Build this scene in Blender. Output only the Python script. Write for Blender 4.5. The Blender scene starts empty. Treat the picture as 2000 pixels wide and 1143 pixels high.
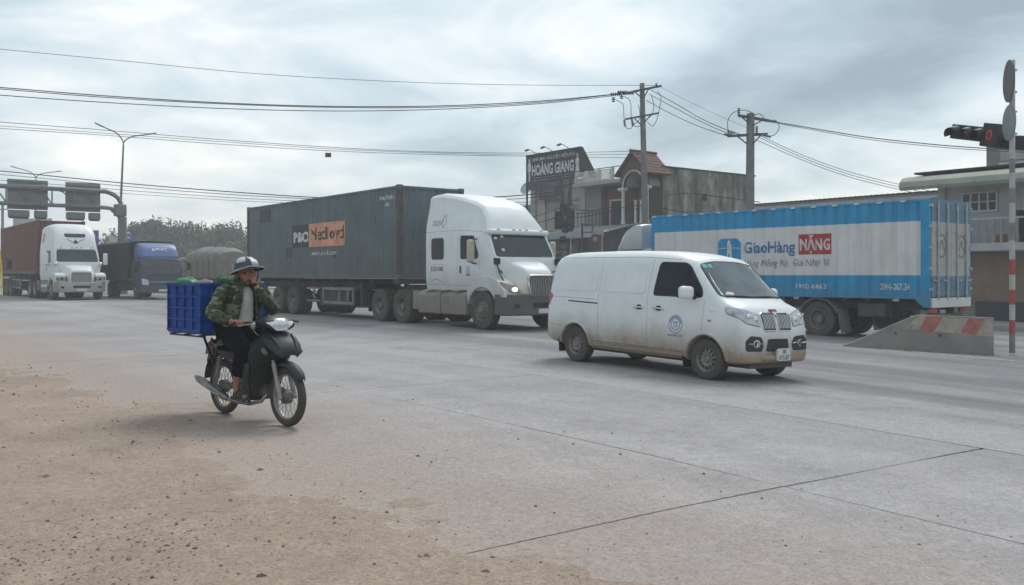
import bpy, bmesh, math, random
from mathutils import Vector, Matrix
from mathutils.bvhtree import BVHTree
random.seed(7)
SC = bpy.context.scene
COL = SC.collection
R = math.radians
# ------------------------------------------------------------------ camera
FPX = 1780.0; HOR = 537.0; CH = 1.47          # focal length and horizon in photo pixels, eye height in metres
cam = bpy.data.cameras.new('camera'); camo = bpy.data.objects.new('camera', cam); COL.objects.link(camo)
cam.sensor_width = 36.0; cam.lens = 36.0 * FPX / 2000.0
cam.shift_y = -(571.5 - HOR) / 2000.0
cam.clip_start = 0.05; cam.clip_end = 6000
camo.location = (0, 0, CH); camo.rotation_euler = (R(90), 0, 0)
SC.camera = camo
# ------------------------------------------------------------------ sky
SUN_EL, SUN_AZ = 52.0, 20.0                    # degrees; azimuth measured from +Y towards +X
w = bpy.data.worlds.new('World'); SC.world = w; w.use_nodes = True
nt = w.node_tree; nt.nodes.clear()
def N(t, kind, **kw):
    n = t.nodes.new(kind)
    for k, v in kw.items(): setattr(n, k, v)
    return n
def mathn(t, op, a, b=None, c=None, clamp=False):
    n = t.nodes.new('ShaderNodeMath'); n.operation = op; n.use_clamp = clamp
    for i, v in enumerate((a, b, c)):
        if v is None: continue
        if isinstance(v, (int, float)): n.inputs[i].default_value = v
        else: t.links.new(v, n.inputs[i])
    return n.outputs[0]
def mixc(t, fac, a, b, mode='MIX'):
    n = t.nodes.new('ShaderNodeMix'); n.data_type = 'RGBA'; n.blend_type = mode
    for i, v in ((0, fac), (6, a), (7, b)):
        if isinstance(v, (int, float)): n.inputs[i].default_value = v
        elif isinstance(v, tuple): n.inputs[i].default_value = (*v[:3], 1)
        else: t.links.new(v, n.inputs[i])
    return n.outputs[2]
def ramp(t, fac, stops, interp='LINEAR'):
    n = t.nodes.new('ShaderNodeValToRGB'); n.color_ramp.interpolation = interp
    el = n.color_ramp.elements
    while len(el) < len(stops): el.new(0.5)
    for e, (p, c) in zip(el, stops): e.position = p; e.color = (*c, 1) if len(c) == 3 else c
    if fac is not None: t.links.new(fac, n.inputs[0])
    return n.outputs[0]
SKX, SKY = 30.2, 1.4
sky = N(nt, 'ShaderNodeTexSky', sky_type='NISHITA', sun_disc=False)
sky.sun_elevation = R(SUN_EL); sky.sun_rotation = R(SUN_AZ); sky.air_density = 1.2; sky.dust_density = 2.0
tc = N(nt, 'ShaderNodeTexCoord')
sep = N(nt, 'ShaderNodeSeparateXYZ'); nt.links.new(tc.outputs['Generated'], sep.inputs[0])
den = mathn(nt, 'ADD', mathn(nt, 'MAXIMUM', sep.outputs[2], 0.0), 0.30)
u = mathn(nt, 'DIVIDE', sep.outputs[0], den); v = mathn(nt, 'DIVIDE', sep.outputs[1], den)
cmb = N(nt, 'ShaderNodeCombineXYZ'); nt.links.new(u, cmb.inputs[0]); nt.links.new(v, cmb.inputs[1])
def wnoise(scale, detail, rough, off, dist=0.0, sx=1.0, sy=1.0):
    mp = N(nt, 'ShaderNodeMapping'); mp.inputs['Location'].default_value = off; mp.inputs['Scale'].default_value = (sx, sy, 1)
    nt.links.new(cmb.outputs[0], mp.inputs[0])
    n = N(nt, 'ShaderNodeTexNoise'); n.inputs['Scale'].default_value = scale; n.inputs['Detail'].default_value = detail
    n.inputs['Roughness'].default_value = rough; n.inputs['Distortion'].default_value = dist
    nt.links.new(mp.outputs[0], n.inputs['Vector']); return n.outputs[0]
n1 = wnoise(0.75, 5, 0.5, (SKX, SKY, 0), 0.5)            # large layers
n2 = wnoise(2.3, 8, 0.62, (7.4, 2.2, 0), 0.7, 1.0, 1.25)    # ragged smaller clouds
lay = mathn(nt, 'ADD', mathn(nt, 'MULTIPLY', n1, 0.72), mathn(nt, 'MULTIPLY', n2, 0.30)); lay = mathn(nt, 'SUBTRACT', lay, 0.012)
cloud = ramp(nt, lay, [(0.36, (1.6, 2.1, 2.5)), (0.44, (2.55, 3.25, 3.75)), (0.51, (4.1, 4.8, 5.25)), (0.57, (5.5, 5.9, 6.05)), (0.64, (7.5, 7.45, 7.0))])
skymix = mixc(nt, 0.86, sky.outputs[0], cloud)
bg = N(nt, 'ShaderNodeBackground'); bg.inputs[1].default_value = 0.1
nt.links.new(skymix, bg.inputs[0])
wo = N(nt, 'ShaderNodeOutputWorld'); nt.links.new(bg.outputs[0], wo.inputs[0])
# ------------------------------------------------------------------ sun (behind thin cloud: very soft)
sl = bpy.data.lights.new('sun', 'SUN'); sl.energy = 1.2; sl.angle = R(26); sl.color = (1.0, 0.97, 0.93)
so = bpy.data.objects.new('sun', sl); COL.objects.link(so)
sd = Vector((math.sin(R(SUN_AZ)) * math.cos(R(SUN_EL)), math.cos(R(SUN_AZ)) * math.cos(R(SUN_EL)), math.sin(R(SUN_EL))))
so.rotation_euler = sd.to_track_quat('Z', 'Y').to_euler(); so.location = (0, 0, 60)
# ------------------------------------------------------------------ exposure and renderer
SC.view_settings.view_transform = 'Standard'; SC.view_settings.look = 'None'
SC.view_settings.exposure = 0.70; SC.view_settings.gamma = 1.0
SC.view_settings.use_curve_mapping = False
SC.render.engine = 'CYCLES'
SC.cycles.use_denoising = True
SC.cycles.max_bounces = 6; SC.cycles.diffuse_bounces = 3; SC.cycles.glossy_bounces = 3
SC.cycles.transmission_bounces = 4; SC.cycles.volume_bounces = 1; SC.cycles.transparent_max_bounces = 8
SC.cycles.sample_clamp_indirect = 8

# ------------------------------------------------------------------ places
def sstep(a, b, x):
    t = min(1.0, max(0.0, (x - a) / (b - a))); return t * t * (3 - 2 * t)
def terrain(X, Y):
    d = 0.035 * (math.sqrt((X - 1) ** 2 + 1) + (X - 1)) / 2
    d = min(d, 0.3 + 0.12 * (1 - math.exp(-max(0.0, d - 0.3) / 0.12)))
    return -d + 0.18 * sstep(-10, -21, X)
Q0 = Vector((0.12, 25.3, 0)); FD = Vector((0.612, -0.791, 0)).normalized(); LD = Vector((-FD.y, FD.x, 0))
ROADANG = math.atan2(FD.y, FD.x)
def road(t, s, z=None):
    p = Q0 + FD * t + LD * s
    p.z = terrain(p.x, p.y) if z is None else z
    return p
def P(px, py, Y): return Vector(((px - 1000) / FPX * Y, Y, CH + (HOR - py) / FPX * Y))

# ------------------------------------------------------------------ materials
MATS = {}
def M(name, col, rough=0.6, metal=0.0, var=0.12, vs=3.0, bump=0.0, bs=40.0, dirt=None, streak=None, spec=0.5, coat=0.0, emit=None, stretch=(1, 1, 1)):
    """dirt = (colour, z_low, z_high, amount) in object space; streak = (colour, amount)"""
    if name in MATS: return MATS[name]
    m = bpy.data.materials.new(name); m.use_nodes = True; t = m.node_tree
    b = t.nodes['Principled BSDF']
    b.inputs['Roughness'].default_value = rough; b.inputs['Metallic'].default_value = metal
    b.inputs['Specular IOR Level'].default_value = spec
    if coat: b.inputs['Coat Weight'].default_value = coat; b.inputs['Coat Roughness'].default_value = 0.12
    tcn = N(t, 'ShaderNodeTexCoord'); vec = tcn.outputs['Object']
    if stretch != (1, 1, 1):
        mp = N(t, 'ShaderNodeMapping'); mp.inputs['Scale'].default_value = stretch; t.links.new(vec, mp.inputs[0]); svec = mp.outputs[0]
    else: svec = vec
    def noise(scale, detail=5, v=svec, rough=0.6):
        n = N(t, 'ShaderNodeTexNoise'); n.inputs['Scale'].default_value = scale; n.inputs['Detail'].default_value = detail
        n.inputs['Roughness'].default_value = rough
        t.links.new(v, n.inputs['Vector']); return n.outputs[0]
    nz = noise(vs)
    a = tuple(max(0, c * (1 - 1.6 * var)) for c in col); c2 = tuple(min(1, c * (1 + 1.6 * var)) for c in col)
    out = ramp(t, nz, [(0.3, a), (0.7, c2)])
    if streak:
        mp = N(t, 'ShaderNodeMapping'); mp.inputs['Scale'].default_value = (5, 5, 0.35); t.links.new(vec, mp.inputs[0])
        sn = noise(1.6, 6, mp.outputs[0], 0.7)
        f = ramp(t, sn, [(0.52, (0, 0, 0)), (0.72, (1, 1, 1))])
        out = mixc(t, mathn(t, 'MULTIPLY', f, streak[1]), out, streak[0])
    rsock = None
    if dirt:
        sp = N(t, 'ShaderNodeSeparateXYZ'); t.links.new(vec, sp.inputs[0])
        mr = N(t, 'ShaderNodeMapRange'); mr.inputs[1].default_value = dirt[1]; mr.inputs[2].default_value = dirt[2]
        mr.inputs[3].default_value = 1; mr.inputs[4].default_value = 0
        zz = mathn(t, 'ADD', sp.outputs[2], mathn(t, 'MULTIPLY', mathn(t, 'SUBTRACT', noise(2.2, 6, vec, 0.65), 0.5), 0.9 * (dirt[2] - dirt[1])))
        t.links.new(zz, mr.inputs[0])
        f = mathn(t, 'MULTIPLY', mr.outputs[0], dirt[3], clamp=True)
        f = mathn(t, 'MULTIPLY', f, mathn(t, 'ADD', mathn(t, 'MULTIPLY', noise(14, 4, vec), 0.5), 0.75), clamp=True)
        out = mixc(t, f, out, dirt[0])
        mm = N(t, 'ShaderNodeMapRange'); mm.inputs[3].default_value = rough; mm.inputs[4].default_value = 0.85
        t.links.new(f, mm.inputs[0]); t.links.new(mm.outputs[0], b.inputs['Roughness'])
        if coat:
            t.links.new(mathn(t, 'MULTIPLY', mathn(t, 'SUBTRACT', 1.0, f), coat), b.inputs['Coat Weight'])
    t.links.new(out, b.inputs['Base Color'])
    if bump:
        bn = N(t, 'ShaderNodeBump'); bn.inputs['Strength'].default_value = bump; bn.inputs['Distance'].default_value = 0.02
        t.links.new(noise(bs, 6), bn.inputs['Height']); t.links.new(bn.outputs[0], b.inputs['Normal'])
    if emit:
        b.inputs['Emission Color'].default_value = (*emit[0], 1); b.inputs['Emission Strength'].default_value = emit[1]
    MATS[name] = m; return m

# ------------------------------------------------------------------ mesh collector
def V3(*a): return Vector(a[0]) if len(a) == 1 else Vector(a)
class MB:
    def __init__(s): s.v = []; s.f = []; s.m = []; s.cm = 0
    def add(s, vs, fs):
        o = len(s.v); s.v += [tuple(x) for x in vs]; s.f += [tuple(i + o for i in f) for f in fs]; s.m += [s.cm] * len(fs); return s
    def box(s, c, d, rot=None, top=None):
        """centre, full size; top = (sx, sy) scale of the upper face"""
        x, y, z = d[0] / 2, d[1] / 2, d[2] / 2; tx, ty = top or (1, 1)
        vs = [(-x, -y, -z), (x, -y, -z), (x, y, -z), (-x, y, -z), (-x * tx, -y * ty, z), (x * tx, -y * ty, z), (x * tx, y * ty, z), (-x * tx, y * ty, z)]
        vs = [Vector(a) for a in vs]
        if rot is not None: vs = [rot @ a for a in vs]
        vs = [a + Vector(c) for a in vs]
        return s.add(vs, [(3, 2, 1, 0), (4, 5, 6, 7), (0, 1, 5, 4), (1, 2, 6, 5), (2, 3, 7, 6), (3, 0, 4, 7)])
    def b2(s, x0, x1, y0, y1, z0, z1): return s.box(((x0 + x1) / 2, (y0 + y1) / 2, (z0 + z1) / 2), (abs(x1 - x0), abs(y1 - y0), abs(z1 - z0)))
    def bar(s, p0, p1, w, h=None, up=(0, 0, 1)):
        p0, p1 = Vector(p0), Vector(p1); d = p1 - p0; L = d.length; d.normalize(); h = h or w
        u_ = Vector(up)
        if abs(d.dot(u_)) > 0.98: u_ = Vector((1, 0, 0))
        sd_ = d.cross(u_).normalized(); u2 = sd_.cross(d)
        rot = Matrix((d, sd_, u2)).transposed()
        return s.box((p0 + p1) / 2, (L, w, h), rot)
    def frame(s, d):
        d = Vector(d).normalized(); a = Vector((0, 0, 1)) if abs(d.z) < 0.9 else Vector((1, 0, 0))
        x = d.cross(a).normalized(); return x, d.cross(x)
    def cyl(s, p0, p1, r0, r1=None, n=12, caps=True):
        p0, p1 = Vector(p0), Vector(p1); r1 = r0 if r1 is None else r1
        x, y = s.frame(p1 - p0); vs = []
        for p, r in ((p0, r0), (p1, r1)):
            for i in range(n):
                a = 2 * math.pi * i / n; vs.append(p + x * (r * math.cos(a)) + y * (r * math.sin(a)))
        fs = [(i, (i + 1) % n, n + (i + 1) % n, n + i) for i in range(n)]
        if caps: fs += [tuple(range(n - 1, -1, -1)), tuple(range(n, 2 * n))]
        return s.add(vs, fs)
    def tube(s, pts, r, n=8, closed=False, caps=True, flat=1.0):
        pts = [Vector(p) for p in pts]; m = len(pts); rr = r if isinstance(r, (list, tuple)) else [r] * m
        vs = []; x = None
        for i, p in enumerate(pts):
            a = pts[i - 1] if (i > 0 or closed) else p; b_ = pts[(i + 1) % m] if (i < m - 1 or closed) else p
            d = (b_ - a).normalized()
            if x is None: x, y = s.frame(d)
            else:
                x = (x - d * x.dot(d)).normalized(); y = d.cross(x)
            for k in range(n):
                t_ = 2 * math.pi * k / n; vs.append(p + x * (rr[i] * math.cos(t_)) + y * (rr[i] * flat * math.sin(t_)))
        fs = []
        for i in range(m if closed else m - 1):
            j = (i + 1) % m
            fs += [(i * n + k, i * n + (k + 1) % n, j * n + (k + 1) % n, j * n + k) for k in range(n)]
        if caps and not closed: fs += [tuple(range(n - 1, -1, -1)), tuple(range((m - 1) * n, m * n))]
        return s.add(vs, fs)
    def lathe(s, prof, o, axis, n=24, a0=0.0, a1=None, xdir=None):
        """prof = [(radius, distance along axis)]"""
        o = Vector(o); ax = Vector(axis).normalized(); x, y = s.frame(ax)
        if xdir is not None: x = Vector(xdir).normalized(); y = ax.cross(x)
        full = a1 is None; k = n if full else n + 1; vs = []
        for i in range(k):
            a = a0 + (2 * math.pi if full else (a1 - a0)) * i / n
            for r, h in prof: vs.append(o + ax * h + x * (r * math.cos(a)) + y * (r * math.sin(a)))
        m = len(prof); fs = []
        for i in range(n):
            j = (i + 1) % k
            for q in range(m - 1): fs.append((i * m + q, j * m + q, j * m + q + 1, i * m + q + 1))
        return s.add(vs, fs)
    def prism(s, poly, plane, a0, a1):
        """poly in the named plane ('xz','yz','xy'), extruded along the third axis from a0 to a1"""
        f = {'xz': lambda a, b_, c: (a, c, b_), 'yz': lambda a, b_, c: (c, a, b_), 'xy': lambda a, b_, c: (a, b_, c)}[plane]
        n = len(poly); vs = [f(a, b_, a0) for a, b_ in poly] + [f(a, b_, a1) for a, b_ in poly]
        fs = [tuple(range(n - 1, -1, -1)), tuple(range(n, 2 * n))] + [(i, (i + 1) % n, n + (i + 1) % n, n + i) for i in range(n)]
        return s.add(vs, fs)
    def loft(s, secs, closed=True, caps=True):
        n = len(secs[0]); vs = [p for q in secs for p in q]; fs = []
        for i in range(len(secs) - 1):
            for k in range(n if closed else n - 1):
                fs.append((i * n + k, i * n + (k + 1) % n, (i + 1) * n + (k + 1) % n, (i + 1) * n + k))
        if caps and closed: fs += [tuple(range(n - 1, -1, -1)), tuple(range((len(secs) - 1) * n, len(secs) * n))]
        return s.add(vs, fs)
    def ell(s, c, r, n=12, m=8, rot=None):
        c = Vector(c); vs = []; r = (r, r, r) if isinstance(r, (int, float)) else r
        for j in range(1, m):
            t_ = math.pi * j / m
            for i in range(n):
                a = 2 * math.pi * i / n; q = Vector((r[0] * math.sin(t_) * math.cos(a), r[1] * math.sin(t_) * math.sin(a), r[2] * math.cos(t_)))
                vs.append(c + (rot @ q if rot is not None else q))
        tp = Vector((0, 0, r[2]))
        if rot is not None: tp = rot @ tp
        vs += [c + tp, c - tp]; a, b_ = len(vs) - 2, len(vs) - 1; fs = []
        for j in range(m - 2):
            fs += [(j * n + i, (j + 1) * n + i, (j + 1) * n + (i + 1) % n, j * n + (i + 1) % n) for i in range(n)]
        fs += [(a, i, (i + 1) % n) for i in range(n)] + [(b_, (m - 2) * n + (i + 1) % n, (m - 2) * n + i) for i in range(n)]
        return s.add(vs, fs)
    def build(s, name, mat, parent=None, smooth=None, bevel=0.0, seg=1, solid=0.0, fix=True, sub=0, **props):
        me = bpy.data.meshes.new(name); me.from_pydata(s.v, [], s.f)
        mats = mat if isinstance(mat, (list, tuple)) else [mat]
        for x in mats: me.materials.append(x)
        if len(mats) > 1: me.polygons.foreach_set('material_index', s.m)
        if fix:
            bm = bmesh.new(); bm.from_mesh(me); bmesh.ops.recalc_face_normals(bm, faces=bm.faces); bm.to_mesh(me); bm.free()
        o = obj(name, me, parent, **props)
        if sub:
            q = o.modifiers.new('sub', 'SUBSURF'); q.levels = q.render_levels = sub
        if solid:
            q = o.modifiers.new('solid', 'SOLIDIFY'); q.thickness = solid; q.offset = 0
        if bevel:
            q = o.modifiers.new('bevel', 'BEVEL'); q.width = bevel; q.segments = seg; q.limit_method = 'ANGLE'; q.angle_limit = R(38); q.harden_normals = False
        if smooth is not None: shade(me, smooth)
        elif bevel: shade(me, 35)
        return o
def shade(me, ang):
    me.polygons.foreach_set('use_smooth', [True] * len(me.polygons))
    if ang < 179: me.set_sharp_from_angle(angle=R(ang))
def obj(name, data, parent=None, **props):
    o = bpy.data.objects.new(name, data); COL.objects.link(o)
    if parent is not None: o.parent = parent
    for k, v_ in props.items(): o[k] = v_
    return o
def thing(name, label, cat, loc=(0, 0, 0), rz=0.0, group=None):
    o = obj(name, None); o.location = loc; o.rotation_euler = (0, 0, rz); o['label'] = label; o['category'] = cat
    o.empty_display_size = 0.2
    if group: o['group'] = group
    return o
def tag(o, label, cat, group=None):
    o['label'] = label; o['category'] = cat
    if group: o['group'] = group
    return o
def dup(root, loc=None, rz=None, label=None, parent=None):
    c = root.copy(); COL.objects.link(c); c.parent = parent
    if loc is not None: c.location = loc
    if rz is not None: c.rotation_euler = (0, 0, rz)
    if label: c['label'] = label
    for ch in root.children: dup(ch, parent=c)
    return c
def catmull(tab, n):
    """tab: rows of numbers, first column the parameter; n samples between each pair"""
    out = []
    for i in range(len(tab) - 1):
        p0, p1, p2, p3 = tab[max(0, i - 1)], tab[i], tab[i + 1], tab[min(len(tab) - 1, i + 2)]
        for k in range(n):
            t_ = k / n
            out.append([0.5 * ((2 * b_) + (c - a) * t_ + (2 * a - 5 * b_ + 4 * c - d) * t_ * t_ + (-a + 3 * b_ - 3 * c + d) * t_ ** 3) for a, b_, c, d in zip(p0, p1, p2, p3)])
    out.append(list(tab[-1])); return out
def rpoly(pts, r, n=4):
    """rounded polygon outline"""
    out = []; m = len(pts); rr = r if isinstance(r, (list, tuple)) else [r] * m
    for i in range(m):
        p = Vector(pts[i]).to_2d() if len(pts[i]) > 2 else Vector(pts[i]); a = Vector(pts[i - 1]) - p; b_ = Vector(pts[(i + 1) % m]) - p
        q = min(rr[i], a.length * 0.45, b_.length * 0.45); a.normalize(); b_.normalize()
        for k in range(n + 1):
            t_ = k / n; s0 = p + a * q; s1 = p + b_ * q
            out.append(tuple((1 - t_) ** 2 * s0 + 2 * t_ * (1 - t_) * p + t_ * t_ * s1))
    return out
def bvh_of(o):
    dg = bpy.context.evaluated_depsgraph_get(); return BVHTree.FromObject(o, dg)
def resample(out, step):
    r = []; m = len(out)
    for i in range(m):
        a, b_ = Vector(out[i]), Vector(out[(i + 1) % m]); k = max(1, int((b_ - a).length / step))
        r += [tuple(a.lerp(b_, j / k)) for j in range(k)]
    return r
def drape(bvh, outline, plane, direc, start, off=0.004, rings=5, step=0.06, thick=0.006):
    """lay a star-shaped outline on a surface by casting rays; returns an MB plate with a rim"""
    out = resample(outline, step); c = Vector((sum(p[0] for p in out) / len(out), sum(p[1] for p in out) / len(out)))
    d = Vector(direc).normalized(); n = len(out)
    def hit(q):
        o = {'xz': Vector((q[0], start, q[1])), 'yz': Vector((start, q[0], q[1])), 'xy': Vector((q[0], q[1], start))}[plane]
        h, nn, _, dd = bvh.ray_cast(o, d)
        if h is None: return None
        if nn.dot(d) > 0: nn = -nn
        return h, nn
    ringsP = []
    last = None
    for k in range(rings):
        f = 1 - k / rings; row = []
        for p in out:
            q = c + (Vector(p) - c) * f; h = hit(q)
            row.append(h)
        ringsP.append(row)
    ch = hit(c)
    def fixp(h): return (h[0] + h[1] * off) if h else None
    vs = []; idx = {}
    for k, row in enumerate(ringsP):
        for i, h in enumerate(row):
            p = fixp(h)
            if p is not None: idx[(k, i)] = len(vs); vs.append(p)
    base = {}
    for i, h in enumerate(ringsP[0]):
        if h: base[i] = len(vs); vs.append(h[0] - h[1] * thick)
    fs = []
    for k in range(rings - 1):
        for i in range(n):
            q = [(k, i), (k, (i + 1) % n), (k + 1, (i + 1) % n), (k + 1, i)]
            if all(x in idx for x in q): fs.append(tuple(idx[x] for x in q))
    if ch:
        vs.append(fixp(ch)); ci = len(vs) - 1
        for i in range(n):
            a, b_ = (rings - 1, i), (rings - 1, (i + 1) % n)
            if a in idx and b_ in idx: fs.append((idx[a], idx[b_], ci))
    for i in range(n):
        j = (i + 1) % n
        if i in base and j in base: fs.append((idx[(0, i)], base[i], base[j], idx[(0, j)]))
    mb = MB(); mb.add(vs, fs); return mb
def drape_line(bvh, pts, plane, direc, start, width=0.01, off=0.0015, step=0.05, r=None):
    """a thin half-sunk tube along a line laid on a surface"""
    d = Vector(direc).normalized(); path = []
    for i in range(len(pts) - 1):
        a, b_ = Vector(pts[i]), Vector(pts[i + 1]); k = max(1, int((b_ - a).length / step))
        for j in range(k + (1 if i == len(pts) - 2 else 0)):
            q = a.lerp(b_, j / k)
            o = {'xz': Vector((q[0], start, q[1])), 'yz': Vector((start, q[0], q[1])), 'xy': Vector((q[0], q[1], start))}[plane]
            h, nn, _, _ = bvh.ray_cast(o, d)
            if h is not None:
                if nn.dot(d) > 0: nn = -nn
                path.append(h + nn * (off - width * 0.35))
    mb = MB()
    if len(path) > 1: mb.tube(path, width / 2, 5)
    return mb
def text_mesh(txt, size=1.0, bold=0.0, xs=1.0, align='LEFT', shear=0.0, sp=1.0):
    cu = bpy.data.curves.new('lettering', 'FONT'); cu.body = txt; cu.size = size; cu.align_x = align; cu.offset = bold; cu.shear = shear
    cu.space_character = sp; cu.resolution_u = 3; cu.fill_mode = 'FRONT'
    o = bpy.data.objects.new('lettering', cu); COL.objects.link(o)
    dg = bpy.context.evaluated_depsgraph_get(); me = bpy.data.meshes.new_from_object(o.evaluated_get(dg))
    bpy.data.objects.remove(o); bpy.data.curves.remove(cu)
    vs = [(v_.co.x * xs, v_.co.y) for v_ in me.vertices]; fs = [tuple(p.vertices) for p in me.polygons]
    bpy.data.meshes.remove(me); return vs, fs
def fit_text(txt, x0, z0, x1, z1, **k):
    """lettering stretched to fill the rectangle"""
    vs, fs = text_mesh(txt, **k)
    ax, bx = min(v_[0] for v_ in vs), max(v_[0] for v_ in vs); ay, by = min(v_[1] for v_ in vs), max(v_[1] for v_ in vs)
    return [(x0 + (a - ax) / (bx - ax) * (x1 - x0), z0 + (b_ - ay) / (by - ay) * (z1 - z0)) for a, b_ in vs], fs
def flat2d(vs2, fs, fn):
    mb = MB(); mb.add([fn(a, b_) for a, b_ in vs2], fs); return mb
def boolean(o, cutters, op='DIFFERENCE'):
    """cut closed meshes out of o, then drop the cutters"""
    for c in cutters:
        q = o.modifiers.new('cut', 'BOOLEAN'); q.object = c; q.operation = op; q.solver = 'EXACT'
    dg = bpy.context.evaluated_depsgraph_get(); me = bpy.data.meshes.new_from_object(o.evaluated_get(dg))
    o.modifiers.clear(); old = o.data; o.data = me; bpy.data.meshes.remove(old)
    for c in cutters:
        d = c.data; bpy.data.objects.remove(c); bpy.data.meshes.remove(d)
    return o
# common materials
DUST = (0.27, 0.215, 0.165)
m_black = M('black plastic', (0.018, 0.018, 0.02), 0.55, var=0.2)
m_rub = M('dusty tyre rubber', (0.045, 0.042, 0.04), 0.9, var=0.25, vs=8, bump=0.3, dirt=((0.13, 0.112, 0.095), -0.5, 2.5, 0.45))
m_steel = M('galvanised steel', (0.42, 0.43, 0.44), 0.5, 0.6, var=0.12)
m_dsteel = M('dark painted steel', (0.05, 0.05, 0.052), 0.6, 0.2, var=0.25, dirt=((0.16, 0.135, 0.11), 0.2, 2.2, 0.5))
m_chrome = M('dull chrome', (0.62, 0.62, 0.62), 0.22, 0.95, var=0.08)
m_glass = M('dark window glass', (0.010, 0.012, 0.014), 0.06, var=0.1, spec=0.35)
m_conc = M('cast concrete', (0.36, 0.345, 0.325), 0.9, var=0.12, bump=0.3, bs=25)
# ================================================================== ground, road, paving, soil
from mathutils import noise as mn
def fb(x, y, z=0.0, o=4): return mn.fractal(Vector((x, y, z)), 0.9, 2.1, o)
def road_coords(t):
    g = N(t, 'ShaderNodeNewGeometry')
    def dot(vx, c):
        n = N(t, 'ShaderNodeVectorMath', operation='DOT_PRODUCT'); t.links.new(g.outputs['Position'], n.inputs[0]); n.inputs[1].default_value = vx
        return mathn(t, 'SUBTRACT', n.outputs['Value'], c)
    return g.outputs['Position'], dot(tuple(FD), Q0.dot(FD)), dot(tuple(LD), Q0.dot(LD))
def nz(t, vec, scale, detail=5, rough=0.6):
    n = N(t, 'ShaderNodeTexNoise'); n.inputs['Scale'].default_value = scale; n.inputs['Detail'].default_value = detail; n.inputs['Roughness'].default_value = rough
    t.links.new(vec, n.inputs['Vector']); return n.outputs[0]
def ground_mat(name, c_lo, c_hi, track=None, dust_edge=None, grain=0.35, bump=0.5, dustcol=(0.30, 0.215, 0.15)):
    m = bpy.data.materials.new(name); m.use_nodes = True; t = m.node_tree; b = t.nodes['Principled BSDF']
    b.inputs['Roughness'].default_value = 0.92; b.inputs['Specular IOR Level'].default_value = 0.25
    pos, tt, ss = road_coords(t)
    big = nz(t, pos, 0.35, 6, 0.62); mid = nz(t, pos, 2.3, 6, 0.7); fine = nz(t, pos, 48, 4, 0.75); fine2 = nz(t, pos, 160, 2, 0.6)
    f = mathn(t, 'ADD', mathn(t, 'MULTIPLY', big, 0.55), mathn(t, 'MULTIPLY', mid, 0.45))
    out = ramp(t, f, [(0.36, c_lo), (0.64, c_hi)])
    pat = nz(t, pos, 0.16, 5, 0.65); out = mixc(t, ramp(t, pat, [(0.46, (0, 0, 0)), (0.62, (0.55, 0.55, 0.55))]), out, mixc(t, 1.0, out, (0.72, 0.71, 0.735), 'MULTIPLY'))
    if track:
        cx = N(t, 'ShaderNodeCombineXYZ'); t.links.new(mathn(t, 'MULTIPLY', tt, 0.035), cx.inputs[0]); t.links.new(ss, cx.inputs[1])
        st = nz(t, cx.outputs[0], 0.55, 4, 0.6)
        k = ramp(t, st, [(0.40, (0, 0, 0)), (0.60, (1, 1, 1))])
        out = mixc(t, mathn(t, 'MULTIPLY', k, track[1]), out, track[0])
    if dust_edge:
        d = mathn(t, 'ADD', mathn(t, 'SUBTRACT', dust_edge[0], ss), mathn(t, 'MULTIPLY', mathn(t, 'SUBTRACT', nz(t, pos, 0.8, 6, 0.7), 0.5), dust_edge[2]))
        mr = N(t, 'ShaderNodeMapRange'); mr.inputs[1].default_value = -dust_edge[1]; mr.inputs[2].default_value = 0.3; t.links.new(d, mr.inputs[0])
        k = mathn(t, 'MULTIPLY', mr.outputs[0], 0.95, clamp=True)
        k = mathn(t, 'MULTIPLY', k, mathn(t, 'ADD', mathn(t, 'MULTIPLY', nz(t, pos, 18, 5, 0.7), 0.9), 0.5), clamp=True)
        out = mixc(t, k, out, dustcol)
    g = ramp(t, fine, [(0.32, (1 - grain,) * 3), (0.5, (1, 1, 1)), (0.72, (1 + grain * 0.55,) * 3)])
    out = mixc(t, 1.0, out, g, 'MULTIPLY')
    g2 = ramp(t, fine2, [(0.3, (1 - grain * 0.5,) * 3), (0.7, (1 + grain * 0.3,) * 3)])
    out = mixc(t, 1.0, out, g2, 'MULTIPLY')
    # scattered dark specks: grit and small clods
    vo = N(t, 'ShaderNodeTexVoronoi'); vo.inputs['Scale'].default_value = 9.0; t.links.new(pos, vo.inputs['Vector'])
    sp = ramp(t, vo.outputs['Distance'], [(0.06, (0.38, 0.36, 0.35)), (0.13, (1, 1, 1))])
    out = mixc(t, ramp(t, nz(t, pos, 1.1, 3), [(0.48, (0, 0, 0)), (0.6, (0.8, 0.8, 0.8))]), out, mixc(t, 1.0, out, sp, 'MULTIPLY'))
    mg = nz(t, pos, 15, 5, 0.75); out = mixc(t, 1.0, out, ramp(t, mg, [(0.35, (1 - grain * 0.35,) * 3), (0.62, (1 + grain * 0.18,) * 3)]), 'MULTIPLY')
    t.links.new(out, b.inputs['Base Color'])
    bp = N(t, 'ShaderNodeBump'); bp.inputs['Strength'].default_value = bump; bp.inputs['Distance'].default_value = 0.012
    hh = mathn(t, 'ADD', mathn(t, 'MULTIPLY', fine, 0.6), mathn(t, 'MULTIPLY', mid, 0.6)); t.links.new(hh, bp.inputs['Height']); t.links.new(bp.outputs[0], b.inputs['Normal'])
    MATS[name] = m; return m
g_land = ground_mat('dusty roadside earth', (0.24, 0.2, 0.16), (0.33, 0.28, 0.23))
g_asph = ground_mat('dusty worn asphalt', (0.255, 0.247, 0.25), (0.39, 0.373, 0.37), track=((0.14, 0.14, 0.146), 0.7), grain=0.4, dust_edge=(-6.2, 1.6, 5.0), dustcol=(0.40, 0.378, 0.37))
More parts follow.
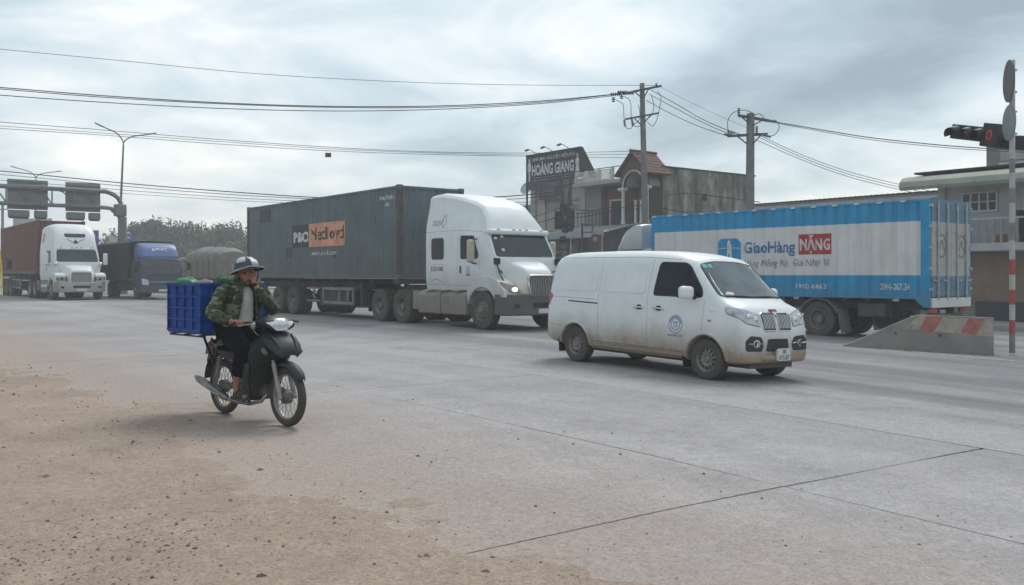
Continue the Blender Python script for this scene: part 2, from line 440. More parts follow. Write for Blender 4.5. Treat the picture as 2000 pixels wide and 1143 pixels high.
g_slab = ground_mat('dusty concrete slab', (0.345, 0.325, 0.322), (0.475, 0.448, 0.437), dust_edge=(-12.9, 3.0, 3.0), grain=0.36, dustcol=(0.385, 0.30, 0.242), track=((0.255, 0.245, 0.248), 0.5))
g_walk = ground_mat('pale footpath concrete', (0.30, 0.29, 0.275), (0.4, 0.385, 0.365), grain=0.25)
g_soil = ground_mat('loose brown soil', (0.305, 0.225, 0.172), (0.42, 0.33, 0.265), grain=0.42, bump=0.9)

def grid_obj(name, us, vs_, fn, mat, parent=None, **props):
    mb = MB(); nu, nv = len(us), len(vs_)
    mb.v = [tuple(fn(a, b_)) for b_ in vs_ for a in us]
    mb.f = [(j * nu + i, j * nu + i + 1, (j + 1) * nu + i + 1, (j + 1) * nu + i) for j in range(nv - 1) for i in range(nu - 1)]
    mb.m = [0] * len(mb.f)
    o = mb.build(name, mat, parent, smooth=180, fix=False)
    for k, v_ in props.items(): o[k] = v_
    return o
def lin(a, b_, n): return [a + (b_ - a) * i / (n - 1) for i in range(n)]
xs = [-2600, -900, -400, -200, -120] + lin(-90, 60, 101) + [90, 140, 240, 500, 1000, 2600]
ys = [-120, -40] + lin(-15, 110, 60) + [130, 170, 240, 380, 700, 1300, 2600]
grid_obj('ground', xs, ys, lambda x, y: (x, y, terrain(x, y) - 0.07), g_land, kind='structure')
ts = lin(-330, -70, 40) + lin(-68, 60, 110)
grid_obj('road', ts, lin(-7.06, 16.8, 28), lambda a, b_: road(a, b_), g_asph, kind='structure')
# kerbed footpath in front of the shops
fp = MB()
prof = [(16.8, 0.0), (16.82, 0.13), (16.95, 0.15), (24.0, 0.15)]
for a in ts:
    pass
secs = []
for a in ts[30:]:
    row = []
    for s_, h in prof:
        p = road(a, s_); p.z += h; row.append(p)
    secs.append(row)
fp.loft(secs, closed=False); fp.build('footpath', g_walk, None, smooth=40, kind='structure')
# worn white edge line beside the median
m_paint = M('worn road paint', (0.42, 0.41, 0.39), 0.85, var=0.3, vs=6)
for s0, nm in ((4.3, 'edge_line'),):
    secs = []
    for a in lin(-60, 30, 90):
        row = []
        for s_ in (s0, s0 + 0.14):
            p = road(a, s_); p.z += 0.005; row.append(p)
        secs.append(row)
    lm = MB(); lm.loft(secs, closed=False); lm.build(nm, m_paint, None, kind='structure')
# concrete slabs with real joints between them
apron = obj('concrete_paving', None, kind='structure')
m_joint = M('joint sealant and grit', (0.26, 0.235, 0.215), 0.95, var=0.3, vs=20)
for ta, tb_, dz_, mt_, sa_ in ((13.0, 32, 0.016, m_joint, -25), (-75, 13.0, 0.0015, g_slab, -25)):   # further off the joints are full of dust
    bed = MB(); secs = []
    for a in lin(ta, tb_, 60):
        row = []
        for s_ in lin(sa_, -7.04, 14):
            p = road(a, s_); p.z -= dz_; row.append(p)
        secs.append(row)
    bed.loft(secs, closed=False); bed.build('joint_bed', mt_, apron)
SJ = [-7.07, -10.07, -16.2]; GAP = 0.012
for si in range(2):
    for k in range(-13, 3):
        t0, t1 = 15.98 + 6.5 * k + GAP, 15.98 + 6.5 * (k + 1) - GAP; s1, s0 = SJ[si] - GAP, SJ[si + 1] + GAP
        mb = MB(); n = 6; top = []; dz = random.uniform(0.0, 0.001)
        jit = 0.011
        for b_ in lin(s0, s1, n):
            for a in lin(t0, t1, n):
                p = road(a + random.uniform(-jit, jit), b_ + random.uniform(-jit, jit)); p.z += dz; top.append(p)
        fs = [(j * n + i, j * n + i + 1, (j + 1) * n + i + 1, (j + 1) * n + i) for j in range(n - 1) for i in range(n - 1)]
        ring = [i for i in range(n)] + [j * n + n - 1 for j in range(1, n)] + [(n - 1) * n + i for i in range(n - 2, -1, -1)] + [j * n for j in range(n - 2, 0, -1)]
        low = [Vector((top[i].x, top[i].y, top[i].z - 0.02)) for i in ring]
        L0 = len(top); m_ = len(ring)
        fs += [(ring[i], L0 + i, L0 + (i + 1) % m_, ring[(i + 1) % m_]) for i in range(m_)]
        mb.add(top + low, fs); mb.build('slab', g_slab, apron, smooth=30)
# loose soil spread over the edge of the paving
def soil_h(t_, s_):
    d = -11.9 - s_ - 1.5 * sstep(9, -2, t_) + 0.9 * fb(t_ * 0.35, s_ * 0.35, 3.3) + 0.45 * fb(t_ * 1.9, s_ * 1.9, 8.1) + 0.2 * fb(t_ * 7, s_ * 7, 5.0, 3)
    h = -0.022 + 0.05 * sstep(-0.9, 2.8, d)
    h += 0.010 * fb(t_ * 1.1, s_ * 2.3, 1.0) + 0.006 * fb(t_ * 5, s_ * 6, 2.0) + 0.0035 * mn.noise(Vector((t_ * 21, s_ * 21, 0)))
    return h
def soil_p(t_, s_):
    p = road(t_, s_); p.z += soil_h(t_, s_); return p
grid_obj('dirt_shoulder', lin(-30, 4, 90) + lin(4.1, 25, 300), lin(-22, -11.4, 170), soil_p, g_soil, kind='structure')
# stones and clods on it
def rock(mb, c, r):
    q = [Vector((0, 0, 1)), Vector((0, 0, -0.6))] + [Vector((math.cos(a), math.sin(a), random.uniform(-0.2, 0.35))) for a in (0, 1.05, 2.1, 3.14, 4.2, 5.2)]
    az = random.random() * 6.28; sx, sy, sz = random.uniform(0.7, 1.3), random.uniform(0.6, 1.1), random.uniform(0.5, 0.8)
    vs = []
    for p in q:
        p = Vector((p.x * sx, p.y * sy, p.z * sz)) * (r * random.uniform(0.75, 1.2))
        vs.append(c + Vector((p.x * math.cos(az) - p.y * math.sin(az), p.x * math.sin(az) + p.y * math.cos(az), p.z)))
    fs = []
    for i in range(6): j = (i + 1) % 6; fs += [(0, 2 + i, 2 + j), (1, 2 + j, 2 + i)]
    mb.add(vs, fs)
m_stone = M('brown clods and stones', (0.17, 0.125, 0.095), 0.95, var=0.4, vs=9)
gv = MB()
for i in range(3800):
    t_ = random.uniform(3, 19.5) if i % 3 else random.uniform(-12, 12); s_ = -12.5 - abs(random.gauss(0, 3.2)) if i % 4 else random.uniform(-13.2, -9.5)
    if s_ < -21: continue
    p = road(t_, s_); p.z += max(0.001, soil_h(t_, s_))
    if s_ > -11.4: p.z = road(t_, s_).z + 0.001
    if abs(p.x) > 0.62 * p.y + 1 or p.y < 2.5: continue
    r = min(0.032, 0.003 + abs(random.gauss(0, 0.004)) + (random.random() ** 14) * 0.02)
    if s_ > -12.4: r *= 0.7
    rock(gv, p, r)
for i in range(550):       # the stony patch by the lower left
    p0 = P(95, 1085, 4.7); x, y = random.gauss(-2.2, 0.42), random.gauss(4.8, 0.42)
    rel = Vector((x, y, 0)) - Q0; t_, s_ = rel.dot(FD), rel.dot(LD)
    p = road(t_, s_); p.z += soil_h(t_, s_); rock(gv, p, min(0.017, 0.003 + abs(random.gauss(0, 0.0045))))
gv.build('gravel', m_stone, None, fix=False, kind='stuff', label='small brown stones and clods strewn over the soil', category='gravel')
# ================================================================== wheels shared by the vehicles
def wheel(parent, c, r, w, side, rimr, mats, dual=False, kind='steel', steer=0.0, name='wheel'):
    """c = centre of the outer face of the tyre, side = +1/-1 outward along local y"""
    wo_ = obj(name, None, parent); wo_.location = c; wo_.rotation_euler = (0, 0, steer); wo_.empty_display_size = 0.1
    s = side; ax = (0, s, 0)
    def tyre(h0):
        p = [(rimr * 0.99, -w * 0.95), (rimr * 1.06, -w), (r * 0.90, -w * 1.02), (r * 0.965, -w * 0.97), (r, -w * 0.84), (r, -w * 0.16), (r * 0.965, -w * 0.03), (r * 0.90, w * 0.02), (rimr * 1.06, 0), (rimr * 0.99, -w * 0.05)]
        tm = MB(); tm.lathe([(a, b_ + h0) for a, b_ in p], (0, 0, 0), ax, 36)
        n = max(28, int(r * 70))
        for i in range(n):                              # tread blocks
            a = 2 * math.pi * i / n
            for hh, sw in ((-w * 0.25, 0.16), (-w * 0.5, 0.2), (-w * 0.75, 0.16)):
                x, z = math.cos(a), math.sin(a); tg = Vector((-z, 0, x)); rd = Vector((x, 0, z)); yy = Vector(ax)
                rot = Matrix((tg, yy, rd)).transposed()
                tm.box(rd * r + yy * (hh + h0), (2 * math.pi * r / n * 0.62, w * sw, r * 0.03), rot)
        return tm
    tyre(0).build('tyre', mats[0], wo_, smooth=40)
    if dual: tyre(-w * 1.18).build('tyre', mats[0], wo_, smooth=40)
    rm = MB()
    if kind == 'steel':       # pressed steel wheel with a ring of holes
        rm.lathe([(rimr, -w * 0.06), (rimr * 0.97, -w * 0.02), (rimr * 0.90, -w * 0.12), (rimr * 0.86, -w * 0.3), (rimr * 0.80, -w * 0.27)], (0, 0, 0), ax, 36)
        rm.lathe([(rimr * 0.56, -w * 0.13), (rimr * 0.40, -w * 0.15), (rimr * 0.30, -w * 0.2), (rimr * 0.26, -w * 0.10), (rimr * 0.2, -w * 0.06), (0.0001, -w * 0.06)], (0, 0, 0), ax, 36)
        nh = 12
        for i in range(nh):                               # webs between the holes
            a0 = 2 * math.pi * (i + 0.24) / nh; a1 = 2 * math.pi * (i + 0.76) / nh
            rm.lathe([(rimr * 0.81, -w * 0.27), (rimr * 0.7, -w * 0.16), (rimr * 0.55, -w * 0.13)], (0, 0, 0), ax, 3, a0, a1)
        rm.lathe([(rimr * 0.83, -w * 0.5), (0.0001, -w * 0.5)], (0, 0, 0), ax, 24)
        for i in range(5):
            a = 2 * math.pi * i / 5; q = Vector((math.cos(a), 0, math.sin(a))) * rimr * 0.42
            rm.cyl(q + Vector(ax) * (-w * 0.17), q + Vector(ax) * (-w * 0.08), rimr * 0.055, n=6)
    elif kind == 'front':     # convex disc with hand holes and a hub
        rm.lathe([(rimr, -w * 0.05), (rimr * 0.95, 0), (rimr * 0.88, -w * 0.06), (rimr * 0.84, -w * 0.16), (rimr * 0.78, -w * 0.05), (rimr * 0.62, w * 0.02), (rimr * 0.42, w * 0.03), (rimr * 0.40, w * 0.12), (rimr * 0.34, w * 0.2), (rimr * 0.22, w * 0.26), (0.0001, w * 0.26)], (0, 0, 0), ax, 36)
    else:                     # deep dished drive wheel
        rm.lathe([(rimr, -w * 0.05), (rimr * 0.95, -w * 0.01), (rimr * 0.88, -w * 0.1), (rimr * 0.84, -w * 0.6), (rimr * 0.6, -w * 0.72), (rimr * 0.42, -w * 0.72), (rimr * 0.40, -w * 0.3), (rimr * 0.36, -w * 0.16), (rimr * 0.3, -w * 0.12), (0.0001, -w * 0.12)], (0, 0, 0), ax, 36)
    rim_ = rm.build('rim', mats[1], wo_, smooth=35)
    if kind != 'steel':
        hb = MB(); n = 10
        for i in range(n):
            a = 2 * math.pi * i / n; q = Vector((math.cos(a), 0, math.sin(a))); y0 = w * 0.03 if kind == 'front' else -w * 0.72
            hb.cyl(q * rimr * 0.52 + Vector(ax) * y0, q * rimr * 0.52 + Vector(ax) * (y0 + 0.03), rimr * 0.05, n=6)
        hb.build('wheel_nuts', mats[1], wo_, kind='stuff')
        hh = MB()
        for i in range(n if kind == 'front' else 6):
            nn = n if kind == 'front' else 6
            a = 2 * math.pi * (i + 0.5) / nn; q = Vector((math.cos(a), 0, math.sin(a))); y0 = -w * 0.0 if kind == 'front' else -w * 0.66
            hh.cyl(q * rimr * 0.7 + Vector(ax) * (y0 - 0.02), q * rimr * 0.7 + Vector(ax) * (y0 + 0.004), rimr * 0.075, n=10)
        hh.build('hand_holes', m_black, wo_, kind='stuff')
    return wo_

# ================================================================== white minivan
VANANG = math.atan2(-0.79, 0.61)
vx0 = Vector((2.9, 13.44, 0)); vf = Vector((0.61, -0.79, 0)).normalized(); vl = Vector((-vf.y, vf.x, 0))
vc = vx0 + vl * 0.72 - vf * 1.435
va, vb = vc + vf * 1.435, vc - vf * 1.435
van = thing('delivery_van', 'dusty white panel van with chrome twin grille and dirt along its sills', 'van', (vc.x, vc.y, (terrain(va.x, va.y) + terrain(vb.x, vb.y)) / 2), VANANG)
cl, cr = vc + vl * 0.7, vc - vl * 0.7
van.rotation_euler = (math.atan2(terrain(cl.x, cl.y) - terrain(cr.x, cr.y), 1.4), -math.atan2(terrain(va.x, va.y) - terrain(vb.x, vb.y), 2.87), VANANG)
m_van = M('white van paint', (0.72, 0.75, 0.75), 0.34, var=0.03, dirt=((0.32, 0.25, 0.185), 0.36, 0.86, 1.0), coat=0.35, streak=((0.40, 0.36, 0.31), 0.14))
m_seam = M('panel gap', (0.03, 0.03, 0.03), 0.8)
m_silver = M('painted steel wheel', (0.26, 0.25, 0.24), 0.55, 0.4, var=0.15, dirt=((0.17, 0.14, 0.115), -1, 1, 0.55))
m_lens = M('headlamp lens', (0.42, 0.44, 0.46), 0.08, 0.3, var=0.25, vs=14, spec=0.8, coat=0.6)
m_red = M('red lamp lens', (0.36, 0.012, 0.016), 0.2, coat=0.5)
# body: cross sections along the length
#            x     zb    zt    hw    nose(0 box .. 1 rounded plan)
ST = [(-2.26, 0.42, 1.05, 0.70), (-2.245, 0.36, 1.42, 0.755), (-2.16, 0.33, 1.72, 0.80), (-2.06, 0.31, 1.845, 0.815), (-1.8, 0.27, 1.895, 0.83), (-1.3, 0.26, 1.91, 0.838), (-0.6, 0.26, 1.925, 0.84),
      (0.1, 0.26, 1.92, 0.84), (0.6, 0.26, 1.895, 0.84), (0.9, 0.26, 1.845, 0.84), (1.06, 0.26, 1.79, 0.84), (1.3, 0.26, 1.545, 0.838), (1.52, 0.26, 1.325, 0.835), (1.68, 0.26, 1.195, 0.83), (1.80, 0.265, 1.145, 0.815), (1.90, 0.27, 1.105, 0.80), (1.98, 0.275, 1.045, 0.785), (2.04, 0.28, 0.95, 0.76), (2.085, 0.30, 0.80, 0.725), (2.10, 0.36, 0.66, 0.66)]
ST = catmull(ST, 3)
FZ = [0, 0, 0.03, 0.10, 0.22, 0.34, 0.46, 0.56, 0.66, 0.76, 0.85, 0.915, 0.955, 0.982, 0.995, 1.0]
FW = [0, 0.88, 0.955, 0.99, 1.0, 1.0, 0.998, 0.985, 0.955, 0.915, 0.875, 0.83, 0.76, 0.62, 0.36, 0.0]
FH = [0, 0.88, 0.955, 0.985, 1.0, 1.0, 0.997, 0.99, 0.98, 0.968, 0.95, 0.93, 0.89, 0.8, 0.5, 0.0]
FS = [0, 0.88, 0.955, 0.985, 1.0, 1.0, 1.0, 0.995, 0.98, 0.955, 0.925, 0.895, 0.84, 0.74, 0.45, 0.0]
secs = []
for x, zb, zt, hw in ST:
    k = sstep(1.0, 1.5, x); k2 = sstep(1.45, 1.75, x); half = []
    for a, b_, c, d in zip(FZ, FW, FH, FS):
        wv = b_ * (1 - k) + d * k; wv = wv * (1 - k2) + c * k2
        half.append((x, hw * wv, zb + a * (zt - zb)))
    secs.append([(p[0], -p[1], p[2]) for p in half] + [p for p in half[-2:0:-1]])
body = MB(); body.loft(secs)
bo = body.build('body', m_van, van, smooth=40)
cut = []
for x in (1.435, -1.435):
    for s in (-1, 1):
        c = MB(); c.lathe([(0.0001, -0.02), (0.365, -0.02), (0.365, 0.30), (0.0001, 0.30)], (x, s * 0.58, 0.30), (0, s, 0), 40)
        c.b2(x - 0.33, x + 0.33, s * 0.561, s * 0.9, 0.05, 0.26) if False else None
        co = c.build('cutter', m_van); co.parent = van; cut.append(co)
bpy.context.view_layer.update()
boolean(bo, cut)
shade(bo.data, 32)
bpy.context.view_layer.update()
# ray casting happens in the van's own space
def own_bvh(o):
    dg = bpy.context.evaluated_depsgraph_get(); return BVHTree.FromObject(o, dg)
vb_ = own_bvh(bo)
SIDE = dict(plane='xz', direc=(0, 1, 0), start=-3.0); SIDEL = dict(plane='xz', direc=(0, -1, 0), start=3.0); FRONT = dict(plane='yz', direc=(-1, 0, 0), start=4.0); REAR = dict(plane='yz', direc=(1, 0, 0), start=-4.0)
for nm, sd_ in (('r', SIDE), ('l', SIDEL)):
    win = rpoly([(0.37, 1.205), (1.335, 1.205), (1.30, 1.33), (1.02, 1.665), (0.92, 1.715), (0.42, 1.72)], [0.05, 0.06, 0.05, 0.06, 0.04, 0.06])
    drape(vb_, win, off=0.004, **sd_).build('window', m_glass, van, smooth=60)
    trim = drape_line(vb_, win + [win[0]], width=0.022, off=0.006, **sd_); trim.build('window_seal', m_black, van, smooth=60)
    # blank pressed panels behind
    for q in ([(-1.95, 1.22), (-0.93, 1.22), (-0.93, 1.68), (-1.80, 1.68)], [(-0.78, 1.22), (0.18, 1.22), (0.18, 1.68), (-0.78, 1.68)]):
        pp = rpoly(q, 0.07)
        drape(vb_, pp, off=0.009, thick=0.004, **sd_).build('pressed_panel', m_van, van, smooth=50)
    # shut lines
    for ln in ([(0.27, 1.76), (0.255, 1.2), (0.262, 0.36)], [(-0.86, 1.74), (-0.87, 0.95), (-0.84, 0.36)], [(1.37, 1.17), (1.385, 1.02), (1.36, 0.72)], [(-2.1, 1.775), (0.1, 1.80), (0.8, 1.765)], [(-2.2, 1.10), (-0.9, 1.085)],
               [(0.262, 0.365), (1.0, 0.365)], [(-0.85, 0.365), (0.26, 0.365)], [(-2.2, 0.62), (-1.8, 0.60)]):
        drape_line(vb_, ln, width=0.011, off=0.0, **sd_).build('door_gap', m_seam, van)
    drape_line(vb_, [(-1.62, 1.035), (-0.88, 1.02)], width=0.026, off=0.004, **sd_).build('slide_rail', m_black, van)
    drape_line(vb_, [(-1.0, 0.41), (1.0, 0.40)], width=0.03, off=0.006, **sd_).build('sill_moulding', m_van, van, smooth=60)
    s = -1 if nm == 'r' else 1
    for x in (0.08, 0.50):
        h = MB(); h.tube([(x - 0.10, s * 0.845, 1.0), (x - 0.085, s * 0.868, 1.003), (x + 0.085, s * 0.868, 1.003), (x + 0.10, s * 0.845, 1.0)], 0.014, 8); h.build('door_handle', m_chrome, van, smooth=60)
        drape(vb_, rpoly([(x - 0.06, 0.965), (x + 0.06, 0.965), (x + 0.05, 1.045), (x - 0.05, 1.045)], 0.03), off=0.001, thick=0.001, **sd_).build('handle_recess', m_seam, van)
    # arch flares
    for x in (1.435, -1.435):
        arc = [(x + 0.385 * math.cos(a), 0.30 + 0.385 * math.sin(a)) for a in [R(2 + 176 * i / 26) for i in range(27)]]
        drape_line(vb_, arc, width=0.07, off=0.02, step=0.03, **sd_).build('arch_flare', m_van, van, smooth=80)
    # mirror
    mi = MB(); mi.box((1.20, s * 1.01, 1.27), (0.13, 0.27, 0.19)); mh = mi.build('mirror', m_van, van, bevel=0.06, seg=4)
    mg = MB(); mg.box((1.132, s * 1.01, 1.268), (0.012, 0.23, 0.15)); mg.build('mirror_glass', m_black, mh, smooth=80)
    ma = MB(); ma.tube([(1.19, s * 0.80, 1.20), (1.2, s * 0.87, 1.21), (1.2, s * 0.93, 1.225)], [0.04, 0.028, 0.024], 8); ma.build('mirror_stalk', m_black, mh, smooth=60)
    # indicator and side badge, tail lamp, headlamp
    drape(vb_, rpoly([(1.49, 1.0), (1.60, 1.0), (1.60, 1.018), (1.49, 1.018)], 0.008), off=0.003, **sd_).build('side_badge', m_chrome, van)
    drape(vb_, rpoly([(1.475, 0.855), (1.535, 0.855), (1.535, 0.885), (1.475, 0.885)], 0.014), off=0.006, **sd_).build('side_repeater', M('amber lens', (0.5, 0.2, 0.03), 0.2), van)
    tl = rpoly([(-2.3, 0.92), (-2.17, 0.94), (-2.06, 1.10), (-2.10, 1.16), (-2.3, 1.15)], 0.03)
    drape(vb_, tl, off=0.010, step=0.03, **sd_).build('tail_lamp', m_red, van, smooth=60)
    # mud flaps
    for x in (1.0, -1.86):
        f = MB(); f.box((x + (0.0 if x > 0 else 0), s * 0.70, 0.26), (0.014, 0.22, 0.24), Matrix.Rotation(R(-8), 3, 'Y')); f.build('mud_flap', m_black, van)
# round company seal on the front door
sx, sz = 0.86, 0.76
m_ink = M('blue door sticker', (0.13, 0.17, 0.36), 0.5, var=0.2)
for r0 in (0.135, 0.085):
    rg = [(sx + r0 * math.cos(2 * math.pi * i / 28), sz + 0.02 + r0 * math.sin(2 * math.pi * i / 28)) for i in range(29)]
    drape_line(vb_, rg, width=0.011, off=0.003, step=0.02, **SIDE).build('door_sticker', m_ink, van)
def on_side(vs2, fs, off=0.0035):
    out = []
    for a, b_ in vs2:
        h = vb_.ray_cast(Vector((a, -3, b_)), Vector((0, 1, 0)))
        out.append(h[0] + h[1] * off if h[0] is not None else Vector((a, -0.84, b_)))
    mb = MB(); mb.add(out, fs); return mb
on_side(*fit_text('TT', sx - 0.05, sz - 0.03, sx + 0.05, sz + 0.06, bold=0.02)).build('door_sticker', m_ink, van, fix=False)
on_side(*fit_text('08.6789.1234', sx - 0.15, sz - 0.165, sx + 0.15, sz - 0.135, bold=0.01)).build('door_sticker', m_ink, van, fix=False)
for i in range(12):
    a = math.pi * (0.08 + 0.84 * i / 11); cx, cz = sx + 0.11 * math.cos(a), sz + 0.02 + 0.11 * math.sin(a)
    on_side([(cx - 0.009, cz - 0.013), (cx + 0.009, cz - 0.013), (cx + 0.009, cz + 0.013), (cx - 0.009, cz + 0.013)], [(0, 1, 2, 3)]).build('door_sticker', m_ink, van, fix=False)
# windscreen
ws = rpoly([(-0.70, 1.20), (-0.35, 1.175), (0.35, 1.175), (0.70, 1.20), (0.615, 1.72), (0.3, 1.775), (-0.3, 1.775), (-0.615, 1.72)], [0.06, 0.1, 0.1, 0.06, 0.06, 0.2, 0.2, 0.06])
m_ws = M('windscreen glass', (0.085, 0.11, 0.12), 0.05, var=0.3, vs=1.6, spec=0.8)
wsd = dict(plane='yz', direc=(-1, 0, -0.12), start=4.0)
def ws_shift(pts): return [(a, b_ + 0.12 * 2.7) for a, b_ in pts]
drape(vb_, ws_shift(ws), off=0.004, rings=7, step=0.05, **wsd).build('windscreen', m_ws, van, smooth=60)
drape_line(vb_, ws_shift(ws + [ws[0]]), width=0.03, off=0.006, **wsd).build('windscreen_seal', m_black, van, smooth=60)
for q, mt in (([(-0.60, 1.66), (-0.52, 1.66), (-0.52, 1.72), (-0.60, 1.72)], M('green permit sticker', (0.10, 0.42, 0.34), 0.5)), ([(-0.49, 1.665), (-0.41, 1.665), (-0.41, 1.725), (-0.49, 1.725)], M('green permit sticker', (0.1, 0.4, 0.33)))):
    drape(vb_, ws_shift(rpoly(q, 0.01)), off=0.006, rings=2, thick=0.001, **wsd).build('permit_sticker', mt, van)
drape(vb_, ws_shift(rpoly([(-0.58, 1.225), (-0.40, 1.215), (-0.37, 1.255), (-0.5, 1.27)], 0.02)), off=0.006, rings=2, thick=0.001, **wsd).build('dashboard_papers', M('white paper', (0.6, 0.6, 0.6)), van)
for y0, y1 in ((-0.62, 0.02), (0.05, 0.66)):
    wp = drape_line(vb_, ws_shift([(y0, 1.185), (y0 + 0.25, 1.195), (y1, 1.18)]), width=0.022, off=0.016, **wsd); wp.build('wiper', m_black, van)
# nose: headlamps, twin grille, bumper, fog lamps, plate
for s in (-1, 1):
    hl = rpoly([(s * 0.385, 0.81), (s * 0.365, 0.975), (s * 0.55, 1.035), (s * 0.77, 1.075), (s * 0.785, 0.99), (s * 0.70, 0.86)], [0.03, 0.03, 0.05, 0.02, 0.02, 0.06])
    lamp = drape(vb_, hl, off=0.010, step=0.03, **FRONT).build('headlight', m_lens, van, smooth=60)
    drape_line(vb_, hl + [hl[0]], width=0.018, off=0.006, step=0.03, **FRONT).build('headlight_rim', m_black, lamp)
    for yy, zz, rr in ((0.47, 0.905, 0.055), (0.61, 0.945, 0.05)):
        h = vb_.ray_cast(Vector((4, s * yy, zz)), Vector((-1, 0, 0)))[0]
        b = MB(); b.ell((h.x + 0.001, h.y, h.z), (0.02, rr, rr), 12, 8); b.build('lamp_reflector', m_chrome, lamp, smooth=80)
    gr = rpoly([(s * 0.03, 0.755), (s * 0.03, 1.005), (s * 0.30, 1.01), (s * 0.36, 0.97), (s * 0.33, 0.775), (s * 0.29, 0.752)], 0.025)
    go = drape(vb_, gr, off=0.004, step=0.03, **FRONT).build('grille', m_black, van, smooth=60)
    drape_line(vb_, gr + [gr[0]], width=0.022, off=0.012, step=0.03, **FRONT).build('grille_frame', m_chrome, go, smooth=60)
    for i in range(8):
        yy = s * (0.062 + i * 0.034)
        drape_line(vb_, [(yy, 0.785), (yy * 1.02, 0.985)], width=0.015, off=0.014, **FRONT).build('grille_bar', m_chrome, go, smooth=60)
    fg = rpoly([(s * 0.37, 0.455), (s * 0.33, 0.56), (s * 0.39, 0.665), (s * 0.63, 0.685), (s * 0.725, 0.61), (s * 0.72, 0.465)], 0.035)
    fo = drape(vb_, fg, off=0.004, step=0.03, **FRONT).build('fog_lamp_surround', m_black, van, smooth=60)
    h = vb_.ray_cast(Vector((4, s * 0.51, 0.57)), Vector((-1, 0, 0)))[0]
    b = MB(); b.lathe([(0.058, -0.02), (0.058, 0.022), (0.043, 0.024), (0.04, 0.0), (0.0001, 0.0)], h, (1, s * 0.25, 0), 20); b.build('fog_lamp', m_chrome, fo, smooth=40)
    for y0, y1 in ((0.36, 0.44), (0.58, 0.68)):
        drape_line(vb_, [(s * y0, 0.568), (s * y1, 0.575)], width=0.02, off=0.012, step=0.02, **FRONT).build('fog_lamp_bar', m_chrome, fo)
drape(vb_, rpoly([(-0.27, 0.455), (-0.235, 0.635), (0.235, 0.635), (0.27, 0.455)], 0.03), off=0.003, **FRONT).build('air_intake', m_black, van, smooth=60)
m_badge = M('dark red badge', (0.18, 0.012, 0.022), 0.4)
drape(vb_, rpoly([(-0.02, 0.955), (-0.09, 1.035), (-0.085, 1.055), (0.085, 1.055), (0.09, 1.035), (0.02, 0.955)], 0.008), off=0.012, rings=3, step=0.02, **FRONT).build('bonnet_badge', m_badge, van)
drape(vb_, rpoly([(0, 0.965), (-0.045, 1.02), (-0.015, 1.015), (0, 1.03), (0.015, 1.015), (0.045, 1.02)], 0.004), off=0.016, rings=3, step=0.02, **FRONT).build('bonnet_badge', m_chrome, van)
lb = MB(); lb.tube([(1.96, -0.55, 0.36), (2.095, -0.28, 0.36), (2.13, 0, 0.36), (2.095, 0.28, 0.36), (1.96, 0.55, 0.36)], [0.05, 0.056, 0.058, 0.056, 0.05], 10, flat=0.8); lb.build('bumper_lip', m_van, van, smooth=60)
m_plate = M('white number plate', (0.62, 0.62, 0.57), 0.5, var=0.08)
m_ptext = M('plate lettering', (0.04, 0.04, 0.05), 0.6)
pl = MB(); pl.b2(2.175, 2.187, -0.10, 0.19, 0.32, 0.50); po = pl.build('number_plate', m_plate, van, bevel=0.004)
for txt, z0, z1, a, b_ in (('34D', 0.42, 0.485, 0.09, 0.0), ('015.87', 0.335, 0.405, 0.165, -0.075)):
    vs2, fs = fit_text(txt, 0, z0, a - b_, z1, bold=0.015)
    flat2d(vs2, fs, lambda p, q: (2.1895, b_ + p, q)).build('plate_number', m_ptext, po, fix=False)
br = MB(); br.b2(2.08, 2.174, -0.03, 0.11, 0.37, 0.45); br.b2(2.165, 2.18, -0.135, -0.102, 0.33, 0.49); br.b2(2.165, 2.18, 0.192, 0.225, 0.33, 0.49); br.build('plate_bracket', m_steel, van)
# underside
un = MB(); un.b2(-2.1, 2.0, -0.5, 0.5, 0.2, 0.3); un.cyl((-1.435, -0.6, 0.3), (-1.435, 0.6, 0.3), 0.05); un.cyl((1.435, -0.6, 0.3), (1.435, 0.6, 0.3), 0.045)
un.ell((-1.435, 0, 0.3), 0.12); un.tube([(-0.9, 0.3, 0.2), (-1.2, 0.32, 0.19), (-2.1, 0.3, 0.22)], 0.035, 8); un.build('underbody', m_dsteel, van, smooth=40)
for x, st in ((1.435, R(0)), (-1.435, 0)):
    for s in (-1, 1):
        wheel(van, (x, s * 0.80, 0.302), 0.302, 0.185, s, 0.19, (m_rub, m_silver), kind='steel', steer=st)
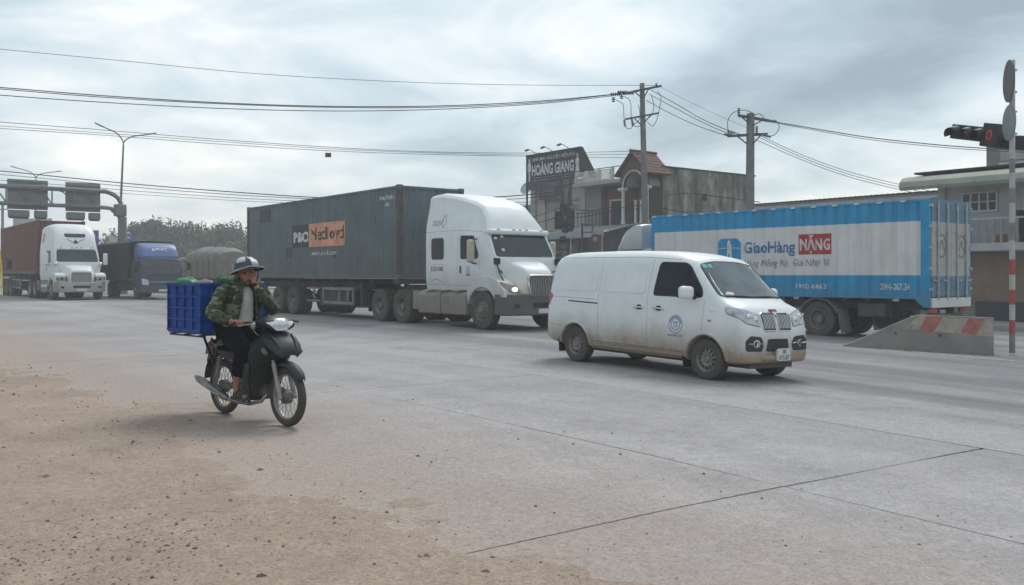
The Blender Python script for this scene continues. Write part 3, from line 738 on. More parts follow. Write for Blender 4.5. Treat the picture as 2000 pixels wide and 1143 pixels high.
# ================================================================== corrugated steel boxes
def corr(period, depth, flat=0.26, slope=0.24):
    a = period * flat
    br = [0, a, a + period * slope, period * (1 - slope)]     # outer flat, slope in, inner flat, slope out
    def prof(x):
        u_ = (x % period)
        if u_ < br[1]: return 0.0
        if u_ < br[2]: return depth * (u_ - br[1]) / (br[2] - br[1])
        if u_ < br[3]: return depth
        return depth * (1 - (u_ - br[3]) / (period - br[3]))
    def breaks(x0, x1):
        k0 = int(math.floor(x0 / period)); k1 = int(math.ceil(x1 / period))
        return sorted(k * period + b_ for k in range(k0, k1 + 1) for b_ in br if x0 < k * period + b_ < x1)
    return prof, breaks
def on_corr(vs2, fs, cr, fn, off=0.004):
    """split a flat shape at the corrugation folds and lay it on them; fn(a, depth-off, b) -> point"""
    prof, breaks = cr; bm = bmesh.new(); vv = [bm.verts.new((a, 0, b_)) for a, b_ in vs2]
    for f in fs:
        try: bm.faces.new([vv[i] for i in f])
        except ValueError: pass
    a0, a1 = min(v_[0] for v_ in vs2), max(v_[0] for v_ in vs2)
    for x in breaks(a0, a1):
        bmesh.ops.bisect_plane(bm, geom=bm.verts[:] + bm.edges[:] + bm.faces[:], dist=1e-5, plane_co=(x, 0, 0), plane_no=(1, 0, 0))
    bm.verts.index_update(); mb = MB(); mb.add([fn(v_.co.x, prof(v_.co.x) - off, v_.co.z) for v_ in bm.verts], [tuple(q.index for q in f.verts) for f in bm.faces]); bm.free()
    return mb
def rect(x0, z0, x1, z1): return [(x0, z0), (x1, z0), (x1, z1), (x0, z1)], [(0, 1, 2, 3)]
def corr_panel(a0, a1, zs, cr, fn, mats_idx=None):
    prof, breaks = cr; xs_ = [a0] + breaks(a0, a1) + [a1]; mb = MB()
    for k in range(len(zs) - 1):
        mb.cm = mats_idx[k] if mats_idx else 0
        vs = [fn(x, prof(x), z) for z in (zs[k], zs[k + 1]) for x in xs_]; n = len(xs_)
        mb.add(vs, [(i, i + 1, n + i + 1, n + i) for i in range(n - 1)])
    return mb
CR = corr(0.278, 0.036)
def container(name, label, loc, ang, mat, mat_roof, L=12.19, H=2.9, W=2.44, post=None):
    c = thing(name, label, 'container', loc, ang, 'shipping containers on trailers'); h = W / 2
    for s in (-1, 1):
        corr_panel(-L + 0.14, -0.14, [0.14, H - 0.09], CR, lambda x, d, z: (x, s * (h - 0.012 - d), z)).build('side_panel', mat, c)
        b = MB(); b.b2(-L + 0.02, -0.02, s * (h - 0.1), s * h, 0.0, 0.15); b.build('bottom_rail', mat, c, bevel=0.008)
        b = MB(); b.b2(-L + 0.02, -0.02, s * (h - 0.07), s * (h + 0.002), H - 0.1, H - 0.03); b.build('top_rail', mat, c, bevel=0.008)
        for x in (-0.085, -L + 0.085):
            b = MB(); b.b2(x - 0.08, x + 0.08, s * (h - 0.16), s * (h + 0.004), 0.12, H - 0.12); b.build('corner_post', post or mat, c, bevel=0.01)
            for z in (0.06, H - 0.06):
                b = MB(); b.b2(x - 0.09, x + 0.09, s * (h - 0.165), s * (h + 0.006), z - 0.062, z + 0.062); b.build('corner_casting', mat, c, bevel=0.012)
    corr_panel(-h + 0.16, h - 0.16, [0.14, H - 0.09], CR, lambda y, d, z: (-0.02 - d, y, z)).build('front_panel', mat, c)
    for z0, z1 in ((0.0, 0.15), (H - 0.11, H - 0.03)):
        b = MB(); b.b2(-0.09, 0.0, -h + 0.17, h - 0.17, z0, z1); b.build('front_rail', mat, c, bevel=0.008)
    b = MB(); b.b2(-L + 0.03, -L + 0.09, -h + 0.17, h - 0.17, 0.05, H - 0.05); b.build('rear_doors', mat, c)
    b = MB(); b.b2(-L + 0.03, -0.03, -h + 0.07, h - 0.07, H - 0.075, H - 0.04); b.build('roof_panel', mat_roof, c)
    b = MB(); b.b2(-L + 0.1, -0.1, -h + 0.1, h - 0.1, 0.06, 0.12); b.build('floor', m_dsteel, c)
    return c
def trailer(name, label, loc, ang, xf, xr, axles, zt, guard=None):
    """local x = 0 at the tractor's front axle"""
    t_ = thing(name, label, 'trailer', loc, ang, 'semi-trailers carrying containers')
    for y in (-0.45, 0.45):
        b = MB(); b.prism([(xr, zt - 0.02), (xr, zt - 0.36), (xf - 3.2, zt - 0.42), (xf - 2.6, zt - 0.17), (xf, zt - 0.15), (xf, zt - 0.02)], 'xz', y - 0.07, y + 0.07); b.build('chassis_beam', m_dsteel, t_)
    for i in range(9):
        x = xf - 0.3 + (xr - xf + 0.6) * i / 8; b = MB(); b.b2(x - 0.06, x + 0.06, -1.15, 1.15, zt - 0.13, zt - 0.025); b.build('cross_member', m_dsteel, t_)
    for x in (xf - 0.1, xr + 0.1):
        b = MB(); b.b2(x - 0.1, x + 0.1, -1.22, 1.22, zt - 0.17, zt - 0.004); b.build('bolster', m_dsteel, t_, bevel=0.01)
    for x in axles:
        b = MB(); b.cyl((x, -0.9, 0.52), (x, 0.9, 0.52), 0.065); b.build('axle', m_dsteel, t_, smooth=40)
        for s in (-1, 1):
            wheel(t_, (x, s * 1.22, 0.52), 0.52, 0.27, s, 0.29, (m_rub, m_rim), dual=True, kind='drive')
            b = MB(); b.tube([(x - 0.6, s * 0.45, 0.8), (x, s * 0.45, 0.62), (x + 0.6, s * 0.45, 0.8)], 0.05, 6); b.build('leaf_spring', m_dsteel, t_)
    for s in (-1, 1):
        x = xf - 2.9
        b = MB(); b.b2(x - 0.07, x + 0.07, s * 0.85 - 0.07, s * 0.85 + 0.07, 0.42, zt - 0.1); b.b2(x - 0.16, x + 0.16, s * 0.85 - 0.13, s * 0.85 + 0.13, 0.38, 0.43); b.bar((x, s * 0.85, 0.7), (x - 0.7, s * 0.5, zt - 0.2), 0.06); b.build('landing_leg', m_dsteel, t_)
        b = MB(); b.b2(xr - 0.02, xr, s * 0.65, s * 1.2, 0.45, 0.95); b.build('mud_flap', m_black, t_)
        if guard:
            g0, g1 = guard; b = MB(); y = s * 1.16
            for z in (0.52, 1.0): b.b2(g0, g1, y - 0.03, y + 0.03, z - 0.05, z + 0.05)
            for x in (g0 + 0.04, (g0 + g1) / 2 + 0.1, g1 - 0.04, g1 - 0.42): b.b2(x - 0.04, x + 0.04, y - 0.028, y + 0.028, 0.57, 0.95)
            for x in (g0 + 0.3, g1 - 0.3): b.bar((x, y - s * 0.03, 0.98), (x, s * 0.5, zt - 0.2), 0.06)
            b.build('side_guard', m_guard, t_, bevel=0.006)
            b = MB()
            for z in (0.56, 1.0): b.b2(g0 - 1.3, g0 - 0.25, y - 0.025, y + 0.025, z - 0.03, z + 0.03)
            b.bar((g0 - 1.2, y, 1.0), (g0 - 1.2, s * 0.5, zt - 0.2), 0.05); b.bar((g0 - 0.3, y, 1.0), (g0 - 0.3, s * 0.5, zt - 0.2), 0.05); b.bar((g0 - 0.7, y, 0.5), (g0 - 0.7, y, 1.0), 0.05)
            b.build('side_rail', m_guard, t_)
            b = MB(); b.b2(g0 + 0.3, g1 - 0.5, s * 0.5, s * 1.05, 0.5, 0.93); b.build('tool_box', m_dsteel, t_, bevel=0.02)
    b = MB(); b.b2(xf - 6.4, xf - 3.6, -0.75, 0.75, 0.36, zt - 0.45); b.build('underside_filler', m_dsteel, t_, bevel=0.03)  # dark box added to fill the underside, standing in for shade and far-side parts
    b = MB(); b.cyl((xf - 3.4, 0, 0.75), (xf - 2.4, 0, 0.75), 0.16, n=14); b.build('air_tank', m_dsteel, t_, smooth=40)
    return t_
m_rim = M('dusty steel rim', (0.19, 0.18, 0.17), 0.6, 0.3, var=0.2, dirt=((0.17, 0.142, 0.115), -1, 1, 0.6))
m_guard = M('grey painted guard', (0.20, 0.195, 0.185), 0.6, var=0.15)
m_cont = M('weathered grey green container paint', (0.10, 0.138, 0.15), 0.6, var=0.16, vs=0.9, streak=((0.085, 0.062, 0.048), 0.55), dirt=((0.12, 0.108, 0.09), -0.3, 1.9, 0.6), bump=0.05)
m_controof = M('container roof', (0.07, 0.085, 0.09), 0.6)
m_rcont = M('red brown container paint', (0.13, 0.042, 0.035), 0.6, var=0.14, vs=1.0, streak=((0.06, 0.03, 0.028), 0.4), dirt=((0.14, 0.10, 0.08), -0.3, 1.2, 0.5))
m_wcab = M('white cab paint', (0.70, 0.73, 0.735), 0.5, var=0.035, coat=0.08, dirt=((0.30, 0.245, 0.19), 0.9, 1.75, 0.55), streak=((0.42, 0.39, 0.35), 0.16))
m_skirt = M('dust covered side skirt', (0.26, 0.235, 0.205), 0.8, var=0.12, dirt=((0.19, 0.155, 0.125), 0.2, 1.0, 0.6))
m_bump = M('grey plastic bumper', (0.085, 0.082, 0.085), 0.65, var=0.12, dirt=((0.19, 0.165, 0.14), 0.2, 1.0, 0.4))
m_hlamp = M('truck headlamp glass', (0.20, 0.155, 0.10), 0.1, 0.3, var=0.2, vs=9, coat=0.5)
m_bulb = M('lit headlamp bulb', (0.9, 0.75, 0.45), 0.3, emit=((1.0, 0.78, 0.42), 2.2))
m_cglass = M('cab window glass', (0.022, 0.03, 0.032), 0.05, var=0.3, vs=0.8, spec=0.8)
m_amber = M('amber marker lamp', (0.45, 0.2, 0.08), 0.3)

FZ2 = [0, 0, 0.02, 0.1, 0.25, 0.42, 0.56, 0.66, 0.76, 0.85, 0.915, 0.955, 0.982, 0.995, 1.0]
def shell(stations, fwfun, n=3):
    lin_ = n == 1
    secs = []
    for row in catmull(stations, n):
        x, zb, zt, hw = row[:4]; tp = row[4] if len(row) > 4 else 0.8; half = []
        for a in FZ2:
            half.append((x, hw * fwfun(a, tp), zb + a * (zt - zb)))
        half[0] = (x, 0.0, zb); half[-1] = (x, 0.0, zt)
        secs.append([(p[0], -p[1], p[2]) for p in half] + [p for p in half[-2:0:-1]])
    mb = MB(); mb.loft(secs); return mb
def fw_box(a, tp):
    """side stays upright, then leans in towards the top by tp, rounded at the roof edge"""
    if a <= 0.02: return 0.97
    k = 1.0 - (1 - tp) * sstep(0.45, 0.95, a)
    if a > 0.9: k *= math.sqrt(max(0.0, 1 - ((a - 0.9) / 0.1) ** 2)) * 0.55 + 0.45
    return k
def fw_edge(a, tp):
    """like fw_box with a harder roof edge"""
    if a <= 0.02: return 0.97
    k = 1.0 - (1 - tp) * sstep(0.58, 0.98, a)
    if a > 0.95: k *= math.sqrt(max(0.0, 1 - ((a - 0.95) / 0.05) ** 2)) * 0.35 + 0.65
    return k
def tractor(name, label, loc, ang, st, paint, bump, style, group='tractor units hauling containers'):
    T = thing(name, label, 'truck', loc, ang, group)
    hood_t = style == 'fairing'
    cab = shell(st, fw_edge if hood_t else fw_box, 1 if hood_t else 3).build('cab', paint, T, smooth=24 if hood_t else 40)
    bv = own_bvh(cab)
    zroof = 2.62
    for sd_, s in ((SIDE, -1), (SIDEL, 1)):
        w1 = rpoly([(-0.98, 1.93), (-0.22, 1.93), (-0.19, 2.05), (-0.42, 2.54), (-0.98, 2.56)], 0.05)
        o = drape(bv, w1, off=0.006, **sd_).build('door_window', m_glass, T, smooth=60)
        drape_line(bv, w1 + [w1[0]], width=0.03, off=0.008, **sd_).build('window_seal', m_black, o)
        drape_line(bv, [(-0.42, 1.93), (-0.44, 2.5)], width=0.03, off=0.012, **sd_).build('window_bar', m_black, o)
        w2 = rpoly([(-2.47, 1.93), (-1.84, 1.93), (-1.84, 2.52), (-2.47, 2.52)], 0.09) if hood_t else rpoly([(-2.3, 3.0), (-1.95, 3.0), (-1.95, 3.5), (-2.3, 3.5)], 0.09)
        o = drape(bv, w2, off=0.006, **sd_).build('sleeper_window', m_glass, T, smooth=60)
        drape_line(bv, w2 + [w2[0]], width=0.03, off=0.008, **sd_).build('window_seal', m_black, o)
        for ln in ([(-1.12, 2.62), (-1.12, 1.15)], [(-0.16, 1.9), (-0.12, 1.5), (-0.2, 1.15)], [(-2.78, 2.72), (-1.1, 2.72), (-0.2, 2.66)], [(-2.55, 2.70), (-2.55, 1.2)], [(-2.78, 1.2), (-0.3, 1.18)], [(-2.5, 1.78), (-1.82, 1.78)], [(-1.82, 1.78), (-1.82, 1.25)]):
            drape_line(bv, ln, width=0.014, off=0.0, **sd_).build('panel_gap', m_seam, T)
        drape(bv, rpoly([(-1.02, 1.52), (-0.95, 1.52), (-0.95, 1.72), (-1.02, 1.72)], 0.02), off=0.012, **sd_).build('door_handle', m_black, T)
        # mirrors on arms
        m1 = MB(); m1.box((-0.16 if hood_t else -0.05, s * 1.44, 2.12), (0.12, 0.22, 0.62)); mo = m1.build('mirror', M('mirror shell', (0.42, 0.385, 0.32), 0.5, var=0.12, vs=9) if hood_t else paint, T, bevel=0.05, seg=3)
        m1 = MB(); m1.tube([(-0.3, s * 1.12, 1.80), (-0.2, s * 1.3, 1.78), (-0.17, s * 1.42, 1.82)], 0.022, 6); m1.tube([(-0.3, s * 1.12, 2.46), (-0.17, s * 1.4, 2.44)], 0.02, 6); m1.build('mirror_arm', m_black, mo)
        # tanks, steps and skirts under the cab
        if hood_t:
            b = MB()
            for x0, x1 in ((-1.98, -0.72), (-3.2, -2.02)):
                b.prism([(s * 1.2, 0.36), (s * 1.22, 0.9), (s * 1.12, 1.02), (s * 0.7, 1.02), (s * 0.7, 0.34)], 'yz', x0, x1)
            b.build('side_skirt', m_skirt, T, bevel=0.03, seg=2)
            b = MB()
            for x in (-1.2, -1.9, -2.6): b.b2(x - 0.2, x + 0.2, s * 1.16, s * 1.21, 1.025, 1.06)
            b.build('step_plate', m_steel, T)
        else:
            b = MB(); b.cyl((-2.4, s * 0.93, 0.68), (-0.75, s * 0.93, 0.68), 0.3, n=22); b.build('fuel_tank', m_chrome, T, smooth=40)
            b = MB()
            for x in (-1.0, -1.6, -2.2): b.b2(x - 0.025, x + 0.025, s * 0.6, s * 1.245, 0.36, 0.99)
            b.b2(-2.1, -0.9, s * 1.1, s * 1.25, 0.44, 0.48); b.build('tank_strap', m_steel, T)
        # mudguards over the front wheels
        arch = [(0.66 * math.cos(a), 0.52 + 0.62 * math.sin(a)) for a in [R(18 + 150 * i / 16) for i in range(17)]]
        outl = [(-0.70, 0.98), (-0.64, 1.10), (-0.36, 1.36), (0.0, 1.46), (0.35, 1.45), (0.72, 1.32), (0.98, 1.06), (1.02, 0.88)] if hood_t else [(-0.70, 0.98), (-0.6, 1.2), (-0.3, 1.38), (0.2, 1.42), (0.8, 1.38), (1.06, 1.28), (1.10, 0.94)]
        f = MB(); f.prism(outl + [(0.74, 0.86)] + arch, 'xz', s * 0.70, s * 1.2)
        fo = f.build('front_mudguard', paint, T, bevel=0.06, seg=3)
        fb_ = own_bvh(fo)
        if hood_t:
            q = rpoly([(s * 0.72, 0.98), (s * 0.70, 1.16), (s * 0.9, 1.22), (s * 1.16, 1.30), (s * 1.17, 1.22), (s * 1.02, 1.02)], 0.04)
            lo = drape(fb_, q, off=0.012, step=0.03, **FRONT).build('headlight', m_hlamp, T, smooth=60)
            b = MB(); b.ell((0.985, s * 0.82, 1.09), (0.06, 0.085, 0.06), 12, 8); b.build('headlamp_bulb', m_bulb, lo, smooth=80)
        else:
            lo = MB(); lo.b2(1.08, 1.12, s * 0.66, s * 1.15, 1.0, 1.17); lo = lo.build('headlight', m_black, T, bevel=0.02)
            for y in (0.78, 1.02):
                b = MB(); b.cyl((1.10, s * y, 1.085), (1.135, s * y, 1.085), 0.075, n=16); b.build('lamp_reflector', m_lens, lo, smooth=40)
        wheel(T, (0, s * 1.19, 0.52), 0.52, 0.28, s, 0.3, (m_rub, m_rim if hood_t else M('white truck rim', (0.3, 0.29, 0.28), 0.6)), kind='front')
        for x in (-4.14, -5.5):
            wheel(T, (x, s * 1.22, 0.52), 0.52, 0.27, s, 0.29, (m_rub, m_rim if hood_t else M('white truck rim', (0.3, 0.29, 0.28), 0.6)), dual=True, kind='drive')
        # small convex mirror on the mudguard
        b = MB(); b.tube([(0.72, s * 0.98, 1.30), (0.6, s * 1.02, 1.5), (0.52, s * 1.06, 1.78)], 0.018, 6); b.tube([(0.38, s * 0.74, 1.44), (0.52, s * 0.9, 1.56), (0.58, s * 1.04, 1.62)], 0.016, 6)
        if hood_t: b.box((0.52, s * 1.06, 1.84), (0.08, 0.17, 0.17))
        else: b.ell((0.52, s * 1.06, 1.84), (0.07, 0.12, 0.12), 12, 8)
        b.build('mudguard_mirror', m_black if hood_t else m_chrome, T, smooth=50)
        b = MB(); b.b2(-6.2, -6.18, s * 0.62, s * 1.22, 0.3, 0.9); b.build('mud_flap', m_black, T)
    # windscreen in two panes
    ws2 = rpoly([(-0.98, 1.98), (0.98, 1.98), (0.93, 2.58), (-0.93, 2.58)], [0.08, 0.08, 0.1, 0.1])
    fdir = dict(plane='yz', direc=(-1, 0, -0.05), start=4.0)
    o = drape(bv, [(a, b_ + 0.18) for a, b_ in ws2], off=0.008, rings=7, **fdir).build('windscreen', m_cglass, T, smooth=60)
    ws2c = [(a, b_ + 0.18) for a, b_ in ws2]
    drape_line(bv, ws2c + [ws2c[0]], width=0.04, off=0.01, **fdir).build('windscreen_seal', m_black, o)
    v_ = MB(); v_.b2(-0.12, 0.20, -1.04, 1.04, 2.57, 2.72) if hood_t else v_.b2(0.02, 0.12, -0.95, 0.95, 2.62, 2.66); v_.build('sun_visor', paint, T, bevel=0.06 if hood_t else 0.02, seg=3)
    for y in (-0.75, -0.22, 0.0, 0.22, 0.75):
        b = MB(); b.b2(0.08, 0.19, y - 0.05, y + 0.05, 2.69, 2.725); b.build('roof_marker', m_amber, T, bevel=0.01)
    if hood_t:
        for y, z in ((-0.88, 2.45), (-0.65, 2.5), (-0.75, 2.12)):
            drape(bv, [(y, z + 0.18), (y + 0.09, z + 0.18), (y + 0.09, z + 0.25), (y, z + 0.25)], off=0.011, rings=2, thick=0.001, **fdir).build('windscreen_sticker', M('white sticker', (0.55, 0.55, 0.53)), o)
    # bonnet
    if hood_t: hs = [(-0.1, 0.95, 1.98, 0.92, 0.8), (0.3, 0.9, 1.90, 0.86, 0.78), (0.7, 0.86, 1.76, 0.72, 0.76), (0.95, 0.82, 1.62, 0.60, 0.76), (1.08, 0.8, 1.48, 0.52, 0.8)]
    else: hs = [(-0.1, 0.95, 1.92, 0.95, 0.85), (0.3, 0.9, 1.84, 0.9, 0.8), (0.8, 0.86, 1.68, 0.72, 0.76), (1.08, 0.84, 1.56, 0.60, 0.8), (1.16, 0.84, 1.48, 0.54, 0.85)]
    bn = shell(hs, fw_box).build('bonnet', paint, T, smooth=40)
    hb = own_bvh(bn)
    gq = rpoly([(-0.34, 0.80), (0.34, 0.80), (0.46, 1.36), (0.42, 1.46), (-0.42, 1.46), (-0.46, 1.36)], 0.05) if hood_t else rpoly([(-0.45, 0.86), (0.45, 0.86), (0.45, 1.40), (-0.45, 1.40)], 0.05)
    g = MB(); xg = 1.09 if hood_t else 1.17; n = len(gq)
    g.add([(xg, a, b_) for a, b_ in gq] + [(xg - 0.12, a, b_) for a, b_ in gq], [tuple(range(n))] + [(i, (i + 1) % n, n + (i + 1) % n, n + i) for i in range(n)])
    go = g.build('grille', M('grille mesh', (0.06, 0.06, 0.062), 0.6) if hood_t else M('grille mesh pale', (0.22, 0.21, 0.21), 0.5), T)
    b = MB(); b.tube([(xg + 0.01, a, b_) for a, b_ in gq], 0.028, 6, closed=True); b.build('grille_frame', m_chrome, go, smooth=60)
    for i in range(13 if hood_t else 9):
        if hood_t:
            y = -0.36 + 0.06 * i; b = MB(); b.bar((xg + 0.005, y * 0.8, 0.83), (xg + 0.005, y * 1.08, 1.43), 0.016, 0.03)
        else:
            z = 0.9 + 0.056 * i; b = MB(); b.bar((xg + 0.003, -0.42, z), (xg + 0.003, 0.42, z), 0.01, 0.014)
        b.build('grille_bar', m_steel, go)
    # bumper
    zb0, zb1 = (0.40, 0.97) if hood_t else (0.40, 0.93)
    pl_ = [(0.60, -1.23), (0.86, -1.22), (1.12, -1.02), (1.24, -0.55), (1.28, 0), (1.24, 0.55), (1.12, 1.02), (0.86, 1.22), (0.60, 1.23), (0.60, 0.9), (0.9, 0.7), (0.9, -0.7), (0.60, -0.9)]
    b = MB(); b.prism(pl_, 'xy', zb0, zb1); bo_ = b.build('bumper', bump, T, bevel=0.05, seg=3)
    b = MB(); b.b2(1.262, 1.282, -0.4, 0.4, 0.62, 0.74); b.build('bumper_slot', m_black, bo_)
    for y in (-0.85, 0.85):
        b = MB(); b.box((1.17, y, 0.66), (0.05, 0.22, 0.1), Matrix.Rotation(-0.35 if y > 0 else 0.35, 3, 'Z')); b.build('fog_lamp', m_black, bo_)
    b = MB(); b.b2(1.278, 1.292, -0.25, 0.25, 0.46, 0.58); b.build('number_plate', m_plate, bo_)
    # frame behind the cab
    for y in (-0.42, 0.42):
        b = MB(); b.b2(-6.3, 0.95, y - 0.045, y + 0.045, 0.78, 1.04); b.build('chassis_rail', m_dsteel, T)
    b = MB(); b.cyl((-4.8, 0, 1.05), (-4.8, 0, 1.16), 0.5, n=20); b.build('fifth_wheel', m_dsteel, T)
    b = MB()
    for x in (-4.14, -5.5): b.cyl((x, -0.9, 0.52), (x, 0.9, 0.52), 0.1); b.ell((x, 0, 0.52), 0.22)
    b.cyl((0, -0.95, 0.5), (0, 0.95, 0.5), 0.06); b.b2(-0.5, 0.6, -0.4, 0.4, 0.5, 1.1); b.cyl((-0.5, 0, 0.75), (-4.14, 0, 0.6), 0.06); b.build('drivetrain', m_dsteel, T, smooth=40)
    for s in (-1, 1):
        b = MB(); b.b2(-3.55, -3.22, s * 0.5, s * 1.18, 0.45, 1.0); b.build('battery_box', m_skirt, T, bevel=0.02)
    return T
C0 = Q0.copy()
zg = terrain(C0.x, C0.y)
st1 = [(-2.84, 1.08, 3.74, 1.14, 0.88), (-2.78, 1.06, 3.84, 1.19, 0.86), (-2.3, 1.05, 3.87, 1.2, 0.82), (-1.5, 1.05, 3.74, 1.2, 0.76), (-0.9, 1.05, 3.58, 1.2, 0.72), (-0.58, 1.05, 3.46, 1.19, 0.70), (-0.48, 1.05, 3.38, 1.19, 0.70), (-0.2, 1.05, 3.08, 1.17, 0.76), (-0.02, 1.05, 2.80, 1.13, 0.88), (0.05, 1.05, 2.66, 1.12, 0.93), (0.12, 1.06, 2.52, 1.11, 0.93), (0.33, 1.08, 2.15, 1.1, 0.95), (0.45, 1.1, 1.93, 1.08, 0.96), (0.48, 1.12, 1.8, 1.05, 0.96)]
tr1 = tractor('tractor_truck', 'white bonneted tractor truck with roof fairing and one lit headlight, hauling the grey-green container', (C0.x, C0.y, zg), ROADANG, st1, m_wcab, m_bump, 'fairing')
bv1 = own_bvh([c for c in tr1.children if c.name.startswith('cab')][0])
def cab_text(bv, txt, x0, z0, x1, z1, mt, par, y=-3, nm='door_lettering'):
    vs2, fs = fit_text(txt, x0, z0, x1, z1, bold=0.02); out = []
    for a, b_ in vs2:
        h = bv.ray_cast(Vector((a, y, b_)), Vector((0, -math.copysign(1, y), 0))); out.append(h[0] + h[1] * 0.005 if h[0] is not None else Vector((a, math.copysign(1.2, y), b_)))
    mb = MB(); mb.add(out, fs); mb.build(nm, mt, par, fix=False)
m_dark = M('black lettering', (0.02, 0.02, 0.022), 0.6)
cab_text(bv1, '51D-542', -2.50, 1.58, -1.86, 1.72, m_dark, tr1)
m_greyl = M('grey lettering', (0.2, 0.2, 0.2), 0.6)
cab_text(bv1, 'LLL', -0.72, 1.45, -0.52, 1.72, m_greyl, tr1)
# stripe emblem with a diamond on the sleeper's shoulder
for i in range(4):
    drape_line(bv1, [(-2.46, 2.90 + 0.045 * i), (-2.02 + 0.03 * i, 2.90 + 0.045 * i)], width=0.02, off=0.004, **SIDE).build('side_emblem', m_greyl, tr1)
drape_line(bv1, [(-2.0, 2.98), (-1.9, 3.2), (-1.8, 2.98), (-1.9, 2.82), (-2.0, 2.98)], width=0.03, off=0.004, step=0.03, **SIDE).build('side_emblem', m_greyl, tr1)
drape_line(bv1, [(-2.4, 1.32), (-2.2, 1.36), (-1.9, 1.26)], width=0.02, off=0.004, **SIDE).build('side_emblem', m_greyl, tr1)
ZT1 = 1.36
trailer('semi_trailer', 'dusty dark skeletal semi-trailer under the grey-green container', (C0.x, C0.y, zg), ROADANG, -4.35, -16.45, (-12.03, -13.4), ZT1, guard=(-9.6, -7.3))
cp = C0 + FD * -4.3
co1 = container('shipping_container', 'long grey-green shipping container with faded orange logo panel', (cp.x, cp.y, zg + ZT1), ROADANG, m_cont, m_controof, post=M('rusty corner post', (0.085, 0.07, 0.064), 0.75, var=0.3, vs=2.5, streak=((0.13, 0.07, 0.045), 0.6)))
m_navy = M('faded navy paint', (0.045, 0.055, 0.075), 0.65, var=0.15, vs=5)
m_oran = M('faded orange paint', (0.66, 0.31, 0.20), 0.65, var=0.16, vs=3, streak=((0.58, 0.36, 0.29), 0.5))
m_white = M('worn white lettering', (0.62, 0.61, 0.59), 0.65, var=0.2, vs=8)
m_mark = M('black brown lettering', (0.05, 0.022, 0.02), 0.65, var=0.3, vs=8)
m_patch = M('repair patch paint', (0.05, 0.066, 0.075), 0.6, var=0.1)
cside = lambda x, d, z: (x, -(1.22 - 0.012 - d), z)
zz = lambda v_: v_ - ZT1
on_corr(*rect(-7.79, zz(2.48), -6.33, zz(3.32)), CR, cside).build('logo_panel', m_navy, co1, fix=False)
on_corr(*rect(-6.33, zz(2.48), -3.55, zz(3.32)), CR, cside).build('logo_panel', m_oran, co1, fix=False)
on_corr(*fit_text('P&O', -7.68, zz(2.66), -6.40, zz(3.06), bold=0.03), CR, cside, 0.008).build('logo_lettering', m_white, co1, fix=False)
on_corr(*fit_text('Nedlloyd', -6.2, zz(2.58), -3.68, zz(3.16), bold=0.015), CR, cside, 0.008).build('logo_lettering', m_mark, co1, fix=False)
on_corr(*fit_text('www.ponl.com', -6.15, zz(2.12), -4.25, zz(2.34), bold=0.0), CR, cside, 0.006).build('web_address', m_white, co1, fix=False)
on_corr(*fit_text('PONU 178045 6', -1.25, zz(3.83), -0.32, zz(3.96), bold=0.02), CR, cside, 0.006).build('container_number', m_white, co1, fix=False)
on_corr(*fit_text('45G1', -0.86, zz(3.63), -0.62, zz(3.74), bold=0.02), CR, cside, 0.006).build('container_number', m_white, co1, fix=False)
for a, b_, c, d in ((-10.9, 3.55, -9.75, 4.05), (-8.35, 2.12, -7.75, 2.5), (-4.5, 2.05, -4.2, 2.32), (-1.55, 3.1, -1.42, 3.35)):
    on_corr(*rect(a, zz(b_), c, zz(d)), CR, cside, 0.005).build('repair_patch', m_patch, co1, fix=False)
m_lpatch = M('pale repair patch', (0.11, 0.125, 0.13), 0.6, var=0.1)
on_corr(*rect(-5.05, zz(3.34), -4.7, zz(4.05)), CR, cside, 0.005).build('repair_patch', m_lpatch, co1, fix=False)
# white and red chain of tags hanging behind the landing leg is left to the trailer's hoses
# ------------------------------------------------------------------ second container truck
D0 = Vector((-21.9, 46.4, 0)) - FD * 1.25; zg2 = terrain(D0.x, D0.y)
st2 = [(-2.84, 1.05, 3.86, 1.16, 0.9), (-2.75, 1.02, 3.96, 1.2, 0.9), (-2.0, 1.02, 4.0, 1.2, 0.88), (-1.1, 1.02, 3.96, 1.2, 0.86), (-0.6, 1.02, 3.72, 1.2, 0.84), (-0.25, 1.02, 3.3, 1.18, 0.84), (-0.06, 1.03, 2.9, 1.15, 0.88), (0.02, 1.05, 2.68, 1.12, 0.93), (0.10, 1.06, 2.55, 1.11, 0.93), (0.30, 1.08, 2.15, 1.1, 0.95), (0.40, 1.1, 1.93, 1.08, 0.96), (0.43, 1.12, 1.8, 1.05, 0.96)]
m_wcab2 = M('white cab paint two', (0.74, 0.76, 0.76), 0.5, var=0.03, coat=0.08, dirt=((0.36, 0.32, 0.27), 0.8, 1.5, 0.4))
tr2 = tractor('tractor_truck', 'white high-roofed tractor truck with chrome tank, hauling the red-brown container', (D0.x, D0.y, zg2), ROADANG, st2, m_wcab2, M('silver bumper', (0.40, 0.40, 0.385), 0.4, 0.3, var=0.06, dirt=((0.3, 0.26, 0.22), 0.2, 0.8, 0.5)), 'century')
bv2 = own_bvh([c for c in tr2.children if c.name.startswith('cab')][0])
fd2 = dict(plane='yz', direc=(-1, 0, 0), start=4.0)
drape(bv2, rpoly([(-0.52, 3.32), (-0.44, 3.24), (0.44, 3.24), (0.52, 3.32), (0.5, 3.44), (-0.5, 3.44)], 0.05), off=0.008, **fd2).build('skylight', m_cglass, tr2, smooth=60)
drape(bv2, rpoly([(-0.13, 2.92), (0.13, 2.92), (0, 3.14)], 0.01), off=0.008, rings=3, **fd2).build('roof_badge', m_dark, tr2)
drape_line(bv2, [(-0.45, 3.16), (-0.25, 3.06), (-0.12, 3.0)], width=0.05, off=0.008, **fd2).build('roof_badge', m_greyl, tr2)
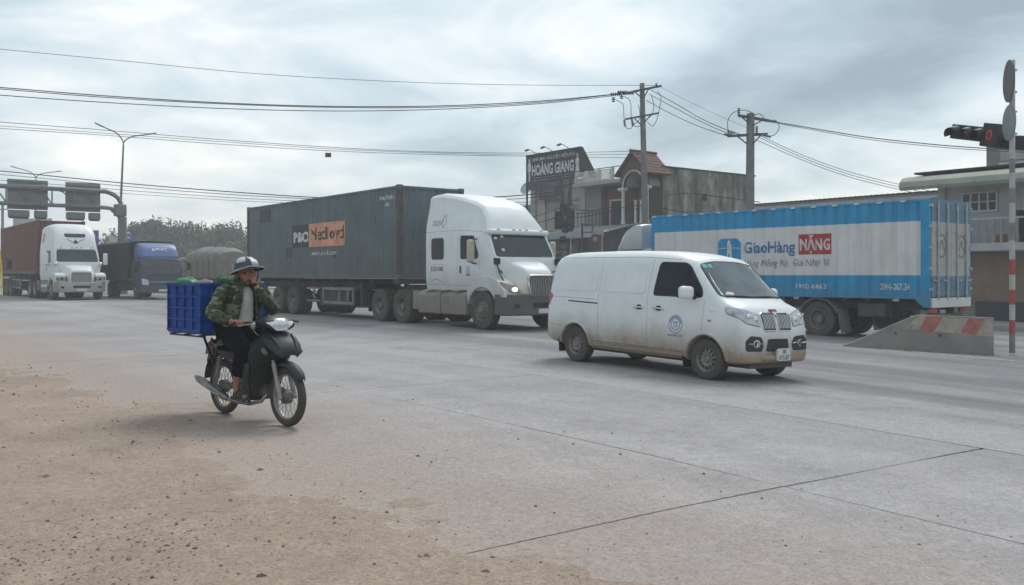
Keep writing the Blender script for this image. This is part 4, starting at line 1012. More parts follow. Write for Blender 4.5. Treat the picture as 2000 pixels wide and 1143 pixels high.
drape_line(bv2, [(0.45, 3.16), (0.25, 3.06), (0.12, 3.0)], width=0.05, off=0.008, **fd2).build('roof_badge', m_greyl, tr2)
ZT2 = 1.38
trailer('semi_trailer', 'dark skeletal semi-trailer under the red-brown container', (D0.x, D0.y, zg2), ROADANG, -4.35, -16.45, (-11.6, -13.0, -14.4), ZT2, guard=(-9.9, -8.4))
cp2 = D0 + FD * -3.5
container('shipping_container', 'plain red-brown shipping container behind the high-roofed white cab', (cp2.x, cp2.y, zg2 + ZT2), ROADANG, m_rcont, m_rcont, L=11.6)

# ================================================================== cab-over trucks
def cabover(T, x0, paint, lower, hw=1.12, zt=2.35, deflect=None, dname='roof_deflector', lit=False):
    """front of the cab at local x = x0, facing +x"""
    q = lambda a: x0 + a
    st = [(q(-1.86), 0.75, zt - 0.10, hw * 0.97, 0.93), (q(-1.8), 0.72, zt - 0.02, hw, 0.92), (q(-0.9), 0.62, zt, hw, 0.92), (q(-0.42), 0.55, zt - 0.03, hw, 0.92), (q(-0.28), 0.52, zt - 0.14, hw, 0.93), (q(-0.12), 0.5, 1.75, hw * 0.99, 0.97), (q(-0.03), 0.48, 1.35, hw * 0.97, 0.98), (q(0.0), 0.5, 1.1, hw * 0.92, 0.98)]
    cab = shell(st, fw_box).build('cab', paint, T, smooth=40); bv = own_bvh(cab)
    fr = dict(plane='yz', direc=(-1, 0, 0), start=x0 + 4)
    w1 = rpoly([(-hw * 0.9, 1.38), (hw * 0.9, 1.38), (hw * 0.84, zt - 0.22), (-hw * 0.84, zt - 0.22)], 0.09)
    o = drape(bv, w1, off=0.008, **fr).build('windscreen', m_cglass, T, smooth=60)
    drape_line(bv, w1 + [w1[0]], width=0.04, off=0.008, **fr).build('windscreen_seal', m_black, o)
    for s, sd_ in ((-1, SIDE), (1, SIDEL)):
        w2 = rpoly([(q(-1.15), 1.42), (q(-0.22), 1.42), (q(-0.38), zt - 0.24), (q(-1.15), zt - 0.22)], 0.06)
        drape(bv, w2, off=0.006, **sd_).build('door_window', m_cglass, T, smooth=60)
        for ln in ([(q(-1.25), zt - 0.15), (q(-1.25), 0.75)], [(q(-0.16), 1.4), (q(-0.14), 0.8)]):
            drape_line(bv, ln, width=0.014, off=0.0, **sd_).build('door_gap', m_seam, T)
        b = MB(); b.box((q(0.05), s * (hw + 0.24), 1.78), (0.09, 0.19, 0.42)); mo = b.build('mirror', m_black, T, bevel=0.03, seg=2)
        b = MB(); b.tube([(q(-0.1), s * hw * 0.95, 2.05), (q(0.05), s * (hw + 0.22), 2.0)], 0.018, 6); b.tube([(q(-0.1), s * hw * 0.98, 1.5), (q(0.05), s * (hw + 0.22), 1.6)], 0.018, 6); b.build('mirror_arm', m_black, mo)
        hl = rpoly([(s * hw * 0.62, 0.78), (s * hw * 0.92, 0.78), (s * hw * 0.95, 1.12), (s * hw * 0.68, 1.06)], 0.04)
        drape(bv, hl, off=0.015, step=0.04, **fr).build('headlight', M('frosted headlamp', (0.62, 0.63, 0.64), 0.15, 0.1, var=0.15, vs=8), T, smooth=60)
    drape(bv, rpoly([(-hw * 0.55, 0.86), (hw * 0.55, 0.86), (hw * 0.55, 1.0), (-hw * 0.55, 1.0)], 0.02), off=0.01, **fr).build('grille', lower, T, smooth=60)
    drape_line(bv, [(-hw * 0.6, 0.93), (hw * 0.6, 0.93)], width=0.035, off=0.016, **fr).build('grille_bar', m_chrome, T)
    b = MB(); b.prism([(q(-0.55), -hw - 0.02), (q(-0.1), -hw), (q(0.12), -hw * 0.8), (q(0.15), 0), (q(0.12), hw * 0.8), (q(-0.1), hw), (q(-0.55), hw + 0.02), (q(-0.55), hw - 0.25), (q(-0.2), hw - 0.3), (q(-0.2), -hw + 0.3), (q(-0.55), -hw + 0.25)], 'xy', 0.36, 0.72); bo_ = b.build('bumper', lower, T, bevel=0.04, seg=2)
    b = MB(); b.b2(q(0.145), q(0.165), -0.24, 0.24, 0.43, 0.55); b.build('number_plate', m_plate, bo_)
    b = MB(); b.tube([(q(0.0), -hw * 0.7, 1.36), (q(0.0), -0.1, 1.40)], 0.012, 5); b.tube([(q(0.0), 0.0, 1.36), (q(0.0), hw * 0.6, 1.40)], 0.012, 5); b.build('wiper', m_black, T)
    if deflect:
        z2 = deflect[0]
        ds = [(q(-1.55), zt - 0.08, z2 - 0.12, hw * 0.90, 0.95), (q(-1.5), zt - 0.08, z2, hw * 0.92, 0.95), (q(-1.1), zt - 0.08, z2 - 0.02, hw * 0.92, 0.93), (q(-0.7), zt - 0.08, z2 - 0.26, hw * 0.9, 0.92), (q(-0.42), zt - 0.08, zt + 0.1, hw * 0.84, 0.94), (q(-0.36), zt - 0.06, zt + 0.02, hw * 0.8, 0.95)]
        do = shell(ds, fw_box).build(dname, deflect[1], T, smooth=50)
        return cab, do
    return cab, None
def axle_set(T, x, dual, r=0.5, tw=0.25, yo=1.15, kind='drive', rim=None):
    for s in (-1, 1): wheel(T, (x, s * yo, r), r, tw, s, r * 0.57, (m_rub, rim or m_rim), dual=dual, kind=kind)
    b = MB(); b.cyl((x, -yo + 0.2, r), (x, yo - 0.2, r), 0.07); b.build('axle', m_dsteel, T, smooth=40)
# blue and white parcel truck seen from behind
BF = Vector((-0.654, 0.756, 0)).normalized(); BANG = math.atan2(BF.y, BF.x); BL = Vector((-BF.y, BF.x, 0))
BR = Vector((10.87, 23.74, 0)) - BL * 1.26
bz = terrain((BR + BF * 3).x, (BR + BF * 3).y)
bt = thing('box_truck', 'long blue and white corrugated box truck with delivery lettering on its side', 'truck', (BR.x, BR.y, bz), BANG)
BB, BT_, BLN, BH = 1.20, 3.77, 9.4, 1.26      # box bottom, top, length, half width
m_blue = M('bright blue box paint', (0.004, 0.265, 0.50), 0.5, var=0.1, vs=1.5, streak=((0.05, 0.17, 0.27), 0.3), dirt=((0.13, 0.19, 0.23), 1.1, 1.6, 0.35))
m_bwhite = M('off white box paint', (0.66, 0.65, 0.625), 0.55, var=0.06, vs=1.5, streak=((0.36, 0.33, 0.29), 0.35))
m_dblue = M('faded blue door paint', (0.11, 0.215, 0.30), 0.6, var=0.15, vs=2, streak=((0.22, 0.25, 0.27), 0.5))
m_dwhite = M('grubby white door paint', (0.42, 0.41, 0.385), 0.6, var=0.1, vs=2, streak=((0.26, 0.23, 0.2), 0.5))
CB = corr(0.34, 0.045, 0.58, 0.12)
for s in (-1, 1):
    fn = lambda x, d, z: (x, s * (BH - 0.01 - d), z)
    corr_panel(0.22, BLN - 0.12, [BB, BB + 0.57, BB + 2.0, BT_ - 0.06], CB, fn, [0, 1, 0]).build('side_panel', [m_blue, m_bwhite], bt)
    b = MB(); b.b2(0.02, BLN, s * (BH - 0.06), s * BH, BT_ - 0.07, BT_); b.build('top_rail', m_blue, bt, bevel=0.006)
    b = MB(); b.b2(0.02, BLN, s * (BH - 0.08), s * (BH - 0.015), BB - 0.06, BB); b.build('bottom_rail', m_blue, bt)
    b = MB(); b.prism([(0.0, BT_), (0.0, BB - 0.28), (0.16, BB - 0.28), (0.42, BB - 0.03), (0.42, BB + 0.02), (0.23, BB + 0.02), (0.23, BT_)], 'xz', s * (BH - 0.09), s * (BH + 0.006)); b.build('corner_post', m_blue, bt, bevel=0.01)
    b = MB(); b.b2(BLN - 0.13, BLN + 0.01, s * (BH - 0.1), s * (BH + 0.004), BB, BT_); b.build('corner_post', m_blue, bt, bevel=0.01)
    b = MB()
    for x in (0.9, 3.9, 6.5): b.b2(x - 0.08, x + 0.08, s * (BH - 0.05), s * (BH - 0.0), BB - 0.13, BB - 0.065)
    b.build('side_marker', m_steel, bt)
b = MB(); b.b2(0.03, BLN - 0.02, -BH + 0.06, BH - 0.06, BT_ - 0.05, BT_ - 0.01); b.build('roof', m_bwhite, bt)
b = MB(); b.b2(BLN - 0.04, BLN, -BH + 0.1, BH - 0.1, BB, BT_ - 0.03); b.build('front_wall', m_blue, bt)
b = MB(); b.b2(0.05, BLN - 0.05, -BH + 0.1, BH - 0.1, BB - 0.05, BB + 0.03); b.build('floor', m_dsteel, bt)
for i in range(28):   # rivets of the roof edge seen as small tabs
    x = 0.3 + i * 0.33; b = MB(); b.b2(x, x + 0.14, BH + 0.001, BH + 0.012, BT_ - 0.05, BT_ - 0.01)
    b.build('roof_edge_tab', m_bwhite if i % 2 else m_blue, bt)
# rear doors
for s in (-1, 1):
    y0, y1 = (0.01, BH - 0.10) if s > 0 else (-BH + 0.10, -0.01)
    d = MB()
    for k, (z0, z1) in enumerate(((BB, BB + 0.55), (BB + 0.55, BB + 1.98), (BB + 1.98, BT_ - 0.1))):
        d.cm = 1 if k == 1 else 0; d.b2(-0.02, 0.03, y0, y1, z0, z1)
    do = d.build('rear_door', [m_dblue, m_dwhite], bt)
    for z in (BB + 0.28, BB + 0.85, BB + 1.35, BB + 1.75, BB + 2.25):
        b = MB(); b.b2(-0.032, -0.021, y0 + 0.03, y1 - 0.03, z - 0.02, z + 0.02); b.build('door_rib', m_dblue if z < BB + 0.6 or z > BB + 2 else m_dwhite, do)
    for yy in (0.30, 0.86):
        y = s * yy; b = MB(); b.cyl((-0.06, y, BB - 0.08), (-0.06, y, BT_ - 0.05), 0.024, n=8); ro = b.build('lock_bar', m_steel, do, smooth=40)
        b = MB()
        for z in (BB + 0.1, BB + 0.9, BB + 1.7, BT_ - 0.2): b.box((-0.045, y, z), (0.05, 0.1, 0.06))
        b.build('lock_bracket', m_steel, ro)
        b = MB(); b.bar((-0.075, y, BB + 0.42), (-0.075, y + s * 0.3, BB + 0.44), 0.02, 0.035); b.build('lock_handle', m_steel, ro)
    for z in (BB + 0.2, BB + 0.75, BB + 1.3, BB + 1.85, BB + 2.4):
        b = MB(); b.box((-0.02, s * (BH - 0.07), z), (0.06, 0.14, 0.07)); b.build('hinge', m_steel, do)
    # round faded emblem on each door
    rg = [(-0.036, s * 0.6 + 0.26 * math.cos(a), BB + 1.35 + 0.30 * math.sin(a)) for a in [2 * math.pi * i / 24 for i in range(24)]]
    b = MB(); b.tube(rg, 0.012, 5, closed=True); b.tube([(-0.036, s * 0.6 - 0.18, BB + 1.2), (-0.036, s * 0.6, BB + 1.5), (-0.036, s * 0.6 + 0.18, BB + 1.2)], 0.01, 5); b.build('door_emblem', M('faded grey emblem', (0.22, 0.215, 0.21), 0.7), do)
b = MB(); b.b2(-0.02, 0.06, -BH + 0.09, BH - 0.09, BT_ - 0.1, BT_); b.build('rear_header', m_dblue, bt)
b = MB(); b.b2(-0.05, 0.05, -BH + 0.09, BH - 0.09, BB - 0.29, BB - 0.03); b.build('rear_sill', m_bwhite, bt, bevel=0.015)
b = MB(); b.b2(0.1, 0.2, -1.0, 1.0, 0.62, 0.74); b.b2(0.1, 0.3, -0.5, -0.4, 0.7, 1.0); b.b2(0.1, 0.3, 0.4, 0.5, 0.7, 1.0); b.build('rear_bumper', m_dsteel, bt)
for y in (-0.9, 0.9):
    b = MB(); b.b2(0.04, 0.12, y - 0.2, y + 0.2, 0.76, 0.89); b.build('tail_lamp', m_red, bt, bevel=0.01)
# lettering on the side that faces the camera (left side, +y); u runs from the front of the box to its rear
bside = lambda x, d, z: (x, BH - 0.01 - d, z)
U = lambda f: BLN * (1 - f)
def blet(txt, f0, z0, f1, z1, mt, nm, **k):
    vs2, fs = fit_text(txt, 0, z0, 1, z1, **k); vs2 = [(U(f0 + (f1 - f0) * a), b_) for a, b_ in vs2]
    on_corr(vs2, fs, CB, bside, 0.009).build(nm, mt, bt, fix=False, **({'kind': 'stuff'} if nm in ('slogan_lettering', 'phone_number') else {}))
def bshape(pts, mt, nm, off=0.006):
    on_corr([(U(a), b_) for a, b_ in pts], [tuple(range(len(pts)))], CB, bside, off).build(nm, mt, bt, fix=False)
dz = -bz       # picture heights are measured from z = 0; the truck stands on lower ground
m_lblue = M('blue lettering', (0.03, 0.16, 0.36), 0.5, var=0.08); m_lgrey = M('slate lettering', (0.16, 0.20, 0.25), 0.5); m_nred = M('red lettering panel', (0.42, 0.02, 0.03), 0.5, var=0.08); m_nw = M('white lettering', (0.62, 0.61, 0.6), 0.5)
blet('GiaoHàng', 0.392, 2.02 + dz, 0.580, 2.48 + dz, m_lblue, 'company_lettering', bold=0.025)
bshape([(0.5935, 2.06 + dz), (0.7045, 2.06 + dz), (0.7045, 2.65 + dz), (0.5935, 2.65 + dz)], m_nred, 'company_panel')
blet('NẶNG', 0.598, 2.085 + dz, 0.7, 2.63 + dz, m_nw, 'company_lettering', bold=0.03)
blet('Hàng Nặng Ký, Giá Nhẹ Ví', 0.392, 1.66 + dz, 0.70, 1.95 + dz, m_lgrey, 'slogan_lettering', shear=0.2)
bshape([(0.286, 1.62 + dz), (0.3817, 1.62 + dz), (0.3817, 2.46 + dz), (0.366, 2.60 + dz), (0.302, 2.60 + dz), (0.286, 2.46 + dz)], m_blue, 'company_emblem')
bshape([(0.322, 2.0 + dz), (0.328, 2.02 + dz), (0.334, 2.16 + dz), (0.340, 2.02 + dz), (0.346, 2.0 + dz), (0.344, 2.4 + dz), (0.334, 2.58 + dz), (0.324, 2.4 + dz)], m_nw, 'company_emblem', 0.009)
bshape([(0.288, 2.28 + dz), (0.322, 2.30 + dz), (0.322, 2.32 + dz), (0.288, 2.30 + dz)], m_nw, 'company_emblem', 0.009)
bshape([(0.346, 2.30 + dz), (0.38, 2.28 + dz), (0.38, 2.30 + dz), (0.346, 2.32 + dz)], m_nw, 'company_emblem', 0.009)
blet('GHN', 0.296, 1.72 + dz, 0.372, 1.98 + dz, m_nw, 'company_emblem', bold=0.03)
blet('1900 6463', 0.585, 1.07 + dz, 0.685, 1.21 + dz, m_nw, 'phone_number', bold=0.01)
blet('29H-267.34', 0.857, 1.06 + dz, 0.945, 1.24 + dz, m_nw, 'registration_lettering', bold=0.02)
# running gear
for y in (-0.42, 0.42):
    b = MB(); b.b2(0.2, BLN + 1.9, y - 0.045, y + 0.045, 0.82, 1.1); b.build('chassis_rail', m_dsteel, bt)
for i in range(14):
    x = 0.4 + i * 0.68; b = MB(); b.b2(x - 0.04, x + 0.04, -BH + 0.1, BH - 0.1, BB - 0.16, BB - 0.05); b.build('cross_member', m_dsteel, bt)
axle_set(bt, 3.24, True, 0.50, 0.25, 1.18); axle_set(bt, BLN + 1.3, False, 0.50, 0.27, 1.16, 'front')
for s in (-1, 1):
    f = MB(); arc = [(3.24 + 0.62 * math.cos(a), 0.50 + 0.62 * math.sin(a)) for a in [R(20 + 140 * i / 12) for i in range(13)]]
    f.loft([[(x, s * 0.66, z), (x, s * 1.22, z)] for x, z in arc], closed=False); f.build('mudguard', m_guard, bt, solid=0.02)
    b = MB(); b.box((2.55, s * 0.94, 0.47), (0.02, 0.56, 0.66), Matrix.Rotation(R(10), 3, 'Y')); b.build('mud_flap', M('grey mud flap', (0.16, 0.15, 0.14), 0.9), bt)
    b = MB()
    for z in (0.6, 0.85): b.b2(4.2, 8.2, s * 1.15, s * 1.2, z - 0.04, z + 0.04)
    for x in (4.4, 6.2, 8.0): b.b2(x - 0.03, x + 0.03, s * 1.1, s * 1.15, 0.55, 1.1)
    b.build('side_guard', m_guard, bt)
    b = MB(); b.b2(1.3, 2.1, s * 0.55, s * 1.05, 0.62, 1.02); b.build('tool_box', m_dsteel, bt, bevel=0.03)
b = MB(); b.cyl((1.6, -0.1, 0.62), (1.6, 0.28, 0.62), 0.45, n=20); b.build('spare_wheel', m_rub, bt, smooth=40)
m_gcab = M('pale grey cab paint', (0.5, 0.51, 0.52), 0.35, var=0.04, coat=0.3)
cabover(bt, BLN + 2.15, m_gcab, m_bump, 1.2, 2.75, (3.55, m_gcab))
# dark canvas truck with a blue cab
J0 = Vector((-18.55, 48.4, 0)); jz = terrain(J0.x, J0.y)
jt = thing('cargo_truck', 'dark canvas-sided cargo truck with blue cab and roof deflector', 'truck', (J0.x, J0.y, jz), ROADANG)
m_jblue = M('dusty blue cab paint', (0.055, 0.12, 0.29), 0.45, var=0.08, coat=0.2); m_jlow = M('slate blue cab front', (0.035, 0.055, 0.085), 0.5, var=0.1, dirt=((0.13, 0.12, 0.11), 0.3, 1.2, 0.4))
m_canvas = M('dark canvas', (0.022, 0.022, 0.025), 0.85, var=0.2, vs=1.2, bump=0.3, bs=3, dirt=((0.08, 0.07, 0.062), 0.5, 1.8, 0.5))
cabj, defj = cabover(jt, 0.0, m_jlow, m_jlow, 1.12, 2.3, (3.02, m_jblue))
bj = own_bvh(defj); vs2, fs = fit_text('JAC', -0.42, 2.58, 0.42, 2.74, bold=0.03); out = []
for a, b_ in vs2:
    h = bj.ray_cast(Vector((3, a, b_)), Vector((-1, 0, 0))); out.append(h[0] + h[1] * 0.01 if h[0] is not None else Vector((-0.6, a, b_)))
mb = MB(); mb.add(out, fs); mb.build('deflector_lettering', m_nw, jt, fix=False)
secs = []
for i in range(15):
    x = -1.95 - 7.0 * i / 14; sag = 0.03 * math.cos(i * math.pi) ; hw = 1.2 + (0.0 if i % 2 else -0.03)
    top = 3.16 + (0 if i % 2 else -0.04); secs.append([(x, -hw, 1.05), (x, -hw, 2.5), (x, -hw, top - 0.1), (x, -hw + 0.12, top), (x, 0, top + 0.06), (x, hw - 0.12, top), (x, hw, top - 0.1), (x, hw, 2.5), (x, hw, 1.05)])
b = MB(); b.loft(secs); b.build('canvas_cover', m_canvas, jt, smooth=30)
for s in (-1, 1):
    for i in range(6):
        x0 = -2.0 - i * 1.155; b = MB(); b.b2(x0 - 1.12, x0, s * 1.205, s * 1.235, 1.0, 1.75); b.build('drop_side', m_canvas, jt, bevel=0.01)
    b = MB(); b.b2(-8.9, -0.4, s * 0.4 - 0.05, s * 0.4 + 0.05, 0.75, 1.0); b.build('chassis_rail', m_dsteel, jt)
    b = MB(); b.b2(-4.6, -2.6, s * 0.75, s * 1.1, 0.5, 0.9); b.build('tool_box', m_dsteel, jt, bevel=0.02)
axle_set(jt, -1.0, False, 0.48, 0.25, 1.1, 'front'); axle_set(jt, -6.2, True, 0.48, 0.24, 1.14)
# tarpaulin covered tipper driving away
K0 = Vector((-0.305 * 61, 61, 0)); kz = terrain(K0.x, K0.y)
kt = thing('tipper_truck', 'beige tipper truck under a humped grey tarpaulin, seen from behind beyond the blue cab', 'truck', (K0.x, K0.y, kz), BANG)
m_beige = M('dusty beige tipper', (0.19, 0.165, 0.14), 0.8, var=0.1); m_tarp = M('grey tarpaulin', (0.17, 0.17, 0.155), 0.8, var=0.15, vs=2, bump=0.4, bs=3)
b = MB(); b.b2(0, 5.6, -1.22, 1.22, 1.1, 2.3); b.build('tipper_body', m_beige, kt, bevel=0.02)
for s in (-1, 1):
    for i in range(6):
        b = MB(); b.b2(0.2 + i * 1.0, 0.32 + i * 1.0, s * 1.222, s * 1.29, 1.1, 2.32); b.build('body_rib', m_beige, kt)
for y in (-1.12, -0.4, 0.4, 1.12):
    b = MB(); b.b2(-0.06, -0.002, y - 0.05, y + 0.05, 1.1, 2.3); b.build('tailgate_rib', m_beige, kt)
secs = []
for i in range(9):
    x = 5.6 * i / 8; hh = 3.15 + 0.16 * math.sin(i * 2.3); secs.append([(x, 1.2 * math.cos(a), 2.28 + (hh - 2.28) * (math.sin(a) ** 0.8 if math.sin(a) > 0 else 0) * (0.55 + 0.45 * math.sin(min(1, (i + 0.6) / 3) * math.pi / 2))) for a in [math.pi * k / 10 for k in range(11)]])
b = MB(); b.loft(secs); b.build('tarpaulin', m_tarp, kt, smooth=50)
cabover(kt, 7.7, m_beige, m_bump, 1.15, 2.6); axle_set(kt, 1.2, True); axle_set(kt, 2.6, True); axle_set(kt, 6.7, False, kind='front')
b = MB(); b.b2(0.1, 6.6, -0.45, 0.45, 0.75, 1.08); b.build('chassis', m_dsteel, kt)
# yellow truck cut by the left edge of the picture
Y0 = Vector((-24.24, 41.0, 0)); yz = terrain(Y0.x, Y0.y)
yt = thing('flatbed_truck', 'yellow truck mostly cut off by the left edge beside the red-brown container', 'truck', (Y0.x, Y0.y, yz), ROADANG)
m_yel = M('yellow cab paint', (0.55, 0.45, 0.05), 0.5, var=0.08)
cabover(yt, 0.0, m_yel, m_bwhite, 1.2, 2.75); axle_set(yt, -1.0, False, kind='front'); axle_set(yt, -5.0, True)
b = MB(); b.b2(-7, -2.0, -1.2, 1.2, 1.0, 1.2); b.b2(-7, -0.5, -0.45, 0.45, 0.75, 1.0); b.b2(-2.1, -2.0, -1.2, 1.2, 1.2, 2.4); b.build('flatbed', m_beige, yt)
# ================================================================== motorcycle
MF = Vector((0.719, -0.694, 0)).normalized(); MANG = math.atan2(MF.y, MF.x); MC = Vector((-2.61, 9.26, 0))
moto = thing('motorcycle', 'dusty dark blue underbone motorcycle with spoked wheels and chrome exhaust', 'motorcycle', (MC.x, MC.y, 0.0), MANG)
m_mb = M('dark blue black bike plastic', (0.007, 0.012, 0.018), 0.45, var=0.15, spec=0.3, dirt=((0.12, 0.105, 0.09), 0.1, 0.75, 0.35))
m_mb2 = M('teal grey bike plastic', (0.017, 0.028, 0.034), 0.48, var=0.15, spec=0.3, dirt=((0.14, 0.12, 0.1), 0.1, 0.8, 0.4))
m_bt = M('bike tyre', (0.04, 0.037, 0.035), 0.9, var=0.2, dirt=((0.12, 0.10, 0.085), -1, 1, 0.45))
m_alu = M('dull aluminium', (0.30, 0.29, 0.28), 0.5, 0.6, var=0.15, vs=9)
m_eng = M('dirty engine casting', (0.14, 0.13, 0.12), 0.6, 0.4, var=0.3, vs=12)
m_exh = M('tarnished exhaust', (0.24, 0.235, 0.23), 0.35, 0.8, var=0.25, vs=7)
m_seat = M('black seat vinyl', (0.016, 0.015, 0.015), 0.6)
WR = 0.29
def bike_wheel(x, drum):
    w_ = obj('wheel', None, moto); w_.location = (x, 0, WR)
    tp = [(WR + 0.040 * math.cos(a) - 0.040, 0.041 * math.sin(a)) for a in [R(-140 + 280 * i / 12) for i in range(13)]]
    t_ = MB(); t_.lathe(tp, (0, 0, 0), (0, 1, 0), 48); t_.build('tyre', m_bt, w_, smooth=60)
    r_ = MB(); r_.lathe([(0.216, -0.026), (0.226, -0.028), (0.226, -0.02), (0.212, -0.012), (0.212, 0.012), (0.226, 0.02), (0.226, 0.028), (0.216, 0.026), (0.204, 0.012), (0.204, -0.012), (0.216, -0.026)], (0, 0, 0), (0, 1, 0), 48); r_.build('rim', m_alu, w_, smooth=50)
    h_ = MB(); hr = 0.068 if drum else 0.06
    h_.lathe([(0.0001, -0.06), (0.03, -0.06), (hr, -0.045), (hr, 0.02), (0.04, 0.03), (0.03, 0.055), (0.0001, 0.055)], (0, 0, 0), (0, 1, 0), 24); h_.build('hub', m_eng, w_, smooth=40)
    for i in range(36):
        a = 2 * math.pi * i / 36; da = (0.42 if (i // 2) % 2 else -0.42); s = 1 if i % 2 else -1
        p0 = (hr * 0.95 * math.cos(a), s * 0.028, hr * 0.95 * math.sin(a)); p1 = (0.208 * math.cos(a + da), s * 0.004, 0.208 * math.sin(a + da))
        sp = MB(); sp.cyl(p0, p1, 0.0028, n=4, caps=False); sp.build('spoke', m_alu, w_)
    return w_
bike_wheel(0.605, True); bike_wheel(-0.605, True)
# fork, mudguard
def hd(t_): return Vector((0.605 - 0.27 * t_, 0, WR + 0.68 * t_))         # along the steering axis
for s in (-1, 1):
    b = MB(); b.cyl(Vector((0, s * 0.078, 0)) + hd(0.0) + Vector((0.0, 0, -0.02)), Vector((0, s * 0.078, 0)) + hd(0.46), 0.025, 0.025, 12); b.cyl(Vector((0, s * 0.078, 0)) + hd(0.4), Vector((0, s * 0.078, 0)) + hd(0.85), 0.016, n=10); b.build('fork_leg', m_alu, moto, smooth=40)
b = MB(); b.cyl((0.605, -0.1, WR), (0.605, 0.1, WR), 0.012); b.build('front_axle', m_steel, moto, smooth=40)
secs = []
for i in range(17):
    a = R(34 + 128 * i / 16); rr = WR + 0.032 + 0.02 * math.sin(a); wd = 0.062 * (1 - 0.75 * max(0, (abs(i - 8) - 5) / 4) ** 2)
    row = []
    for k in range(9):
        th = R(-80 + 160 * k / 8); row.append((0.605 + (rr - 0.055 * (1 - math.cos(th))) * math.cos(a), wd * math.sin(th), WR + (rr - 0.055 * (1 - math.cos(th))) * math.sin(a)))
    secs.append(row)
b = MB(); b.loft(secs, closed=False); b.build('front_mudguard', m_mb2, moto, smooth=60, solid=0.005)
# leg shield: stacked sections from the headset down
rows = [(0.94, 0.44, 0.09, 0.35), (0.87, 0.50, 0.155, 0.32), (0.80, 0.55, 0.20, 0.30), (0.73, 0.575, 0.222, 0.27), (0.67, 0.56, 0.225, 0.245), (0.60, 0.475, 0.215, 0.225), (0.52, 0.37, 0.205, 0.20), (0.42, 0.29, 0.19, 0.17), (0.32, 0.245, 0.155, 0.155), (0.23, 0.215, 0.135, 0.14)]
secs = []
for z, xf, hw, xe in catmull(rows, 2):
    row = []
    for k in range(13):
        u_ = -1 + 2 * k / 12; a = abs(u_)
        row.append((xe + (xf - xe) * (1 - a ** 1.7), hw * math.copysign(min(1, a * 1.06), u_) if a else 0, z))
    secs.append(row)
b = MB(); b.loft(secs, closed=False); b.build('leg_shield', m_mb, moto, smooth=60, solid=0.008)
# front cowl beak with two ridges
secs = []
for x, z, hw, hh in ((0.38, 0.86, 0.165, 0.075), (0.47, 0.82, 0.19, 0.075), (0.56, 0.765, 0.175, 0.065), (0.62, 0.71, 0.14, 0.055), (0.65, 0.67, 0.075, 0.025)):
    secs.append([(x, hw * math.cos(a), z + hh * math.sin(a)) for a in [R(-10 + 200 * k / 12) for k in range(13)]])
b = MB(); b.loft(secs, closed=False); b.build('front_cowl', m_mb2, moto, smooth=60, solid=0.006)
for s in (-1, 1):
    b = MB(); b.tube([(0.48, s * 0.12, 0.888), (0.56, s * 0.11, 0.83), (0.62, s * 0.085, 0.757)], 0.009, 6); b.build('cowl_ridge', m_black, moto)
    b = MB(); b.ell((0.50, s * 0.195, 0.73), (0.06, 0.022, 0.028), 10, 8, Matrix.Rotation(R(30), 3, 'Y')); b.build('turn_signal', M('smoked lens', (0.1, 0.09, 0.08), 0.2), moto, smooth=80)
    # outer wing of the leg shield: paler inner-edge strip
    b = MB(); b.loft([[(0.25, s * 0.214, 0.60), (0.18, s * 0.226, 0.60)], [(0.23, s * 0.203, 0.5), (0.13, s * 0.218, 0.5)], [(0.19, s * 0.184, 0.38), (0.09, s * 0.20, 0.38)], [(0.165, s * 0.152, 0.27), (0.10, s * 0.165, 0.25)], [(0.15, s * 0.138, 0.2), (0.12, s * 0.142, 0.19)]], closed=False); b.build('leg_shield_wing', m_mb2, moto, smooth=60, solid=0.008)
# headlamp unit and handlebar
secs = []
for x, z, hw, hh in ((0.26, 0.99, 0.15, 0.05), (0.33, 1.0, 0.185, 0.068), (0.40, 0.995, 0.19, 0.07), (0.46, 0.975, 0.17, 0.058), (0.49, 0.96, 0.13, 0.04)):
    secs.append([(x, hw * math.cos(a), z + hh * math.sin(a)) for a in [2 * math.pi * k / 18 for k in range(18)]])
b = MB(); b.loft(secs); hu = b.build('handlebar_cowl', m_mb, moto, smooth=60); hbv = own_bvh(hu)
lens = rpoly([(-0.155, 1.005), (-0.055, 0.925), (0.055, 0.925), (0.155, 1.005), (0.08, 1.01), (0.05, 1.035), (-0.05, 1.035), (-0.08, 1.01)], 0.012)
drape(hbv, lens, off=0.006, step=0.02, rings=4, **FRONT).build('headlight', M('clear headlamp', (0.62, 0.64, 0.65), 0.1, 0.25, var=0.22, vs=22, coat=0.6), hu, smooth=60)
b = MB(); b.tube([(0.22, -0.35, 0.99), (0.27, -0.24, 1.005), (0.30, -0.15, 1.0), (0.31, 0, 1.0), (0.30, 0.15, 1.0), (0.27, 0.24, 1.005), (0.22, 0.35, 0.99)], 0.012, 8); b.build('handlebar', m_black, moto, smooth=60)
for s in (-1, 1):
    b = MB(); b.tube([(0.255, s * 0.27, 1.002), (0.215, s * 0.365, 0.988)], [0.018, 0.017], 10); b.build('grip', m_black, moto, smooth=60)
    b = MB(); b.tube([(0.30, s * 0.20, 0.99), (0.30, s * 0.26, 0.985), (0.27, s * 0.35, 0.975)], [0.012, 0.008, 0.007], 6); b.build('brake_lever', m_alu, moto, smooth=60)
b = MB(); b.ell((0.31, -0.2, 0.97), (0.03, 0.03, 0.035), 10, 8); b.tube([(0.29, -0.2, 0.95), (0.30, -0.17, 0.90), (0.33, -0.12, 0.84)], 0.006, 5); b.build('switch_box', m_alu, moto, smooth=60)
